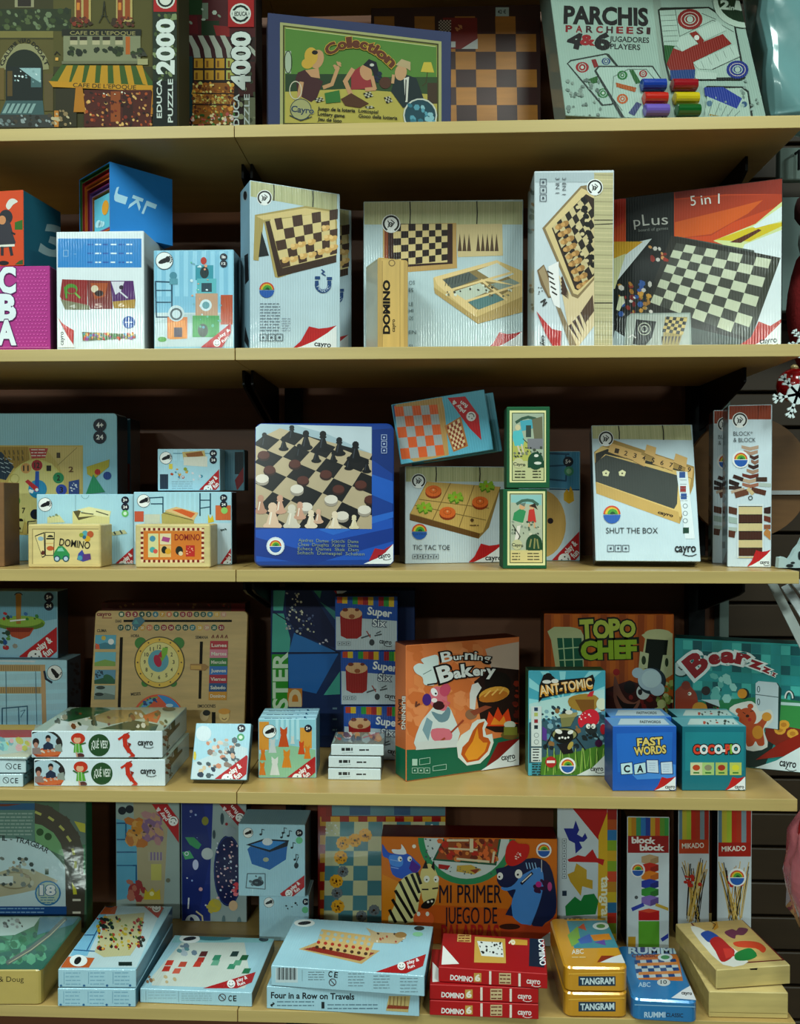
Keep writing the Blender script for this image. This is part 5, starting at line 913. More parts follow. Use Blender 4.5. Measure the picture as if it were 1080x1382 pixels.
# master box, super six trio, white trio
b = Box('pin_code_game_box', 'tall navy game box with teal triangles and a large green STER, behind the small boxes', 'game box', S4, 366, 560, 796, .23, .23, .05, ('16305c', '0c1830', '1a3050'), g=1.9, fin='flat')
b.p('16305c', 366, 788, 560, 788, 560, 960, 366, 960).p('4a9c8c', 369, 788, 386, 788, 382, 824, 369, 824).p('4a9c8c', 368, 828, 383, 828, 392, 862, 391, 880, 367, 880).p('3a8c70', 416, 788, 436, 788, 432, 808).p('3a7c78', 432, 812, 454, 826, 454, 838).p('2c6ca4', 397, 854, 455, 880, 390, 880).p('2468a8', 389, 883, 457, 882, 427, 936, 390, 928).p('4aa494', 437, 938, 459, 906, 459, 937).p('101c44', 386, 790, 416, 790, 452, 850, 456, 876, 400, 856, 386, 826)
b.l('0c1838', 1.4, 369, 826, 458, 882).l('0c1838', 1.4, 369, 881, 458, 881).p('a01c20', 444, 788, 460, 788, 454, 802).p('b8c0c0', 452, 788, 468, 788, 468, 798, 456, 804)
b.sp('b8b8a0 98a0a0 c8c8b0 6a7888', 46, 386, 800, 408, 856, 1.8, 3).sp('b8b8a0 5a6888 2c3c60', 22, 402, 830, 424, 856, 1.8, 5).sp('b8b8c0', 4, 430, 862, 444, 870, 1.6)
b.P('title_lettering').r('2c8a24', 367, 883, 389, 975).r('b87828', 388, 929, 408, 952).t('STER', 388, 957, 388, 882, 19, 'b8d0b8', .03).t('D', 406, 952, 406, 932, 15, 'c8b890', .06).gr('6a8898', 3, 449, 956, 455, 985, 2.4).done()
b = Box('super_six_box', 'Super Six dice game box lowest in the stack of three, mostly behind white boxes', 'game box', S4, 464, 548, 953, 1026, 1026, .04, ('1c4c94', '1a2020', '3a3a30'), g=1.9, group='stacked Super Six boxes')
zm = b.h; zz = b.ztop+.001
b.look(place(b, zz+zm+.001, 452.5, '-.002')).P('cover_picture')
for k, c in enumerate(('a84020', 'b8a028', '1c4c94', '2c8438', 'b0501c', '8a2028', 'b09828', '1c4c94', '8a2028', '2c8438', 'b8a028')): b.r(c, 455+k*7, 801+k*.4, 462+k*7, 814+k*.5, up=False)
b.lay['F'] += STEP; b.p('a4b4b8', 452, 832, 536, 838, 536, 890, 452, 880).p('8a2020', 459, 828, 489, 830, 488, 858, 482, 862, 468, 862, 460, 858).e('b89870', 474, 828, 15, 7.5).e('6a3020', 466, 823, 4, 2.4).e('8a5030', 475, 832, 4, 3).e('6a3020', 482, 823, 3, 2).l('4a5458', 2, 488, 861, 500, 857).l('8a4a44', 1.6, 495, 852, 500, 860).l('4a5458', 2, 506, 858, 515, 856).l('4a5458', 1.6, 508, 855, 514, 852).e('3a4044', 502, 867, 3.6, 4.4); icons(b, 456, 866, 3, 5)
b.P('title_lettering').t('Super', 496, 829, 528, 833, 10, 'c8d0d4', .03).t('Six', 503, 845, 520, 846, 9.5, 'c0ccd0', .02, out='16284c', ow=.06); cayro(b, 512, 868, 528, 870, 5).done()

r3 = dup(b, 'Super Six dice game box in the middle of the stack of three', zz, 460, '+.002', 0)
r4 = dup(b, 'Super Six dice game box highest in the stack of three', zz+zm+.001, 452.5, '-.002', 0)
b = Box('small_game_box', 'small white boxed card game, bottom of three in the short stack', 'game box', S4, 443, 514, 1037, 1052, 1053, .07, ('c0d0d2', '4a5458', '6a7068'), g=1.25, group='small white boxed card games')
b.P('title_lettering').gr('2a3034', 1, 457, 1044, 472, 1044, 4, 3).l('8a989c', .6, 458, 1049, 473, 1048).gr('2a3034', 1, 481, 1045, 494, 1045, 2, 6)
h3 = b.h+.0012
b.look(place(b, S4+2*h3, 447, '+.002', 1), 'T').P('lid_picture', 'wrap').sp('5a7478 8a9c98 3a4c50 b08048 a84030 c8ccc4 6a4c34', 60, 446, 984, 515, 998, 6, 4).l('b03028', 1, 490, 996, 512, 989).done()
dup(b, 'small white boxed card game, middle of three in the short stack', S4+h3, 443.5, '+.001', 0)
dup(b, 'small white boxed card game, top of three in the short stack', S4+2*h3, 447, '+.002', 1)
# ------------------------------------------------------------------ right part of the fourth shelf
G = 1.25
b = Box('board_game_box', 'orange Burning Bakery box with a chef and a large flame', 'game box', S4, 548, 701, 871, 1055, 1033, .042, ('c87a48', 'b06a40', '5a2c1c'), g=1.35, fin='flat')
b.sp('d08a58 c0703c cc8450', 60, 550, 870, 660, 1000, 14, 3)
b.p('16664c', 548, 1012, 600, 1010, 701, 990, 701, 1040, 548, 1055).p('b8a898', 655, 876, 668, 872, 701, 866, 701, 910, 664, 905).p('2a1814', 664, 900, 701, 904, 701, 990, 668, 988, 650, 980, 640, 920).e('1c1410', 672, 922, 18, 16).sp('7a2c1c 5a2018', 10, 694, 918, 701, 970, 4, 4)
b.e('c89840', 667, 937, 21, 10, rot=-12).e('b0702a', 666, 940, 20, 7, rot=-12).l('d8b060', 2, 654, 940, 662, 932).l('d8b060', 2, 664, 938, 672, 930).l('d8b060', 2, 674, 936, 680, 929)
b.p('c8451c', 655, 980, 660, 960, 666, 968, 672, 954, 678, 966, 686, 956, 690, 974, 700, 976, 680, 980).p('d88a2c', 662, 978, 667, 968, 674, 974, 680, 966, 684, 978).p('c8ccc8', 634, 936, 637, 924, 645, 921, 650, 928, 643, 940, 641, 958, 634, 956).e('8a6a50', 636, 964, 8, 7).p('8a4a34', 634, 960, 655, 952, 664, 954, 640, 966)
b.e('6a5a2c', 688, 992, 12, 6).e('b8c0b0', 688, 978, 8, 5).r('7a7c34', 680, 981, 698, 992)
b.P('chef_picture')
b.p('c0ccc8', 562, 1010, 566, 980, 578, 962, 590, 950, 602, 950, 612, 966, 618, 1000).p('7a98a0', 570, 985, 576, 968, 584, 974, 578, 1000).p('6a8890', 582, 960, 592, 974, 604, 972, 608, 960, 604, 954, 596, 964).p('c4707c', 583, 984, 606, 984, 610, 996, 598, 1002, 584, 998).p('c4707c', 580, 934, 590, 926, 602, 934, 602, 958, 588, 956, 580, 948)
b.p('b85068', 594, 928, 602, 922, 608, 928, 606, 936, 600, 940, 594, 936).e('401c20', 592, 952, 8, 6).p('c4606c', 596, 944, 608, 948, 602, 956).e('d8dcdc', 586, 934, 4, 6, rot=-30).e('1c1c1c', 588, 936, 1.4).e('d8d0cc', 586, 945, 4, 3).e('4a2c78', 576, 944, 6, 8).l('6a4030', 2.5, 566, 950, 561, 953, 562, 947)
b.p('c0d0cc', 573, 924, 570, 914, 561, 908, 558, 900, 565, 895, 572, 896, 568, 890, 578, 886, 590, 884, 592, 896, 589, 922).l('3a5a50', .8, 571, 910, 582, 904).l('2c1c1c', 2, 577, 924, 590, 922).p('c4706c', 598, 950, 602, 946, 606, 954)
b.l('9a4a30', 2.4, 609, 988, 625, 972).l('9a4a30', 2.4, 592, 1002, 600, 996).p('c0c8c4', 562, 1001, 618, 998, 617, 1008, 561, 1012)
b.P('flame_cutout').p('c8d0c8', 616, 1004, 622, 992, 634, 984, 637, 976, 644, 971, 654, 970, 658, 976, 654, 984, 656, 992, 664, 990, 666, 1002, 660, 1018, 648, 1030, 630, 1033, 618, 1022).p('b0581c', 624, 1008, 632, 1000, 638, 986, 646, 976, 654, 973, 651, 982, 652, 994, 659, 996, 662, 1002, 658, 1014, 646, 1026, 630, 1029, 622, 1018).p('d0902c', 630, 1012, 638, 1000, 644, 982, 646, 996, 652, 1002, 658, 1002, 654, 1014, 644, 1024, 632, 1026, 627, 1018)
b.P('title_lettering').arc('Burning', 596, 894, 628, 886, 662, 893, 12, 'ccd4d0', .02, out='1c1414', ow=.09, hs=[13, 8, 8, 12, 11, 8, 9]).arc('Bakery', 594, 921, 630, 908, 668, 912, 17, 'ccd4d0', .04, out='1c1414', ow=.08, hs=[20, 13, 16, 12, 11, 13])
b.P('small_icons'); icons(b, 556, 1036, 3, 7, 'a0c0b0'); b.r('a0c0b0', 556, 1024, 563, 1033).l('a0c0b0', .7, 566, 1024, 580, 1022, 580, 1030, 566, 1032, 566, 1024).l('a0c0b0', .7, 584, 1034, 602, 1031, 602, 1038, 584, 1040, 584, 1034)
b.P('corner_fold').p('7a1c18', 655, 1036, 672, 1002, 701, 996, 701, 1000, 672, 1024).p('ccd6d6', 648, 1040, 672, 1024, 701, 997, 701, 1035); cayro(b, 677, 1026, 695, 1023, 6)
b.face('L').P('side_print').p('16664c', 534, 1006, 548, 1012, 548, 1056, 534, 1048).t('BURNING', 543, 940, 542, 984, 5, 'd0d0c8', .03, out='1c1414').t('BAKERY', 538, 944, 537, 980, 4, '1c1414', .03).done()
b = Box('card_game_box', 'Ant-tomic box with a cartoon ant and mushroom, standing before the orange house box', 'game box', S4, 713, 817, 905, 1047, 1047, .032, ('4aa0b0', '2c5a3a', '1c3c2c'), g=1.25, fin='flat')
for k in range(12): q = -.9+k*.5; b.p('8ac8cc', 760, 950, 760+90*math.cos(q), 950+90*math.sin(q), 760+90*math.cos(q+.2), 950+90*math.sin(q+.2), up=False)
b.lay['F'] += STEP; b.p('a8ccc8', 714, 950, 740, 944, 817, 930, 817, 970, 714, 970).p('3a5c68', 714, 975, 817, 960, 817, 1020, 714, 1030).sp('5a8ca0 2c4450 7aa0a8 1c2c34 8a6a40', 70, 732, 955, 816, 1014, 4, 7).p('4c7c2c', 728, 1047, 732, 1022, 780, 1014, 817, 1004, 817, 1047)
for k in range(34): x = 735+k*2.4; b.l(('7aa848', '2c5420', '9ab860')[k % 3], 1, x, 1046-(k % 5)*3, x+3-(k % 4)*2, 1018-(k % 3)*4, up=False)
b.lay['F'] += STEP
b.P('ant_picture').p('9a7c34', 768, 942, 790, 936, 808, 942, 800, 960, 772, 956).p('7a5420', 776, 944, 786, 962, 802, 962, 802, 944).p('b83038', 792, 940, 796, 934, 802, 932, 800, 940).e('c8d0b8', 812, 950, 7, 8).p('c02838', 780, 972, 786, 962, 796, 957, 806, 960, 809, 970, 804, 978, 792, 976, 784, 982).sp('e0d0d0', 7, 782, 962, 800, 972, 1.2).e('2c3434', 798, 984, 8, 7).e('d8dcd0', 794, 980, 3, 3.4).e('d8dcd0', 801, 980, 3, 3.4).e('1c1c1c', 795, 981, 1).e('1c1c1c', 800, 981, 1).sp('242c2c', 9, 788, 990, 808, 998, 3)
b.e('1c241c', 762, 991, 18, 9).e('8a8c60', 762, 991, 16, 8).e('141814', 761, 994, 13, 9).e('d0d4cc', 754, 987, 5, 3, rot=20).e('d0d4cc', 770, 988, 4, 2.6, rot=-20).p('7a7c50', 756, 965, 778, 964, 770, 980, 758, 981).p('9a9464', 754, 964, 780, 961, 778, 967, 757, 969).e('c8ccc0', 768, 961, 5, 3).l('1c1c1c', 2, 752, 1004, 764, 1016).p('1c1c20', 752, 1004, 770, 1002, 774, 1016, 760, 1018).e('a89a50', 770, 1006, 3, 6, rot=30).l('1c1c1c', 1.4, 745, 990, 736, 1008).l('1c1c1c', 1.4, 778, 996, 790, 1012).e('40183c', 808, 1003, 5).e('a02430', 814, 984, 4, 7).p('5a3c8a', 732, 980, 738, 984, 738, 1000, 732, 998)
for k in range(4): b.e('d8dcd4', 755+k*4, 996-(k % 2), 1.5, n=6, up=False)
b.P('title_lettering').p('181614', 727, 948, 728, 925, 734, 910, 746, 912, 752, 918, 792, 914, 800, 910, 803, 918, 800, 932, 760, 936, 732, 942).e('181614', 740, 912, 5, 4).e('c8ccc4', 738, 920, 6, 2.5).e('c8ccc4', 749, 919, 5, 3)
b.t('ANT-TOMIC', 729, 940, 800, 929, 14, 'c8943c', .035).t('ANT-TOMIC', 730, 937.5, 800, 926, 11.5, 'd8c8a0', .01)
b.P('side_labels').r('c0ccc8', 717, 953, 731, 1007).r('c0ccc8', 717, 1009, 731, 1028)
for y, c in ((957, '24405c'), (964, 'a8b468'), (973, '8a2c34'), (981, '24343c')): b.r(c, 721, y-2.5, 726, y+2.5, up=False)
b.ring('7a8a88', 724, 992, 3, .7).ring('7a8a88', 724, 1001, 3, .7).gr('2c3438', 5, 719, 1011, 729, 1026, 1.4).gr('24302c', 5, 718, 1031, 730, 1045, 1.6)
b.P('round_emblem').e('a82c2c', 743.5, 1028, 7.5).r('d8d8d0', 738, 1026, 749, 1029.5); rainbow(b, 766, 1033, 8.5).P('corner_fold').p('c8d4d0', 776, 1047, 800, 1035, 817, 1018, 817, 1047); cayro(b, 797, 1040, 814, 1040, 5).done()
b = Box('board_game_box', 'orange Topo Chef box with a window, doorway and smiling mole in a chef hat', 'game box', S4, 734, 909, 828, .21, .21, .05, ('a8581c', '3a1c10', '4a2410'), g=1.75, fin='flat')
for k in range(14): b.p('b4641c' if k % 2 else '8f4616', 735+k*12.6, 829, 744+k*12.6, 829, 744+k*12.2, 985, 738+k*12.2, 985, up=False)
b.lay['F'] += STEP
b.p('aab488', 739, 852, 748, 846, 770, 846, 784, 850, 788, 858, 788, 901, 750, 901, 744, 864).e('aab488', 764, 852, 20, 6).p('1c5c44', 752, 861, 785, 861, 787, 901, 756, 901)
for q in ((760, 861, 763, 901), (773, 861, 775, 901), (751, 876, 787, 873), (754, 891, 787, 890)): b.l('9cb88c', 1.6, *q)
b.p('b0b488', 866, 857, 876, 852, 888, 849, 908, 855, 908, 910, 896, 918, 864, 905, 871, 862).e('b0b488', 888, 855, 18, 6).p('0c180c', 873, 862, 902, 864, 897, 910, 868, 902).p('b0b890', 864, 879, 876, 882, 874, 902, 862, 902).e('2c3c24', 869, 891, 3, 6).p('b0b890', 895, 884, 907, 884, 898, 912, 891, 906).e('2c3c24', 900, 894, 2.4, 6)
b.p('3a1410', 816, 930, 850, 918, 908, 940, 908, 985, 816, 985).sp('6a1c18 4a1814 7a2c24 2c1010', 50, 818, 935, 900, 975, 5, 3).sp('7a8a44 9aa860 5a6c30 b0b880', 40, 888, 920, 908, 982, 4, 9).e('a8b078', 893, 950, 6).e('a8b078', 888, 960, 8, 5)
b.P('mole_picture').p('7a5040', 829, 914, 832, 916, 838, 932, 846, 944, 856, 948, 864, 944, 860, 956, 846, 962, 834, 958, 828, 940).p('1c1010', 832, 938, 842, 948, 856, 950, 860, 948, 852, 958, 840, 956).e('9a2420', 832, 907, 4.5).e('b8c4c0', 868, 934, 9, 10).e('2c2424', 864, 934, 3, 4).e('1c1412', 850, 928, 8, 8)
b.e('24343c', 880, 919, 19, 18).e('a8c0c8', 861, 908, 8, 7).e('a8c0c8', 887, 930, 10, 9).e('a8c0c8', 877, 917, 16, 15).e('b8d0d4', 879, 916, 13, 12)
b.P('title_lettering').arc('TOPO', 784, 862, 818, 860, 858, 858, 22, 'a8b850', .05, out='141c10', ow=.07, hs=[24, 22, 23, 20]).t('CHEF', 785, 888, 859, 886, 22, '14200c', .13).t('CHEF', 786, 889, 858, 887, 22, '8aa82c', .06).done()
b = Box('board_game_box', 'Bearzzz box with bears in a teal tiled kitchen, overhanging the right end of the shelf', 'game box', S4, 910, 1112, 861, 1026, 1046, .04, ('2c8c88', '1c4c4c', '1c4440'), g=1.55, fin='flat')
for i in range(16):
    for j in range(8): b.p(('2c8c8c', '1f7478', '48a8a0', '2c8480', '18585c')[(i*7+j*5+i*j) % 5], 909+i*13.2, 863+j*13.5+i*.75, 921.5+i*13.2, 863.7+j*13.5+i*.75, 921.5+i*13.2, 876+j*13.5+i*.75, 909+i*13.2, 875.3+j*13.5+i*.75, up=False)
b.lay['F'] += STEP; b.p('2c7a50', 910, 950, 1030, 940, 1112, 950, 1112, 985, 910, 975).p('3a8a4a', 1052, 952, 1112, 954, 1112, 990, 1052, 980).p('a8c4c0', 1050, 947, 1112, 951, 1112, 955, 1050, 951).sp('8ac0b8 60a8a0', 16, 962, 912, 990, 945, 6, 3)
b.p('14302c', 910, 975, 1050, 990, 1030, 1040, 910, 1030).p('7a2c1c', 1033, 983, 1060, 980, 1112, 990, 1112, 1008, 1050, 1008, 1034, 998)
for x, y in ((1053, 985), (1070, 990), (1058, 978)): b.e('c89a3c', x, y, 8, 6.5, 10).e('b07c2c', x, y, 4, 3)
b.e('14403c', 920, 902, 13, 12).e('a8bcb8', 919, 902, 10.5, 10).l('24302c', 1.4, 916, 900, 920, 904, 925, 898).ring('14302c', 1066, 942, 5, 3.4, a0=0, a1=180, ry=9).ring('c0ccc8', 1065, 942, 5, 2, a0=0, a1=180, ry=9).e('14302c', 1004, 936, 7.5).e('c08a30', 1002, 936, 6.5)
b.P('fridge_picture').p('14403c', 1022, 920, 1050, 922, 1055, 930, 1052, 985, 1022, 980).p('b4c8cc', 1020, 922, 1024, 919, 1048, 921, 1051, 926, 1050, 984, 1020, 980).l('3a5c60', 1, 1020, 937, 1051, 941).ring('3a5c60', 1024, 930, 1.6, 1, ry=4).ring('3a5c60', 1024, 947, 1.6, 1, ry=4)
b.P('bear_pictures').p('8a3c24', 910, 940, 914, 930, 926, 922, 932, 926, 940, 936, 944, 950, 958, 952, 962, 972, 918, 970).e('7a3420', 926, 925, 6).e('b08434', 946, 958, 12, 10, rot=30).e('d8d8c8', 931, 936, 2.4).e('3a1c14', 930, 936, 1).p('2c1c1c', 952, 946, 968, 950, 975, 966, 960, 972).sp('a82c24 c8c4b0 3a6a3a', 12, 956, 954, 974, 968, 2).e('2c1c1c', 953, 932, 6, 6).p('a8c0c0', 946, 944, 970, 944, 972, 954).e('3a6c34', 926, 968, 10, 3)
b.p('c8d0c8', 985, 955, 1010, 946, 1020, 950, 1026, 960, 1040, 957, 1044, 970, 1036, 980, 1031, 985, 1036, 1008, 1008, 1012, 1004, 985, 992, 975).p('b8ccc0', 985, 955, 992, 975, 1004, 985, 1000, 988, 986, 970)
b.e('a8502c', 997, 959, 4, 3.6).e('a8502c', 1013, 953, 4, 3.6).e('a8502c', 1008, 968, 13, 13, rot=10).p('a8502c', 1004, 978, 1022, 976, 1032, 966, 1036, 972, 1030, 984, 1032, 1004, 1024, 1006, 1020, 1000, 1016, 1006, 1008, 1006, 1006, 990).e('c08a34', 1023, 988, 7.5, 9).e('3a1c14', 1009, 966, 2.4, 2).l('3a1c14', 1, 1003, 961, 1006, 963).l('3a1c14', 1, 1013, 960, 1017, 959).e('a02c2c', 1012, 971, 2.4).e('c8943c', 1035, 967, 6.5, 6)
b.P('title_lettering').arc('Bearzzz', 938, 914, 968, 872, 1048, 914, 20, '8a2028', .05, out='c8d8d4', ow=.1, hs=[26, 17, 19, 19, 13, 9, 6])
b.P('corner_fold').p('8a2414', 1020, 1025, 1052, 1003, 1112, 975, 1112, 990, 1060, 1020).p('c8d8d8', 1012, 1038, 1048, 1026, 1080, 1008, 1112, 985, 1112, 1052); cayro(b, 1052, 1033, 1074, 1036, 8).done()
b = Box('card_game_box', 'blue Fast Words card game cube, front one of the two', 'card game', S4, 827, 913, 980, 1067.5, 1067.5, .052, ('2462b4', '173c78', '5a8cb8'), g=1.2, fin='flat', group='Fast Words cubes')
b.p('2a70c0', 832, 990, 908, 988, 906, 1040, 834, 1042).p('4a8cd0', 850, 1042, 900, 1030, 912, 1032, 912, 1050, 860, 1052)
b.P('letter_cards')
for x, y, s_, c, rt in ((846, 1037, 'C', 'b8d8dc', 1), (864, 1037, 'A', 'b8d8dc', 2), (881, 1034, '', 'c0d4e0', -1), (900, 1036, '', 'c0d4e0', 0)):
    b.p('16386c', x-9, y-8+rt, x+8, y-9, x+9, y+9-rt, x-8, y+9).p(c, x-8, y-7+rt, x+7, y-8, x+8, y+8-rt, x-7, y+8)
    if s_: b.t(s_, x-3.5, y+5, x+4, y+5, 9, '1c2430', .04)
    else: b.gr('8aa4bc', 4, x-5, y-4, x+5, y+5, .6)
b.P('title_lettering').t('FAST', 861, 1007, 894, 1005, 10, 'd0c070', .04, out='1c1c1c', ow=.07).t('WORDS', 857, 1019, 899, 1016, 10, 'd0c070', .04, out='1c1c1c', ow=.07)
corner(b, 882, 1048, 912, 1067, (898, 1064, 911, 1064, 4))
b.face('T').P('lid_label').p('a8bcc4', 834, 978, 838, 970, 896, 970, 904, 978).t('FASTWORDS', 864, 976, 892, 976, 3.4, '2c2c24', .03).done()
dup(b, 'blue Fast Words card game cube, rear one of the two', S4, 824, '+.0545', 0)
b = Box('card_game_box', 'teal Coco-Pio card game cube, front one of the two', 'card game', S4, 921, 1007, 980, 1067, 1067, .052, ('1d7480', '124850', '5a98a0'), g=1.2, fin='flat', group='teal card game cubes')
b.p('24848c', 925, 988, 1004, 988, 1004, 1040, 925, 1040)
b.P('animal_cards')
for x, c, d in ((940, 'c0c8a0', 'b04a28'), (956, 'a0c07c', '8a8a70'), (974, 'a8b868', 'a03a28'), (993, 'b0c068', 'c8c83c')): b.p(c, x-8, 1029, x+8, 1029, x+8, 1046, x-8, 1046, up=False); b.lay['F'] += STEP; b.e(d, x, 1036, 5, 4).r('3a7a3c', x-4, 1042, x+4, 1044)
b.P('title_lettering')
b.arc('COCO-PIO', 936, 1017, 967, 1017, 999, 1016, 11, ('c84a34', 'd0d8d4', 'c84a34', 'd0d8d4', 'd0d8d4', 'c84a34', '7ab03c', 'd0d8d4'), .06, out='241c1c', ow=.08)
corner(b, 978, 1048, 1006, 1067, (992, 1064, 1004, 1064, 4))
b.face('T').P('lid_label').p('a8bcb8', 928, 978, 932, 970, 990, 970, 998, 978).sp('3a3c34 a04a34 2c3c38', 10, 950, 972, 990, 977, 2).done()
dup(b, 'teal Coco-Pio card game cube, rear one of the two', S4, 915, '+.054', 0)

# ================================================================== lowest shelf
G = 1.5
b = Box('wooden_road_set', 'boxed road set with a road border and a round 18 mark, lowest shelf left', 'toy box', S5, -180, 117, 1040, .215, .215, .028, ('4a6a54', '2c7a54', '4a6a54'), g=1.7, fin='wrap')
b.r('5a7068', 80, 1080, 117, 1140).p('a8a83c', 100, 1108, 116, 1112, 116, 1124, 108, 1122).p('6a9a6c', 46, 1110, 64, 1116, 80, 1130, 86, 1150, 86, 1156, 48, 1138).e('24502c', 54, 1123, 5).e('24502c', 65, 1129, 5)
b.l('47443c', 27, 40, 1096, 62, 1101, 82, 1114, 94, 1132, 100, 1152, 102, 1180, 100, 1245)
for q in ((48, 1096, 55, 1099), (66, 1103, 72, 1107), (81, 1115, 86, 1120), (91, 1129, 95, 1135), (98, 1146, 100, 1153), (102, 1163, 102, 1171)): b.l('a8ac60', 3.4, *q)
b.p('b8b83c', 97, 1190, 103, 1200, 104, 1207, 99, 1207).r('c0c0b0', 98, 1213, 109, 1216).r('c0c0b0', 98, 1230, 109, 1233).r('2c7a50', 113, 1140, 117, 1180)
b.P('card_insert').r('5a8078', -20, 1040, 47, 1136).r('1c5a80', -20, 1084, 47, 1093).p('6a3420', -10, 1085, 30, 1085, 10, 1088, -10, 1088).gr('8aa49c', 7, 0, 1098, 44, 1126, 2)
b.p('b4ccd0', -20, 1130, 30, 1132, 52, 1138, 68, 1148, 80, 1160, 88, 1170, 89, 1225, -20, 1225).r('205088', -20, 1223, 90, 1236).gr('7aa0c0', 2, 0, 1226, 60, 1231, 1.6)
b.p('a8a68c', -10, 1180, 20, 1170, 48, 1175, 78, 1188, 76, 1192, 60, 1198, 30, 1205, -10, 1212).ring('8a8468', 20, 1188, 22, 2, ry=11).sp('8a9490 6a7470 b0b4a4 3a4444 98907c', 42, 0, 1158, 46, 1196, 3.4, 3).r('c0ccc8', 0, 1182, 18, 1192).e('3a4444', 5, 1193, 2.4).e('3a4444', 15, 1193, 2.4).r('24402c', 61, 1172, 66, 1180)
b.arc('PORTÁTIL - TRAGBAR', -44, 1140, 20, 1124, 64, 1152, 7, '24343c', .01)
b.e('2c78a8', 65, 1205, 17.5, 17).e('a8bcac', 65, 1205, 15.5, 15).t('18', 55, 1207, 74, 1207, 12, 'd0dce0', .05, out='2c6890', ow=.05).gr('3a7898', 3, 55, 1211, 75, 1218, 1.2).done()
b = Box('wooden_road_set', 'shrink wrapped pale wooden box with green picture lid, lying at bottom left', 'toy box', S5, -170, 57, 1309, 1356, 1356, 1236, ('b0a05c', '8a7c40', '2c6a58'), g=1.3, fin='wrap', vert=.009, bev=.0015)
b.P('handwritten_mark', 'matte').t('Melissa & Doug', -36, 1325, 32, 1325, 7, '2c2a18', .0)
b.face('T').P('lid_picture', 'wrap').p('2c6458', -20, 1309, 55, 1309, 108, 1237, -20, 1237).p('3a7a5c', -20, 1290, 30, 1280, 60, 1262, 70, 1240, -20, 1240).sp('2c6a4a 4a8a6c 245a4c 5a9a7c', 50, 0, 1245, 60, 1300, 7, 4).p('a8c0bc', -10, 1238, 54, 1238, 46, 1250, 20, 1262, -10, 1264).p('4a7a8c', 54, 1238, 106, 1238, 98, 1248, 50, 1262).l('5a6460', 6, 10, 1300, 40, 1282, 66, 1262, 88, 1240).l('a8a888', 1, 12, 1300, 42, 1282, 68, 1262, 88, 1242).sp('3a4444 8a9494', 10, 6, 1240, 30, 1252, 3).done()
def sidebox(name, label, *a, **k): return bluebox(name, label, *a, **k)
b = bluebox('board_game_box', 'light blue box with a coloured peg board cover, lying lower in the pair', S5, 78, 183, 1334, 1358, 1359, .2, side='4a7484', g=1.15, group='peg board game boxes')
b.P('small_lettering')
for k in range(3): b.l('6a9cb4', .6, 86+k*33, 1338, 86+k*33, 1354, up=False).gr('7aa8bc', 4, 88+k*33, 1339, 108+k*33, 1354, 1.2, k)
for k in range(4): b.e('2c6a94', 82+k*31, 1356, 1.6)
zz = b.ztop+.001
b.look(place(b, zz, 78.5, '+.001'), 'T').P('cover_picture').p('b4ccd0', 82, 1306, 184, 1306, 222, 1220, 135, 1220).p('7ab4d0', 95, 1290, 135, 1218, 152, 1218, 118, 1290).p('b8602c', 82, 1306, 90, 1291, 128, 1293, 120, 1306).p('b8602c', 134, 1234, 142, 1222, 160, 1222, 156, 1234).e('24343c', 149, 1222, 7, 3).l('1c5c8a', 1.4, 100, 1282, 128, 1284).l('1c5c8a', 1.4, 110, 1262, 128, 1262).l('1c5c8a', 1.4, 118, 1282, 132, 1255, 138, 1240)
b.p('b8b890', 128, 1285, 146, 1236, 196, 1232, 190, 1270, 176, 1290, 140, 1292).sp('24302c 8a2c24 b0a02c 24302c c8a848 a84030 5a7c2c', 110, 132, 1238, 194, 1282, 2.6, 4).sp('16302c', 8, 138, 1240, 152, 1252, 3.5, 2)
b.e('dbe6ea', 106, 1297, 12, 8).e('14161c', 105, 1297, 4, 6, rot=40); b.r('16302c', 160, 1299, 178, 1304)
b.P('corner_flash').p('a82424', 186, 1216, 204, 1216, 222, 1226, 214, 1240); smile(b, 212, 1226, 6)
b.t('play', 206, 1224, 196, 1219, 4, 'd8d8d4', .03).done()
dup(b, 'light blue box with a coloured peg board cover, lying upper in the pair', zz, 78.5, '+.001', .4)
b = Box('toy_box', 'beige box with blurred teddy toys and a red flash, behind the peg board boxes', 'game box', S5, 157, 243, 1070, .27, .27, .04, ('8a9c98', '3a4c50', '8a9c98'), g=1.7, fin='flat')
b.p('9a9478', 180, 1080, 243, 1080, 243, 1270, 185, 1270).p('8a9c98', 228, 1080, 243, 1080, 243, 1280, 218, 1280).p('5a98b0', 157, 1105, 184, 1112, 186, 1210, 157, 1215).l('24587c', 2, 157, 1111, 170, 1111, 170, 1133, 158, 1133).l('24587c', 2, 157, 1150, 184, 1150).l('24587c', 2, 180, 1168, 184, 1168, 184, 1192).l('24587c', 1.4, 157, 1168, 180, 1168)
b.sp('b07c30 a86c34 b89050', 22, 174, 1108, 196, 1138, 8, 3).sp('8a6a84 a07c7c 7a6080 a88a6c', 26, 196, 1100, 216, 1136, 8, 5).sp('5a4838', 5, 180, 1110, 212, 1130, 2).r('9c9884', 200, 1150, 220, 1162)
for k in range(4): b.r('7a6c8a', 203+k*4.4, 1150, 205.5+k*4.4, 1161, up=False)
b.lay['F'] += STEP; b.r('aaa860', 204, 1166, 218, 1188).e('8a3c3c', 181, 1202, 8, 10).sp('8a3c3c a06858', 14, 174, 1190, 194, 1214, 5, 3).p('b0a030', 196, 1200, 200, 1204, 206, 1198, 210, 1204, 216, 1200, 217, 1214, 194, 1214).e('c8c890', 205, 1206, 3).e('6a6c5c', 227, 1188, 3)
b.P('age_mark').e('1c2430', 165, 1094, 5.5).e('1c2430', 175, 1092, 5.5)
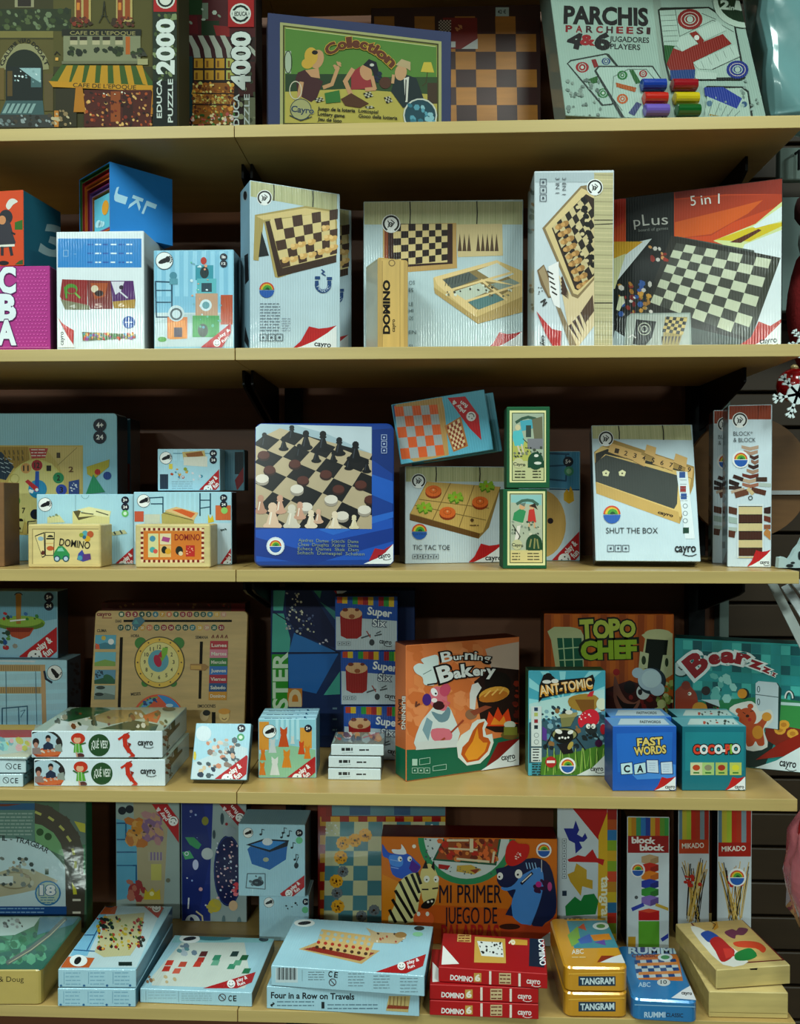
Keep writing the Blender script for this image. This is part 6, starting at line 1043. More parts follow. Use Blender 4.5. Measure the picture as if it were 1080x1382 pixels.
b.P('corner_flash').p('a01c24', 205, 1085, 226, 1085, 243, 1108, 242, 1138); smile(b, 234, 1108, 6.5, 200); b.t('play &', 227, 1106, 214, 1089, 5, 'd8d0d0', .03).t('fun', 232, 1101, 224, 1090, 5, 'd8d0d0', .03).done()
b = Box('toy_box', 'deep blue outer space fishing game box standing behind the flat coloured blocks box', 'game box', S5, 245, 333, 1070, .262, .262, .04, ('8a9c9c', '24343c', '8a9c9c'), g=1.7, fin='flat')
b.p('1c3078', 245, 1070, 288, 1070, 284, 1180, 284, 1265, 245, 1265).p('1a2c6c', 245, 1070, 272, 1070, 285, 1150, 262, 1265, 245, 1265)
b.sp('8aa0c8 c0c8d0', 7, 250, 1085, 280, 1250, 1.4, 4).e('7a7c34', 277, 1108, 4.6, 6).p('3a8a5c', 250, 1130, 262, 1130, 272, 1140, 268, 1146, 256, 1140).e('3a8a5c', 262, 1140, 8, 3, rot=40).p('4a9a6c', 246, 1150, 256, 1148, 262, 1158, 250, 1160).ring('c0c8d0', 252, 1152, 2.4, 1).e('b0b8d0', 264, 1167, 4, 7).e('c09aa0', 271, 1200, 2.6).e('8a8ca8', 258, 1095, 2)
b.l('c0c8d0', 2, 255, 1212, 254, 1226).e('c0ccd0', 260, 1244, 10).e('1c2c5c', 260, 1244, 3, 7, rot=-20).l('c0b890', 2, 265, 1230, 273, 1236, 274, 1244)
b.e('101c4c', 308, 1175, 19.5, 48, 30).ring('24407c', 308, 1175, 18.5, 1, n=30, ry=46)
b.sp('c8b8b8 b8c4d0 c89aa0', 60, 292, 1135, 322, 1212, 1.6, 6).sp('c84a54 d07880', 9, 314, 1192, 325, 1208, 3, 4).e('8a9aa0', 310, 1122, 9, 7).e('a8b4b4', 280, 1152, 8, 8).e('b0a43c', 290, 1222, 9, 9).sp('a8a04c', 6, 282, 1214, 298, 1232, 4).e('c0a888', 315, 1222, 6, 7).e('3a4c54', 300, 1105, 2.4, 8).e('3a4c54', 289, 1126, 2, 6).e('5a7478', 302, 1243, 2.4, 8).e('5a7478', 323, 1246, 3, 9).e('8a2c34', 306, 1112, 2)
b.P('corner_flash').p('8a1820', 296, 1085, 320, 1085, 332, 1098, 323, 1116); smile(b, 324, 1103, 6, 200); b.t('play &', 316, 1102, 303, 1088, 4.6, 'd0c8c8', .03).t('fun', 322, 1096, 314, 1086, 4.6, 'd0c8c8', .03).done()
b = bluebox('board_game_box', 'flat light blue box with red and green blocks on its cover, by the shelf joint', S5, 189, 340, 1334, 1353, 1359, 1263, side='2a4850', g=1.15)
b.P('safety_marks').l('7a98a0', .6, 197, 1337, 197, 1350).gr('8aa8b0', 3, 200, 1339, 238, 1347, .6).l('7a98a0', .6, 241, 1338, 241, 1352).gr('8aa8b0', 4, 245, 1341, 286, 1350, .6, 4).ring('4a3434', 300, 1346, 4.6, 1).l('4a3434', 1, 297, 1343, 303, 1349).t('C', 308, 1350.5, 312.5, 1351, 7.5, '2a363a', .02).t('E', 315, 1351, 319, 1351, 7.5, '2a363a', .02)
b.face('T').P('cover_picture').p('c0ccc4', 205, 1318, 245, 1272, 330, 1272, 338, 1320, 330, 1334, 205, 1330).p('8ac0c4', 238, 1262, 372, 1264, 368, 1272, 232, 1272).e('3c7c84', 288, 1266, 24, 3.6).sp('6a8090 a0b0b8 5a8a90', 9, 240, 1276, 264, 1288, 4, 4)
for x, y, c in ((228, 1300, 'b83c28'), (246, 1302, 'b04a34'), (224, 1308, 'b03424'), (238, 1311, 'c0604c'), (270, 1296, 'a83424'), (274, 1288, '5a2420'), (266, 1302, 'b83c28'), (290, 1300, '6aa48c'), (292, 1293, '3a8a6c'), (316, 1288, '24403c'), (329, 1293, '24603c'), (312, 1305, '3a8a6c'), (332, 1311, '24744c'), (320, 1300, '5a9a7c')): b.p(c, x-6, y+3, x-2, y-4, x+7, y-4, x+4, y+3, up=False)
b.lay['T'] += STEP; b.sp('b8a884 8a6a4c', 7, 198, 1318, 236, 1326, 3, 3)
b.e('dbe6ea', 256, 1267, 14, 6).e('14161c', 256, 1267, 9, 2.6, rot=-8).e('142430', 356, 1268, 6.5, 3).P('corner_flash').p('a81c20', 274, 1334, 345, 1312, 340, 1326, 320, 1334); smile(b, 312, 1328, 5.5).t('play &', 320, 1326, 334, 1321, 4.4, 'e0e0e0', .03).t('fun', 321, 1331, 331, 1328, 4, 'e0e0e0', .03).done()
b = bluebox('music_toy_box', 'light blue box with an orange musical toy, under the blue music box', S5, 350, 417, 1207, .2, .2, .06, g=1.5, side='3a5c68')
zz = b.ztop+.001
foot(b, 363, 1218, 7); b.P('cover_picture').p('c0602c', 366, 1236, 392, 1234, 390, 1262, 368, 1262).e('c8743c', 379, 1235, 13, 4).sp('3a4c58', 6, 372, 1222, 400, 1230, 2.4).e('6a8a94', 378, 1225, 6, 6).t('♪', 386, 1224, 390, 1224, 7, '24343c') if 0 else b.sp('24343c', 5, 386, 1216, 404, 1228, 1.4)
age(b, 413, 1217, 4.6).e('6ab88a', 412, 1228, 4.4).done()
b = bluebox('music_toy_box', 'light blue box with a blue musical toy, above the orange music toy box', zz, 322, 412, 1112, .19, .19, .07, g=1.45, side='24404c')
foot(b, 335, 1124, 7); b.P('cover_picture').p('2c6aa8', 334, 1146, 338, 1142, 364, 1150, 388, 1140, 386, 1160, 364, 1174, 340, 1166).p('1c2c3c', 332, 1140, 356, 1132, 390, 1134, 388, 1142, 364, 1150).p('3a84c0', 338, 1140, 358, 1134, 386, 1136, 364, 1147).e('c0ccd0', 361, 1136, 7, 5).e('a0a890', 359, 1160, 4, 3).l('3a4c58', 1, 334, 1179, 358, 1179, 358, 1200, 332, 1198, 334, 1179).e('2c3c48', 348, 1191, 8, 5).sp('5a7078', 6, 338, 1182, 356, 1196, 2.4)
for x, y in ((382, 1124), (389, 1128), (394, 1144), (380, 1130), (398, 1160), (352, 1126)): b.e('24343c', x, y, 2, 1.6, 6).l('24343c', .9, x+1.6, y, x+1.6, y-7, x+5, y-6)
b.e('24343c', 400, 1168, 3, 4).l('24343c', 1, 400, 1164, 403, 1156)
age(b, 404, 1124, 5).e('6ab88a', 404, 1134, 4.6); flash(b, 378, 1206, 411, 1181, 14).done()
b = Box('soft_game_board', 'plastic wrapped blue and cream chequered board with yellow and grey game animals', 'game board', S5, 429, 602, 1062, .27, .27, .02, ('7a1c14', '3a140c', '5a1c14'), g=1.9, fin='wrap', part='board')
for i in range(16): b.r('b88c24' if i % 2 else '8a1c14', 432, 1090+i*12.4, 440, 1102.4+i*12.4, up=False)
for i in range(14): b.r('b8902c' if i % 2 else '8a1c14', 434+i*12.4, 1102, 446.4+i*12.4, 1109, up=False)
b.lay['F'] += STEP; b.r('5a8088', 448, 1062, 602, 1101).r('3a5a78', 472, 1088, 500, 1100).r('3a5a78', 532, 1088, 554, 1100).chk('b0b490', '4a7c84', 9, 9, (440, 1109, 612, 1109, 612, 1290, 436, 1290))
b.P('game_animals', 'plastic')
def flower(x, y, r, c, d):
    for k in range(10): q = k*math.pi/5; b.e(c, x+r*.75*math.cos(q), y+r*.75*math.sin(q), r*.36, n=8, up=False)
    b.e(c, x, y, r*.8, n=12); b.sp(d, 9, x-r*.6, y-r*.6, x+r*.6, y+r*.6, 1.6, int(x)); b.e('3a2414', x, y, 1.6)
for x, y in ((463, 1138), (479, 1134), (493, 1127), (460, 1157), (454, 1189), (456, 1223)): flower(x, y, 8.5, 'c8982c', '8a5a1c')
for x, y in ((463, 1176), (455, 1205), (505, 1228), (488, 1236)): flower(x, y, 7, '6a7478', '4a5054')
b.sp('d8e0dc', 10, 440, 1110, 458, 1126, 1.4).sp('d8e0dc', 5, 570, 1112, 588, 1118, 1.6).done()
b = Box('board_game_box', 'large orange MI PRIMER JUEGO DE PALABRAS box with zebra, fish and wolf', 'game box', S5, 515, 752, 1129, .2, .2, .055, ('c0701c', '7a2418', '5a1410'), g=1.45, fin='flat')
b.p('c8821c', 516, 1180, 560, 1200, 560, 1290, 516, 1290).p('b85a18', 560, 1220, 752, 1230, 752, 1290, 560, 1290)
b.within(515, 1129, 752, 1129, 752, 1290, 515, 1290).e('2f8a5c', 630, 1128, 66, 66, 40).e('b8c8c4', 630, 1126, 58, 60, 40).p('1c5c44', 600, 1129, 584, 1161, 670, 1168, 677, 1129).p('8a4a24', 602, 1130, 588, 1159, 668, 1165, 674, 1130).sp('a83020 c86a34 6a2c1c c08040', 60, 594, 1132, 670, 1160, 5, 5).r('c8c0a0', 634, 1130, 639, 1150).l('c8c0a0', 3, 604, 1134, 632, 1134).l('c8c0a0', 2.5, 606, 1145, 644, 1147).l('c8c0a0', 3, 617, 1159, 660, 1163).l('c8c0a0', 3, 667, 1150, 665, 1164)
b.p('a02420', 592, 1166, 608, 1168, 604, 1174, 592, 1172).p('b8a048', 617, 1168, 636, 1167, 650, 1174, 640, 1180, 616, 1176).p('8a3c20', 634, 1174, 648, 1172, 642, 1179).sp('4a5c5c', 18, 600, 1170, 690, 1180, 1.2, 4).sp('4a5c5c', 12, 574, 1132, 584, 1160, 1.4, 3)
b.P('fish_picture').p('2c5cb8', 516, 1139, 524, 1150, 534, 1152, 550, 1152, 562, 1162, 568, 1170, 560, 1180, 546, 1186, 530, 1180, 525, 1160, 517, 1155).p('4a88d0', 526, 1154, 542, 1156, 544, 1166, 538, 1170, 527, 1166).p('50208a', 556, 1160, 568, 1170, 560, 1180, 552, 1172).e('e0e0d8', 540, 1159, 3, 3.6).e('e0e0d8', 553, 1159, 3, 3.6).e('1c1c2c', 541, 1160, 1.2).e('1c1c2c', 554, 1160, 1.2).p('d0d8d8', 529, 1146, 541, 1146, 542, 1139, 549, 1152, 533, 1152).l('8ab0e0', 1, 527, 1160, 538, 1162).l('8ab0e0', 1, 528, 1170, 538, 1172).e('d8d8c8', 559, 1142, 2.6)
b.P('zebra_picture').p('c8c890', 524, 1244, 534, 1218, 534, 1198, 548, 1182, 562, 1178, 570, 1190, 566, 1214, 558, 1244).p('c8c080', 568, 1176, 576, 1166, 584, 1168, 592, 1186, 590, 1208, 584, 1222, 572, 1218, 568, 1196).p('1c1410', 570, 1172, 575, 1160, 578, 1172).p('1c1410', 582, 1170, 586, 1160, 587, 1176)
for q in ((540, 1190, 560, 1232), (548, 1184, 564, 1216), (556, 1180, 566, 1204), (534, 1202, 556, 1238), (530, 1214, 548, 1244), (526, 1228, 534, 1244), (563, 1178, 568, 1192)): b.l('181410', 4, *q)
b.e('e0e0d0', 576, 1186, 4, 4.6).e('e0e0d0', 589, 1186, 3.6, 4.6).e('181410', 576, 1187, 1.2).e('181410', 588, 1187, 1.2).p('181410', 574, 1216, 586, 1212, 586, 1218, 578, 1226, 568, 1224).e('d8d8c8', 578, 1217, 1.6).e('d8d8c8', 583, 1216, 1.6).l('181410', 2, 570, 1200, 578, 1200).l('181410', 2, 584, 1199, 591, 1198).e('c8602c', 572, 1240, 14, 12).e('e0e0d0', 565, 1233, 2.4, 3).e('e0e0d0', 577, 1233, 2.4, 3)
b.P('wolf_picture').p('16244c', 671, 1180, 680, 1170, 706, 1160, 726, 1158, 742, 1168, 750, 1200, 750, 1232, 736, 1245, 720, 1250).p('4a88c8', 676, 1198, 688, 1190, 706, 1180, 728, 1170, 734, 1186, 730, 1212, 720, 1240, 714, 1250, 700, 1244, 690, 1232, 692, 1212, 696, 1200, 684, 1202).p('16244c', 671, 1184, 688, 1180, 700, 1184, 690, 1196, 676, 1196).e('e0e0d8', 675, 1182, 4, 5).e('e0e0d8', 700, 1179, 5, 6).e('1c1c2c', 699, 1180, 1.5).e('1c1c2c', 674, 1183, 1.4).l('1c1c34', 4, 704, 1192, 718, 1178).l('d8d8d0', 1.6, 705, 1190, 717, 1179).sp('3a1440', 9, 724, 1188, 742, 1204, 4.5).e('b02c84', 727, 1193, 4, 4).e('b04a84', 742, 1196, 3, 6)
for k in range(4): b.l('8ab8e0', 1.2, 712+k*4, 1172, 710+k*4, 1164)
b.p('16244c', 682, 1234, 690, 1220, 692, 1236).p('b82420', 684, 1142, 692, 1133, 700, 1138, 714, 1140, 712, 1156, 700, 1166, 688, 1168, 682, 1160).sp('e0c8c0', 8, 696, 1150, 704, 1160, 1.3)
b.p('a8401c', 676, 1252, 700, 1246, 732, 1250, 752, 1238, 752, 1290, 690, 1280).e('3a140c', 688, 1250, 14, 4)
rainbow(b, 734, 1147, 8).l('c8d0d0', .8, 731, 1160, 731, 1176).P('title_lettering')
b.t('MI PRIMER', 593, 1218, 677, 1218, 24, '14182c', .0).t('JUEGO DE', 600, 1246, 671, 1246, 22, '14182c', .0).t('PALABRAS', 596, 1272, 673, 1272, 24, 'a01c1c', .02)
b.P('corner_fold').p('b0bcbc', 730, 1266, 744, 1256, 752, 1250, 752, 1300, 736, 1300); b.within(); cayro(b, 736, 1286, 750, 1284, 5).done()
# Four in a Row pair
b = bluebox('four_in_a_row_box', 'light blue Four in a Row box, lower of the pair, showing its lettered edge', S5, 360, 566, 1331, 1361, 1372, .15, side='2a4850', g=1.2)
b.P('title_lettering').t('Four in a Row on Travels', 366, 1347, 478, 1349, 8, '18242c', .03)
b.P('small_lettering').gr('4a6c7c', 2, 374, 1352, 424, 1357, 1.2).gr('4a6c7c', 2, 442, 1356, 510, 1361, 1.2).sp('18242c', 3, 366, 1351, 370, 1358, 2).r('18242c', 434, 1352, 438, 1361).P('cover_picture').p('b8a870', 525, 1344, 554, 1344, 551, 1366, 521, 1364).p('8a3c24', 524, 1356, 552, 1358, 551, 1362, 522, 1361)
for k in range(5): b.l('7a5a30', 1, 527+k*5, 1345, 526+k*5, 1358)
b.done()
zz = b.ztop+.001
b = bluebox('four_in_a_row_box', 'light blue box with a counters rack on its cover, upper of the pair', zz, 366, 573, 1303, 1330, 1345, 1243, side='2a4850', g=1.2)
b.P('bar_code').r('b8ccd0', 372, 1306, 402, 1326)
for k in range(16): b.l('2c3438', .5+(k % 3)*.5, 374+k*1.7, 1306+k*.05, 374+k*1.7, 1322, up=False)
b.lay['F'] += STEP; b.P('safety_marks').l('7a98a0', .6, 408, 1309, 408, 1324).gr('5a6c74', 4, 416, 1312, 438, 1322, .8).t('C', 443, 1318, 448, 1318.5, 7.5, '1c2428', .02).t('E', 451, 1319, 455.5, 1319.5, 7.5, '1c2428', .02).ring('4a3434', 449, 1325.5, 4.6, 1).l('4a3434', 1, 446, 1322, 452, 1329).gr('6a7c84', 5, 470, 1314, 492, 1330, .7, 3).gr('6a7c84', 5, 504, 1317, 526, 1333, .7, 5).gr('6a7c84', 5, 540, 1320, 564, 1338, .7, 6)
b.face('T').P('cover_picture').p('b8a06c', 403, 1281, 426, 1272, 513, 1283, 488, 1301).p('8a2c20', 409, 1281, 428, 1277, 506, 1286, 486, 1297).p('c4ac74', 426, 1278, 434, 1254, 508, 1264, 497, 1293)
for i in range(8):
    for j in range(4): b.e(('4a2c1c', 'a83828', 'd8d0b0')[(i*3+j*2) % 3] if j > 1 else '9cb4b4', 434+i*9.4-j*2, 1259+i*1.3+j*6.4, 2.6, 2.3, 8, up=False)
b.lay['T'] += STEP; b.p('b8a884', 494, 1252, 508, 1258, 546, 1260, 548, 1266, 536, 1274, 500, 1272, 500, 1260).sp('a84a34 4a3c2c d8d4c0', 10, 508, 1260, 545, 1272, 2, 3).e('9a7c48', 541, 1262, 8, 4)
b.e('dbe6ea', 411, 1246, 14, 5).e('14161c', 411, 1246, 9, 2.4, rot=-6).e('142430', 566, 1253, 7, 3).e('8ac8a0', 564, 1261, 7, 3)
b.P('corner_flash').p('a81c20', 507, 1312, 575, 1288, 571, 1304, 548, 1314); smile(b, 542, 1304, 5.5).t('play &', 550, 1302, 566, 1297, 4.4, 'e0e0e0', .03).t('fun', 551, 1308, 560, 1305, 4, 'e0e0e0', .03).done()
# red domino trio
b = Box('domino_box', 'flat red DOMINO 6 box, bottom of the stack of three', 'domino set', S5, 580, 727, 1350, 1370, 1376, .1, ('a81c20', '6a1014', '9a1a1e'), g=1.2, fin='flat')
h3 = b.h+.001
b.P('title_lettering').t('DOMINO', 596, 1367, 626, 1369, 6.5, 'd8dcd8', .04).r('b89850', 628, 1357, 638, 1369).t('6', 630, 1367.5, 636, 1367.5, 8, 'd8d8c8', .05).r('d8d4c8', 648.5, 1354, 651.5, 1373).r('d8d4c8', 688, 1356, 691, 1375).r('c0b088', 662, 1356, 678, 1371).gr('6a2c1c', 3, 663, 1359, 677, 1369, 1.6); cayro(b, 699, 1369, 717, 1370, 6, 'd8d4d0')
R2 = place(b, S5+2*h3, 592, '+.007', -3)
b.look(R2, 'T').P('cover_picture').p('c0a050', 641, 1264, 682, 1267, 683, 1300, 640, 1299).p('d0d8d4', 644, 1270, 678, 1272, 680, 1292, 650, 1290).sp('1c2024', 22, 646, 1272, 678, 1290, 1.7, 5).p('d8dcd8', 598, 1276, 620, 1301, 596, 1302).p('c0a060', 618, 1261, 636, 1262, 636, 1272, 617, 1271).gr('7a2c1c', 3, 619, 1263, 634, 1270, 1.4).p('c0983c', 690, 1267, 712, 1269, 712, 1276, 690, 1275).p('16283c', 715, 1265, 731, 1266, 735, 1306, 714, 1304).t('DOMINO', 727, 1268, 729, 1303, 8, 'd8e0e4', .03).t('6', 695, 1269, 695, 1275, -8, 'e0d8c0', .04).done()
dup(b, 'flat red DOMINO 6 box, middle of the stack of three', S5+h3, 580, '+.001', 0)
dup(b, 'flat red DOMINO 6 box, turned slightly on top of the stack of three', S5+2*h3, 592, '+.007', -3)
# tall cartons at the back
b = Box('tangram_box', 'tall white and yellow box with coloured tangram figures, behind the yellow tins', 'game box', S5, 752, 833, 1070, .22, .22, .05, ('b4c4c8', '4a4a20', '8a8a70'), g=1.6, fin='flat')
b.p('a01c1c', 768, 1085, 820, 1085, 818, 1146).p('c0a024', 808, 1128, 820, 1096, 833, 1096, 833, 1290, 806, 1290)
for k, c in enumerate(('8a2018', 'a05020', '2c70a0', '7a9a28', 'b89824', '7a9a28', 'b84a24', 'a87c20', 'b8a424', '2c6a90', 'a83020', '6a8a28', 'b8a424')): b.r(c, 820, 1092+k*14, 833, 1106+k*14, up=False)
b.lay['F'] += STEP; b.p('1c2c84', 761, 1118, 774, 1118, 777, 1107, 782, 1120, 779, 1126, 786, 1130, 790, 1124, 793, 1131, 788, 1136, 782, 1136, 786, 1144, 777, 1152, 776, 1138, 768, 1134).p('a81c1c', 766, 1160, 780, 1154, 790, 1156, 800, 1146, 806, 1158, 816, 1160, 814, 1168, 806, 1164, 768, 1163).p('b0942c', 766, 1180, 775, 1176, 778, 1165, 792, 1174, 792, 1186, 800, 1188, 800, 1200, 786, 1196, 784, 1209, 770, 1190).p('1c7a3c', 763, 1223, 776, 1210, 784, 1216, 788, 1208, 802, 1206, 808, 1216, 804, 1234, 764, 1236)
b.P('small_lettering'); icons(b, 759, 1132, 8, 5.5, vert=True).r('24384a', 759, 1202, 765, 1209).P('title_lettering').t('tangram', 812, 1183, 812, 1250, 11, 'd8d8c0', .03).done()
b = Box('block_game_box', 'tall narrow white box lettered block block with a coloured brick tower', 'game box', S5, 846, 903, 1102, .2, .2, .05, ('b8c8cc', '10100c', '3a2c10'), g=1.55, fin='flat')
for k, c in enumerate(('b0982c', 'a87c20', '3a8a5c', '2c70a8', '24408c', 'b0902c', 'b05024', '5a8a34', '3a8a44')): b.r(c, 846+k*6.4, 1103, 852.4+k*6.4, 1128, up=False)
b.lay['F'] += STEP; b.r('8a1c1c', 846, 1128, 903, 1151).P('title_lettering').arc('block', 853, 1138, 868, 1137, 884, 1139, 8, 'd0d4d0', .04).arc('block', 864, 1148, 880, 1147, 896, 1148, 8, 'd0d4d0', .04)
b.P('tower_picture')
for k, (c, c2) in enumerate((('b09a74', '9a8460'), ('b02c20', '8a2018'), ('c87c24', 'a86020'), ('28409c', '1c2c74'), ('3a8a3c', '2c6a30'), ('7a68a8', '5a4a84'))):
    y = 1156+k*11; b.p(c, 866, y, 877, y-3, 889, y, 878, y+4, up=False).p(c, 866, y, 878, y+4, 878, y+12, 866, y+8, up=False).p(c2, 878, y+4, 889, y, 889, y+8, 878, y+12, up=False)
b.lay['F'] += STEP; b.l('2c409c', 5, 854, 1227, 868, 1221).l('b0983c', 4, 886, 1221, 902, 1227).e('4a5458', 859, 1211, 2.4).r('a81c20', 862, 1229, 890, 1242).r('5a9a34', 862, 1243, 890, 1278).p('c04a30', 862, 1229, 876, 1226, 890, 1229, 876, 1232).r('b0902c', 848, 1264, 858, 1278).l('2c409c', 5, 894, 1268, 903, 1262)
rainbow(b, 861, 1174, 7.5).done()
def mik(u0, u1, lab, sy):
    b = Box('mikado_box', lab, 'game box', S5, u0, u1, 1072, .235, .235, .03, ('b4c0c4', '10100c', '10100c'), g=1.6, fin='flat', group='Mikado boxes'); w = u1-u0
    for k, c in enumerate(('5a7a8c', 'b0a83c', '9ab03c', 'b03020', 'a83c24', '7a9098', 'a02c20')): b.r(c, u0+k*w/7, 1072, u0+(k+1)*w/7, 1136+sy, up=False)
    b.lay['F'] += STEP; b.r('a8401c' if sy == 0 else '9a2418', u0, 1133+sy, u1, 1152+sy).P('title_lettering').t('MIKADO', u0+w*.14, 1145+sy, u0+w*.84, 1144+sy, 6.5, 'd8d4c8', .02).P('sticks_picture'); R = random.Random(int(u0))
    for k in range(30): x0, x1 = u0+R.uniform(2, w-2), u0+R.uniform(2, w-2); b.l(('241c14', 'b09a4c', 'a88a44', '241c14', 'c0a860')[k % 5], 1.1, x0, 1158+sy+R.uniform(0, 20), x1*.5+(u0+w/2)*.5, 1245+R.uniform(-10, 0), up=False)
    b.lay['F'] += STEP; b.sp('a82c20', 14 if sy == 0 else 5, u0+w*.2, 1182, u0+w*.75, 1196, 3, 4); return b
mik(915, 957, 'Mikado pick-up sticks box, left of the two tall ones', 0).done()
b = mik(968, 1014, 'Mikado pick-up sticks box with a round rainbow emblem, right of the two tall ones', 4); rainbow(b, 995, 1184, 9.5).done()
# tins
b = Box('tangram_tin', 'yellow TANGRAM tin, bottom of two', 'game tin', S5, 762, 848, 1340, 1373, 1374, .148, ('c8982c', 'b08424', 'c8982c'), g=1.15, fin='tin', vert=.012, vseg=5, bev=.0025, part='tin_body')
h2 = b.h+.001
b.P('lid_rim').l('e0b84c', 1.4, 768, 1349, 843, 1347).P('title_lettering').r('1c4058', 781, 1352, 831, 1365).t('TANGRAM', 784, 1363, 829, 1362, 8, 'c8dce0', .04)
b.look(place(b, S5+h2, 762, '+.001'), 'T').P('lid_picture').p('3a8c9c', 765, 1243, 820, 1242, 835, 1279, 775, 1280).p('7aa84c', 766, 1262, 780, 1250, 784, 1270, 772, 1278).p('b04a34', 780, 1252, 788, 1246, 792, 1256).p('3a6ab0', 780, 1268, 796, 1260, 800, 1272, 784, 1274).p('c8862c', 797, 1262, 822, 1260, 826, 1268, 802, 1270).p('5a4aa0', 802, 1272, 816, 1268, 818, 1276).e('c8d8d8', 811, 1250, 11, 5).e('3a8a4c', 811, 1250, 6, 2.8).p('d4dcdc', 810, 1299, 826, 1292, 846, 1286, 848, 1300)
b.p('1c1c18', 760, 1236, 828, 1236, 829, 1240, 762, 1241).t('TANGRAM', 763, 1241, 826, 1240, 5, 'c8b060', .03).t('ABC', 772, 1288, 788, 1287, 6, 'd8d8c8', .02).gr('d8d0a0', 1, 772, 1292, 792, 1292, 1).p('8a2c1c', 806, 1299, 812, 1290, 830, 1290, 812, 1298).done()
dup(b, 'yellow TANGRAM tin, top of two, showing its printed lid', S5+h2, 762, '+.001', 0)
b = Box('rummi_tin', 'light blue RUMMI CLASSIC tin lying right of the yellow tins', 'game tin', S5, 853, 942, 1348, 1377, 1382, 1279, ('2c7cb0', '2468a0', '2c7cb0'), g=1.15, fin='tin', vert=.012, vseg=5, bev=.0025, part='tin_body')
b.P('lid_rim').l('8ab8d4', 1.3, 857, 1356, 938, 1359).P('title_lettering').t('RUMMI', 870, 1373, 898, 1373, 7, 'b8d4e4', .03).t('CLASSIC', 899, 1372, 922, 1373, 5, '1c3048', .02)
b.face('T').P('lid_picture').p('c07834', 858, 1290, 915, 1286, 922, 1324, 862, 1322).chk('1c4c84', 'b8c8cc', 7, 4, (856, 1296, 912, 1294, 920, 1318, 860, 1320)).p('c88848', 860, 1300, 914, 1298, 915, 1302, 861, 1304).p('c88848', 862, 1312, 918, 1310, 918, 1314, 862, 1316).e('c8d8dc', 898, 1292, 10, 5).e('3a8a4c', 898, 1292, 6, 2.8).e('c0c8c8', 896, 1326, 9, 5).t('10', 892, 1328, 900, 1328, 5, '24343c', .02).p('d4dce0', 906, 1347, 922, 1336, 936, 1328, 942, 1350)
b.p('1c4c84', 848, 1278, 912, 1280, 914, 1288, 850, 1286).t('RUMMI', 849, 1287, 912, 1287, 8, 'b8d4dc', .04).t('CLASSIC', 853, 1292, 888, 1292, 4, '6a2c34', .02).t('ABC', 862, 1332, 878, 1332, 6, 'a8c8dc', .02); b.t('cayro', 920, 1342, 934, 1343, 4.5, '1c2024', .03).done()
# wooden puzzle boxes
b = Box('wooden_puzzle_box', 'plain pale wooden box under the animal puzzle box, bottom right of the lowest shelf', 'puzzle box', S5, 957, 1064, 1338, 1373, 1375, .15, ('b8aa70', 'a09058', 'c4b47c'), g=1.3, fin='wood', part='wooden_tray', bev=.0012)
b.P('lid_groove', 'wood').l('8a7c48', .8, 958, 1366, 1062, 1368).done()
zz = b.ztop+.0012
b = Box('wooden_puzzle_box', 'pale wooden puzzle box with colourful shapes on its sliding lid, at bottom right', 'puzzle box', zz, 967, 1067, 1309, 1335, 1328, 1240, ('bcae74', 'a09058', 'c4b47c'), g=1.3, fin='wood', part='wooden_tray', bev=.0012)
b.P('thumb_notch', 'matte').p('1c140c', 1010, 1304, 1024, 1303, 1022, 1309, 1013, 1309)
b.face('T').P('sliding_lid', 'wood').p('6a1c1c', 930, 1243, 1001, 1238, 1060, 1296, 978, 1302).p('bca468', 933, 1244, 1000, 1240, 1056, 1295, 980, 1300)
b.P('puzzle_pieces', 'flat').p('d0d4cc', 934, 1256, 944, 1252, 984, 1276, 1010, 1298, 976, 1302).p('28509c', 946, 1260, 956, 1256, 968, 1262, 972, 1268, 958, 1272, 950, 1266).p('a82828', 958, 1270, 970, 1264, 984, 1276, 992, 1284, 986, 1294, 974, 1298, 966, 1284).p('c03c34', 976, 1280, 988, 1280, 992, 1290, 980, 1294)
b.p('6a2c4a', 978, 1258, 988, 1254, 994, 1256, 998, 1252, 1010, 1254, 1004, 1262, 994, 1262, 992, 1267, 984, 1264).p('c04a28', 990, 1272, 1006, 1270, 1024, 1272, 1034, 1280, 1030, 1286, 1020, 1280, 996, 1278).p('1c7a3c', 992, 1288, 1002, 1282, 1014, 1280, 1022, 1290, 1010, 1296, 994, 1296).p('b0842c', 962, 1246, 968, 1244, 970, 1252, 964, 1256).l('2c241c', 1, 960, 1244, 966, 1248, 962, 1254).done()
# ================================================================== beside the right end of the shelving
def blob(name, label, cat, parts, group=None):
    r = empty(name, parts[0][1]); tag(r, label, cat, group)
    for nme, c, rad, col, mt, amp, sd in parts:
        bm = bmesh.new(); bmesh.ops.create_icosphere(bm, subdivisions=3, radius=1); R = random.Random(sd); ph = [R.uniform(0, 6) for _ in range(9)]
        for v in bm.verts:
            p = v.co.copy(); k = 1+amp*(math.sin(p.x*4+ph[0])*math.sin(p.y*5+ph[1])+.6*math.sin(p.z*7+ph[2])*math.sin(p.x*9+ph[3])+.4*math.sin(p.y*13+ph[4]+p.z*11))
            v.co = Vector((p.x*rad[0]*k, p.y*rad[1]*k, p.z*rad[2]*k))+Vector(c)-Vector(parts[0][1])
        V, Fc, cs = bm_out(bm, lambda f: colr(col)); mesh(nme, V, Fc, cs, MT[mt] if isinstance(mt, str) else mt, r, smooth=True)
    return r
def at(u, v, y): d = ray(u, v); return CAM+d*((y-CAM.y)/d.y)
bagm = material('clear_pink_plastic', .12, .8, .05, attr=False, col='b06a70', trans=.25, bump=('noise', 120, 1.))
bag2 = material('pale_blue_plastic', .22, .6, .1, attr=False, col='7aa8a8', trans=.1, bump=('noise', 30, .5))
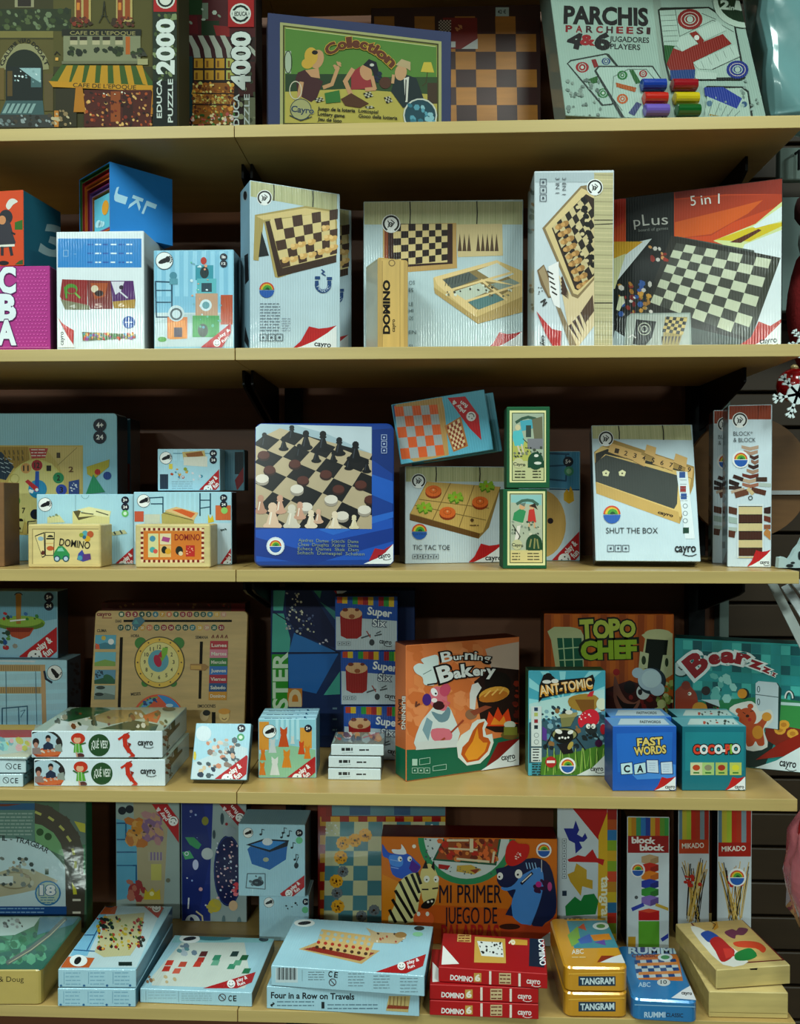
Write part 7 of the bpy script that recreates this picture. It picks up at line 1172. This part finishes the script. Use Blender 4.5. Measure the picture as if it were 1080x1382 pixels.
p = on_col(1040, .21, .752); e = empty('wrapped_parcel', p); tag(e, 'large pale blue plastic wrapped parcel hanging right of the leaning Parchis box', 'parcel')
V, Fc = tube([(.02+.02*math.cos(k*math.pi/6), .05, .25+.05*math.sin(k*math.pi/6)) for k in range(7)], .002); mesh('hanging_loop', V, Fc, 'a8b8b8', 'matte', e)
bm = block(0, 0, 0, .16, .1, .26, .02, 3); bmesh.ops.subdivide_edges(bm, edges=bm.edges[:], cuts=6, use_grid_fill=True); R = random.Random(4)
for v in bm.verts: q = v.co; v.co = q+Vector((math.sin(q.z*60+q.y*40)*.003, math.sin(q.x*70+q.z*45)*.005+math.sin(q.z*110-q.x*30)*.002, 0))-Vector((q.z*.07, 0, 0))
V, Fc, cs = bm_out(bm, lambda f: colr('7aa8a8')); mesh('plastic_wrap', V, Fc, cs, bag2, e, smooth=True)
p = at(1094, 1180, -.02); blob('plastic_bag', 'clear plastic bag of pink and red trinkets hanging at the lower right edge', 'bag', [('plastic_wrap', (p.x, p.y, p.z), (.032, .03, .085), 'b06a70', bagm, .22, 5), ('contents', (p.x+.004, p.y+.004, p.z+.05), (.02, .02, .05), '8a1c20', 'plastic', .08, 8)])
p = at(1100, 400, .12); blob('plush_santa', 'plush figure with red suit and white beard at the right edge beside the second shelf', 'plush toy', [('body', (p.x, p.y, p.z-.02), (.04, .04, .11), '8a1418', 'fur', .06, 5), ('beard', (p.x-.004, p.y-.03, p.z+.075), (.034, .022, .05), 'a8b8b8', 'fur', .08, 4), ('hat', (p.x+.004, p.y, p.z+.135), (.034, .03, .035), '4a1014', 'fur', .05, 9)])
p = at(1072, 520, .1); blob('bauble', 'shiny red bauble hanging behind the white snowflake', 'bauble', [('ball', (p.x, p.y, p.z), (.026, .026, .026), '9a1014', 'plastic', 0, 1), ('cap', (p.x, p.y, p.z+.027), (.006, .006, .005), 'b0a070', 'tin', 0, 1)])
for lab, u, v, y, R in (('large white cut-out snowflake at the right edge, above the middle shelf end', 1077, 532, .03, .036), ('small white cut-out snowflake at the right edge, by the second shelf end', 1086, 462, .05, .024)):
    p = at(u, v, y); e = empty('snowflake', p); tag(e, lab, 'ornament', 'white snowflakes'); V, Fc = [], []
    def bar(x0, z0, x1, z1, wd):
        d = math.hypot(x1-x0, z1-z0); nx, nz = -(z1-z0)/d*wd, (x1-x0)/d*wd; v_, f_ = prism([(x0-nx, z0-nz), (x1-nx, z1-nz), (x1+nx*.8, z1+nz*.8), (x0+nx*.8, z0+nz*.8)], .003); n0 = len(V); V.extend(v_); Fc.extend([[n0+i for i in q] for q in f_])
    v_, f_ = prism([(R*.42*math.cos(k*math.pi/6), R*.42*math.sin(k*math.pi/6)) for k in range(12)], .0035); V += v_; Fc += f_
    for k in range(6):
        a = k*math.pi/3+.2; c, s_ = math.cos(a), math.sin(a); bar(0, 0, R*c, R*s_, R*.06)
        for t in (.55, .78):
            for sg in (-.8, .8): bar(R*t*c, R*t*s_, R*(t*c+.24*math.cos(a+sg)), R*(t*s_+.24*math.sin(a+sg)), R*.05)
    mesh('flake', V, Fc, 'c8d8d8', 'matte', e)
# reindeer cut-out standing at the end of the middle shelf
P0 = on_col(1080, .035, S3); e = empty('reindeer_figure', P0); tag(e, 'white cut-out reindeer ornament lying at the right end of the middle shelf', 'ornament')
sc = .00108
o_ = [(1051, 767), (1052, 753), (1058, 752), (1066, 756), (1070, 750), (1074, 742), (1080, 735), (1086, 722), (1096, 712), (1112, 716), (1118, 740), (1112, 767)]
V, Fc = prism([((x-1080)*sc, (769-y)*sc) for x, y in o_[::-1]], .012); mesh('body', V, Fc, 'a8c0c0', 'matte', e)
for k, q in enumerate(((1066, 764, 5, 2.4), (1079, 750, 2, 6), (1070, 760, 3, 1.5), (1092, 738, 4, 8))):
    n = 12; V = [Vector(((q[0]-1080+q[2]*math.cos(2*math.pi*i/n))*sc, -.0006, (769-q[1]+q[3]*math.sin(2*math.pi*i/n))*sc)) for i in range(n)]; mesh('dark_patch', V, [list(range(n))], '20282a', 'matte', e)
# rounded brown package behind
p = at(1046, 660, .25); e = empty('round_board', p); tag(e, 'large round tan wooden board standing behind the tall stacking tower carton', 'board')
n = 48; rr = .105; V, Fc = prism([(rr*math.cos(2*math.pi*i/n), rr*math.sin(2*math.pi*i/n)) for i in range(n)], .015); mesh('disc', [v+Vector((-.045, 0, .02)) for v in V], Fc, '7a5a34', 'wood', e)
V, Fc = prism([(-.03, -.0035), (.055, -.0035), (.055, .0035), (-.03, .0035)], .006); mesh('metal_strip', [v+Vector((0, -.008, -.006)) for v in V], Fc, 'b8c0c0', 'tin', e)
# white card racks jutting at the right of the fourth shelf, wall panels above
for k, (q, lab) in enumerate((((1036, 788, 1092, 900), 'grey tilted display rail at upper right of the fourth shelf, lowest of three'), ((1056, 796, 1110, 880), 'pale tilted display rail at upper right of the fourth shelf, middle of three'), ((1066, 786, 1120, 850), 'white tilted display rail at upper right of the fourth shelf, topmost of three'))):
    A = at(q[0], q[1], .12+.0*k); Z = at(q[2], q[3], -.1+.0*k); d = Z-A; n_ = Vector((.012, 0, .006)); V = [A, A+n_, Z+n_, Z, A+Vector((0, .004, .004)), A+n_+Vector((0, .004, .004)), Z+n_+Vector((0, .004, .004)), Z+Vector((0, .004, .004))]
    tag(mesh('display_rail', V, [[0, 3, 2, 1], [4, 5, 6, 7], [0, 1, 5, 4], [1, 2, 6, 5], [2, 3, 7, 6], [3, 0, 4, 7]], ('8a9490', 'b8c4c4', 'c0cccc')[k], 'matte'), lab, 'rail', 'tilted display rails')
for q, c, lab in (((1052, 197, 1200, 243), '8aa098', 'upper grey green wall cabinet door seen past the right shelf ends'), ((1052, 264, 1200, 420), '7a908c', 'lower grey wall cabinet door seen past the right shelf ends')):
    A = at(q[0], q[3], .5); Z = at(q[2], q[1], .5); V, Fc, cs = bm_out(block(A.x, .5, A.z, Z.x, .52, Z.z, .002), lambda f: colr(c)); e = empty('cabinet_door', (A.x, .5, A.z)); tag(e, lab, 'cabinet door')
    mesh('door_panel', [v-Vector((A.x, .5, A.z)) for v in V], Fc, cs, 'matte', e)
    if q[1] < 200: V, Fc = tube([(.03, -.004, .05), (.03, -.02, .05), (.03, -.02, .012)], .003); mesh('hook', V, Fc, '15181a', 'dark', e)
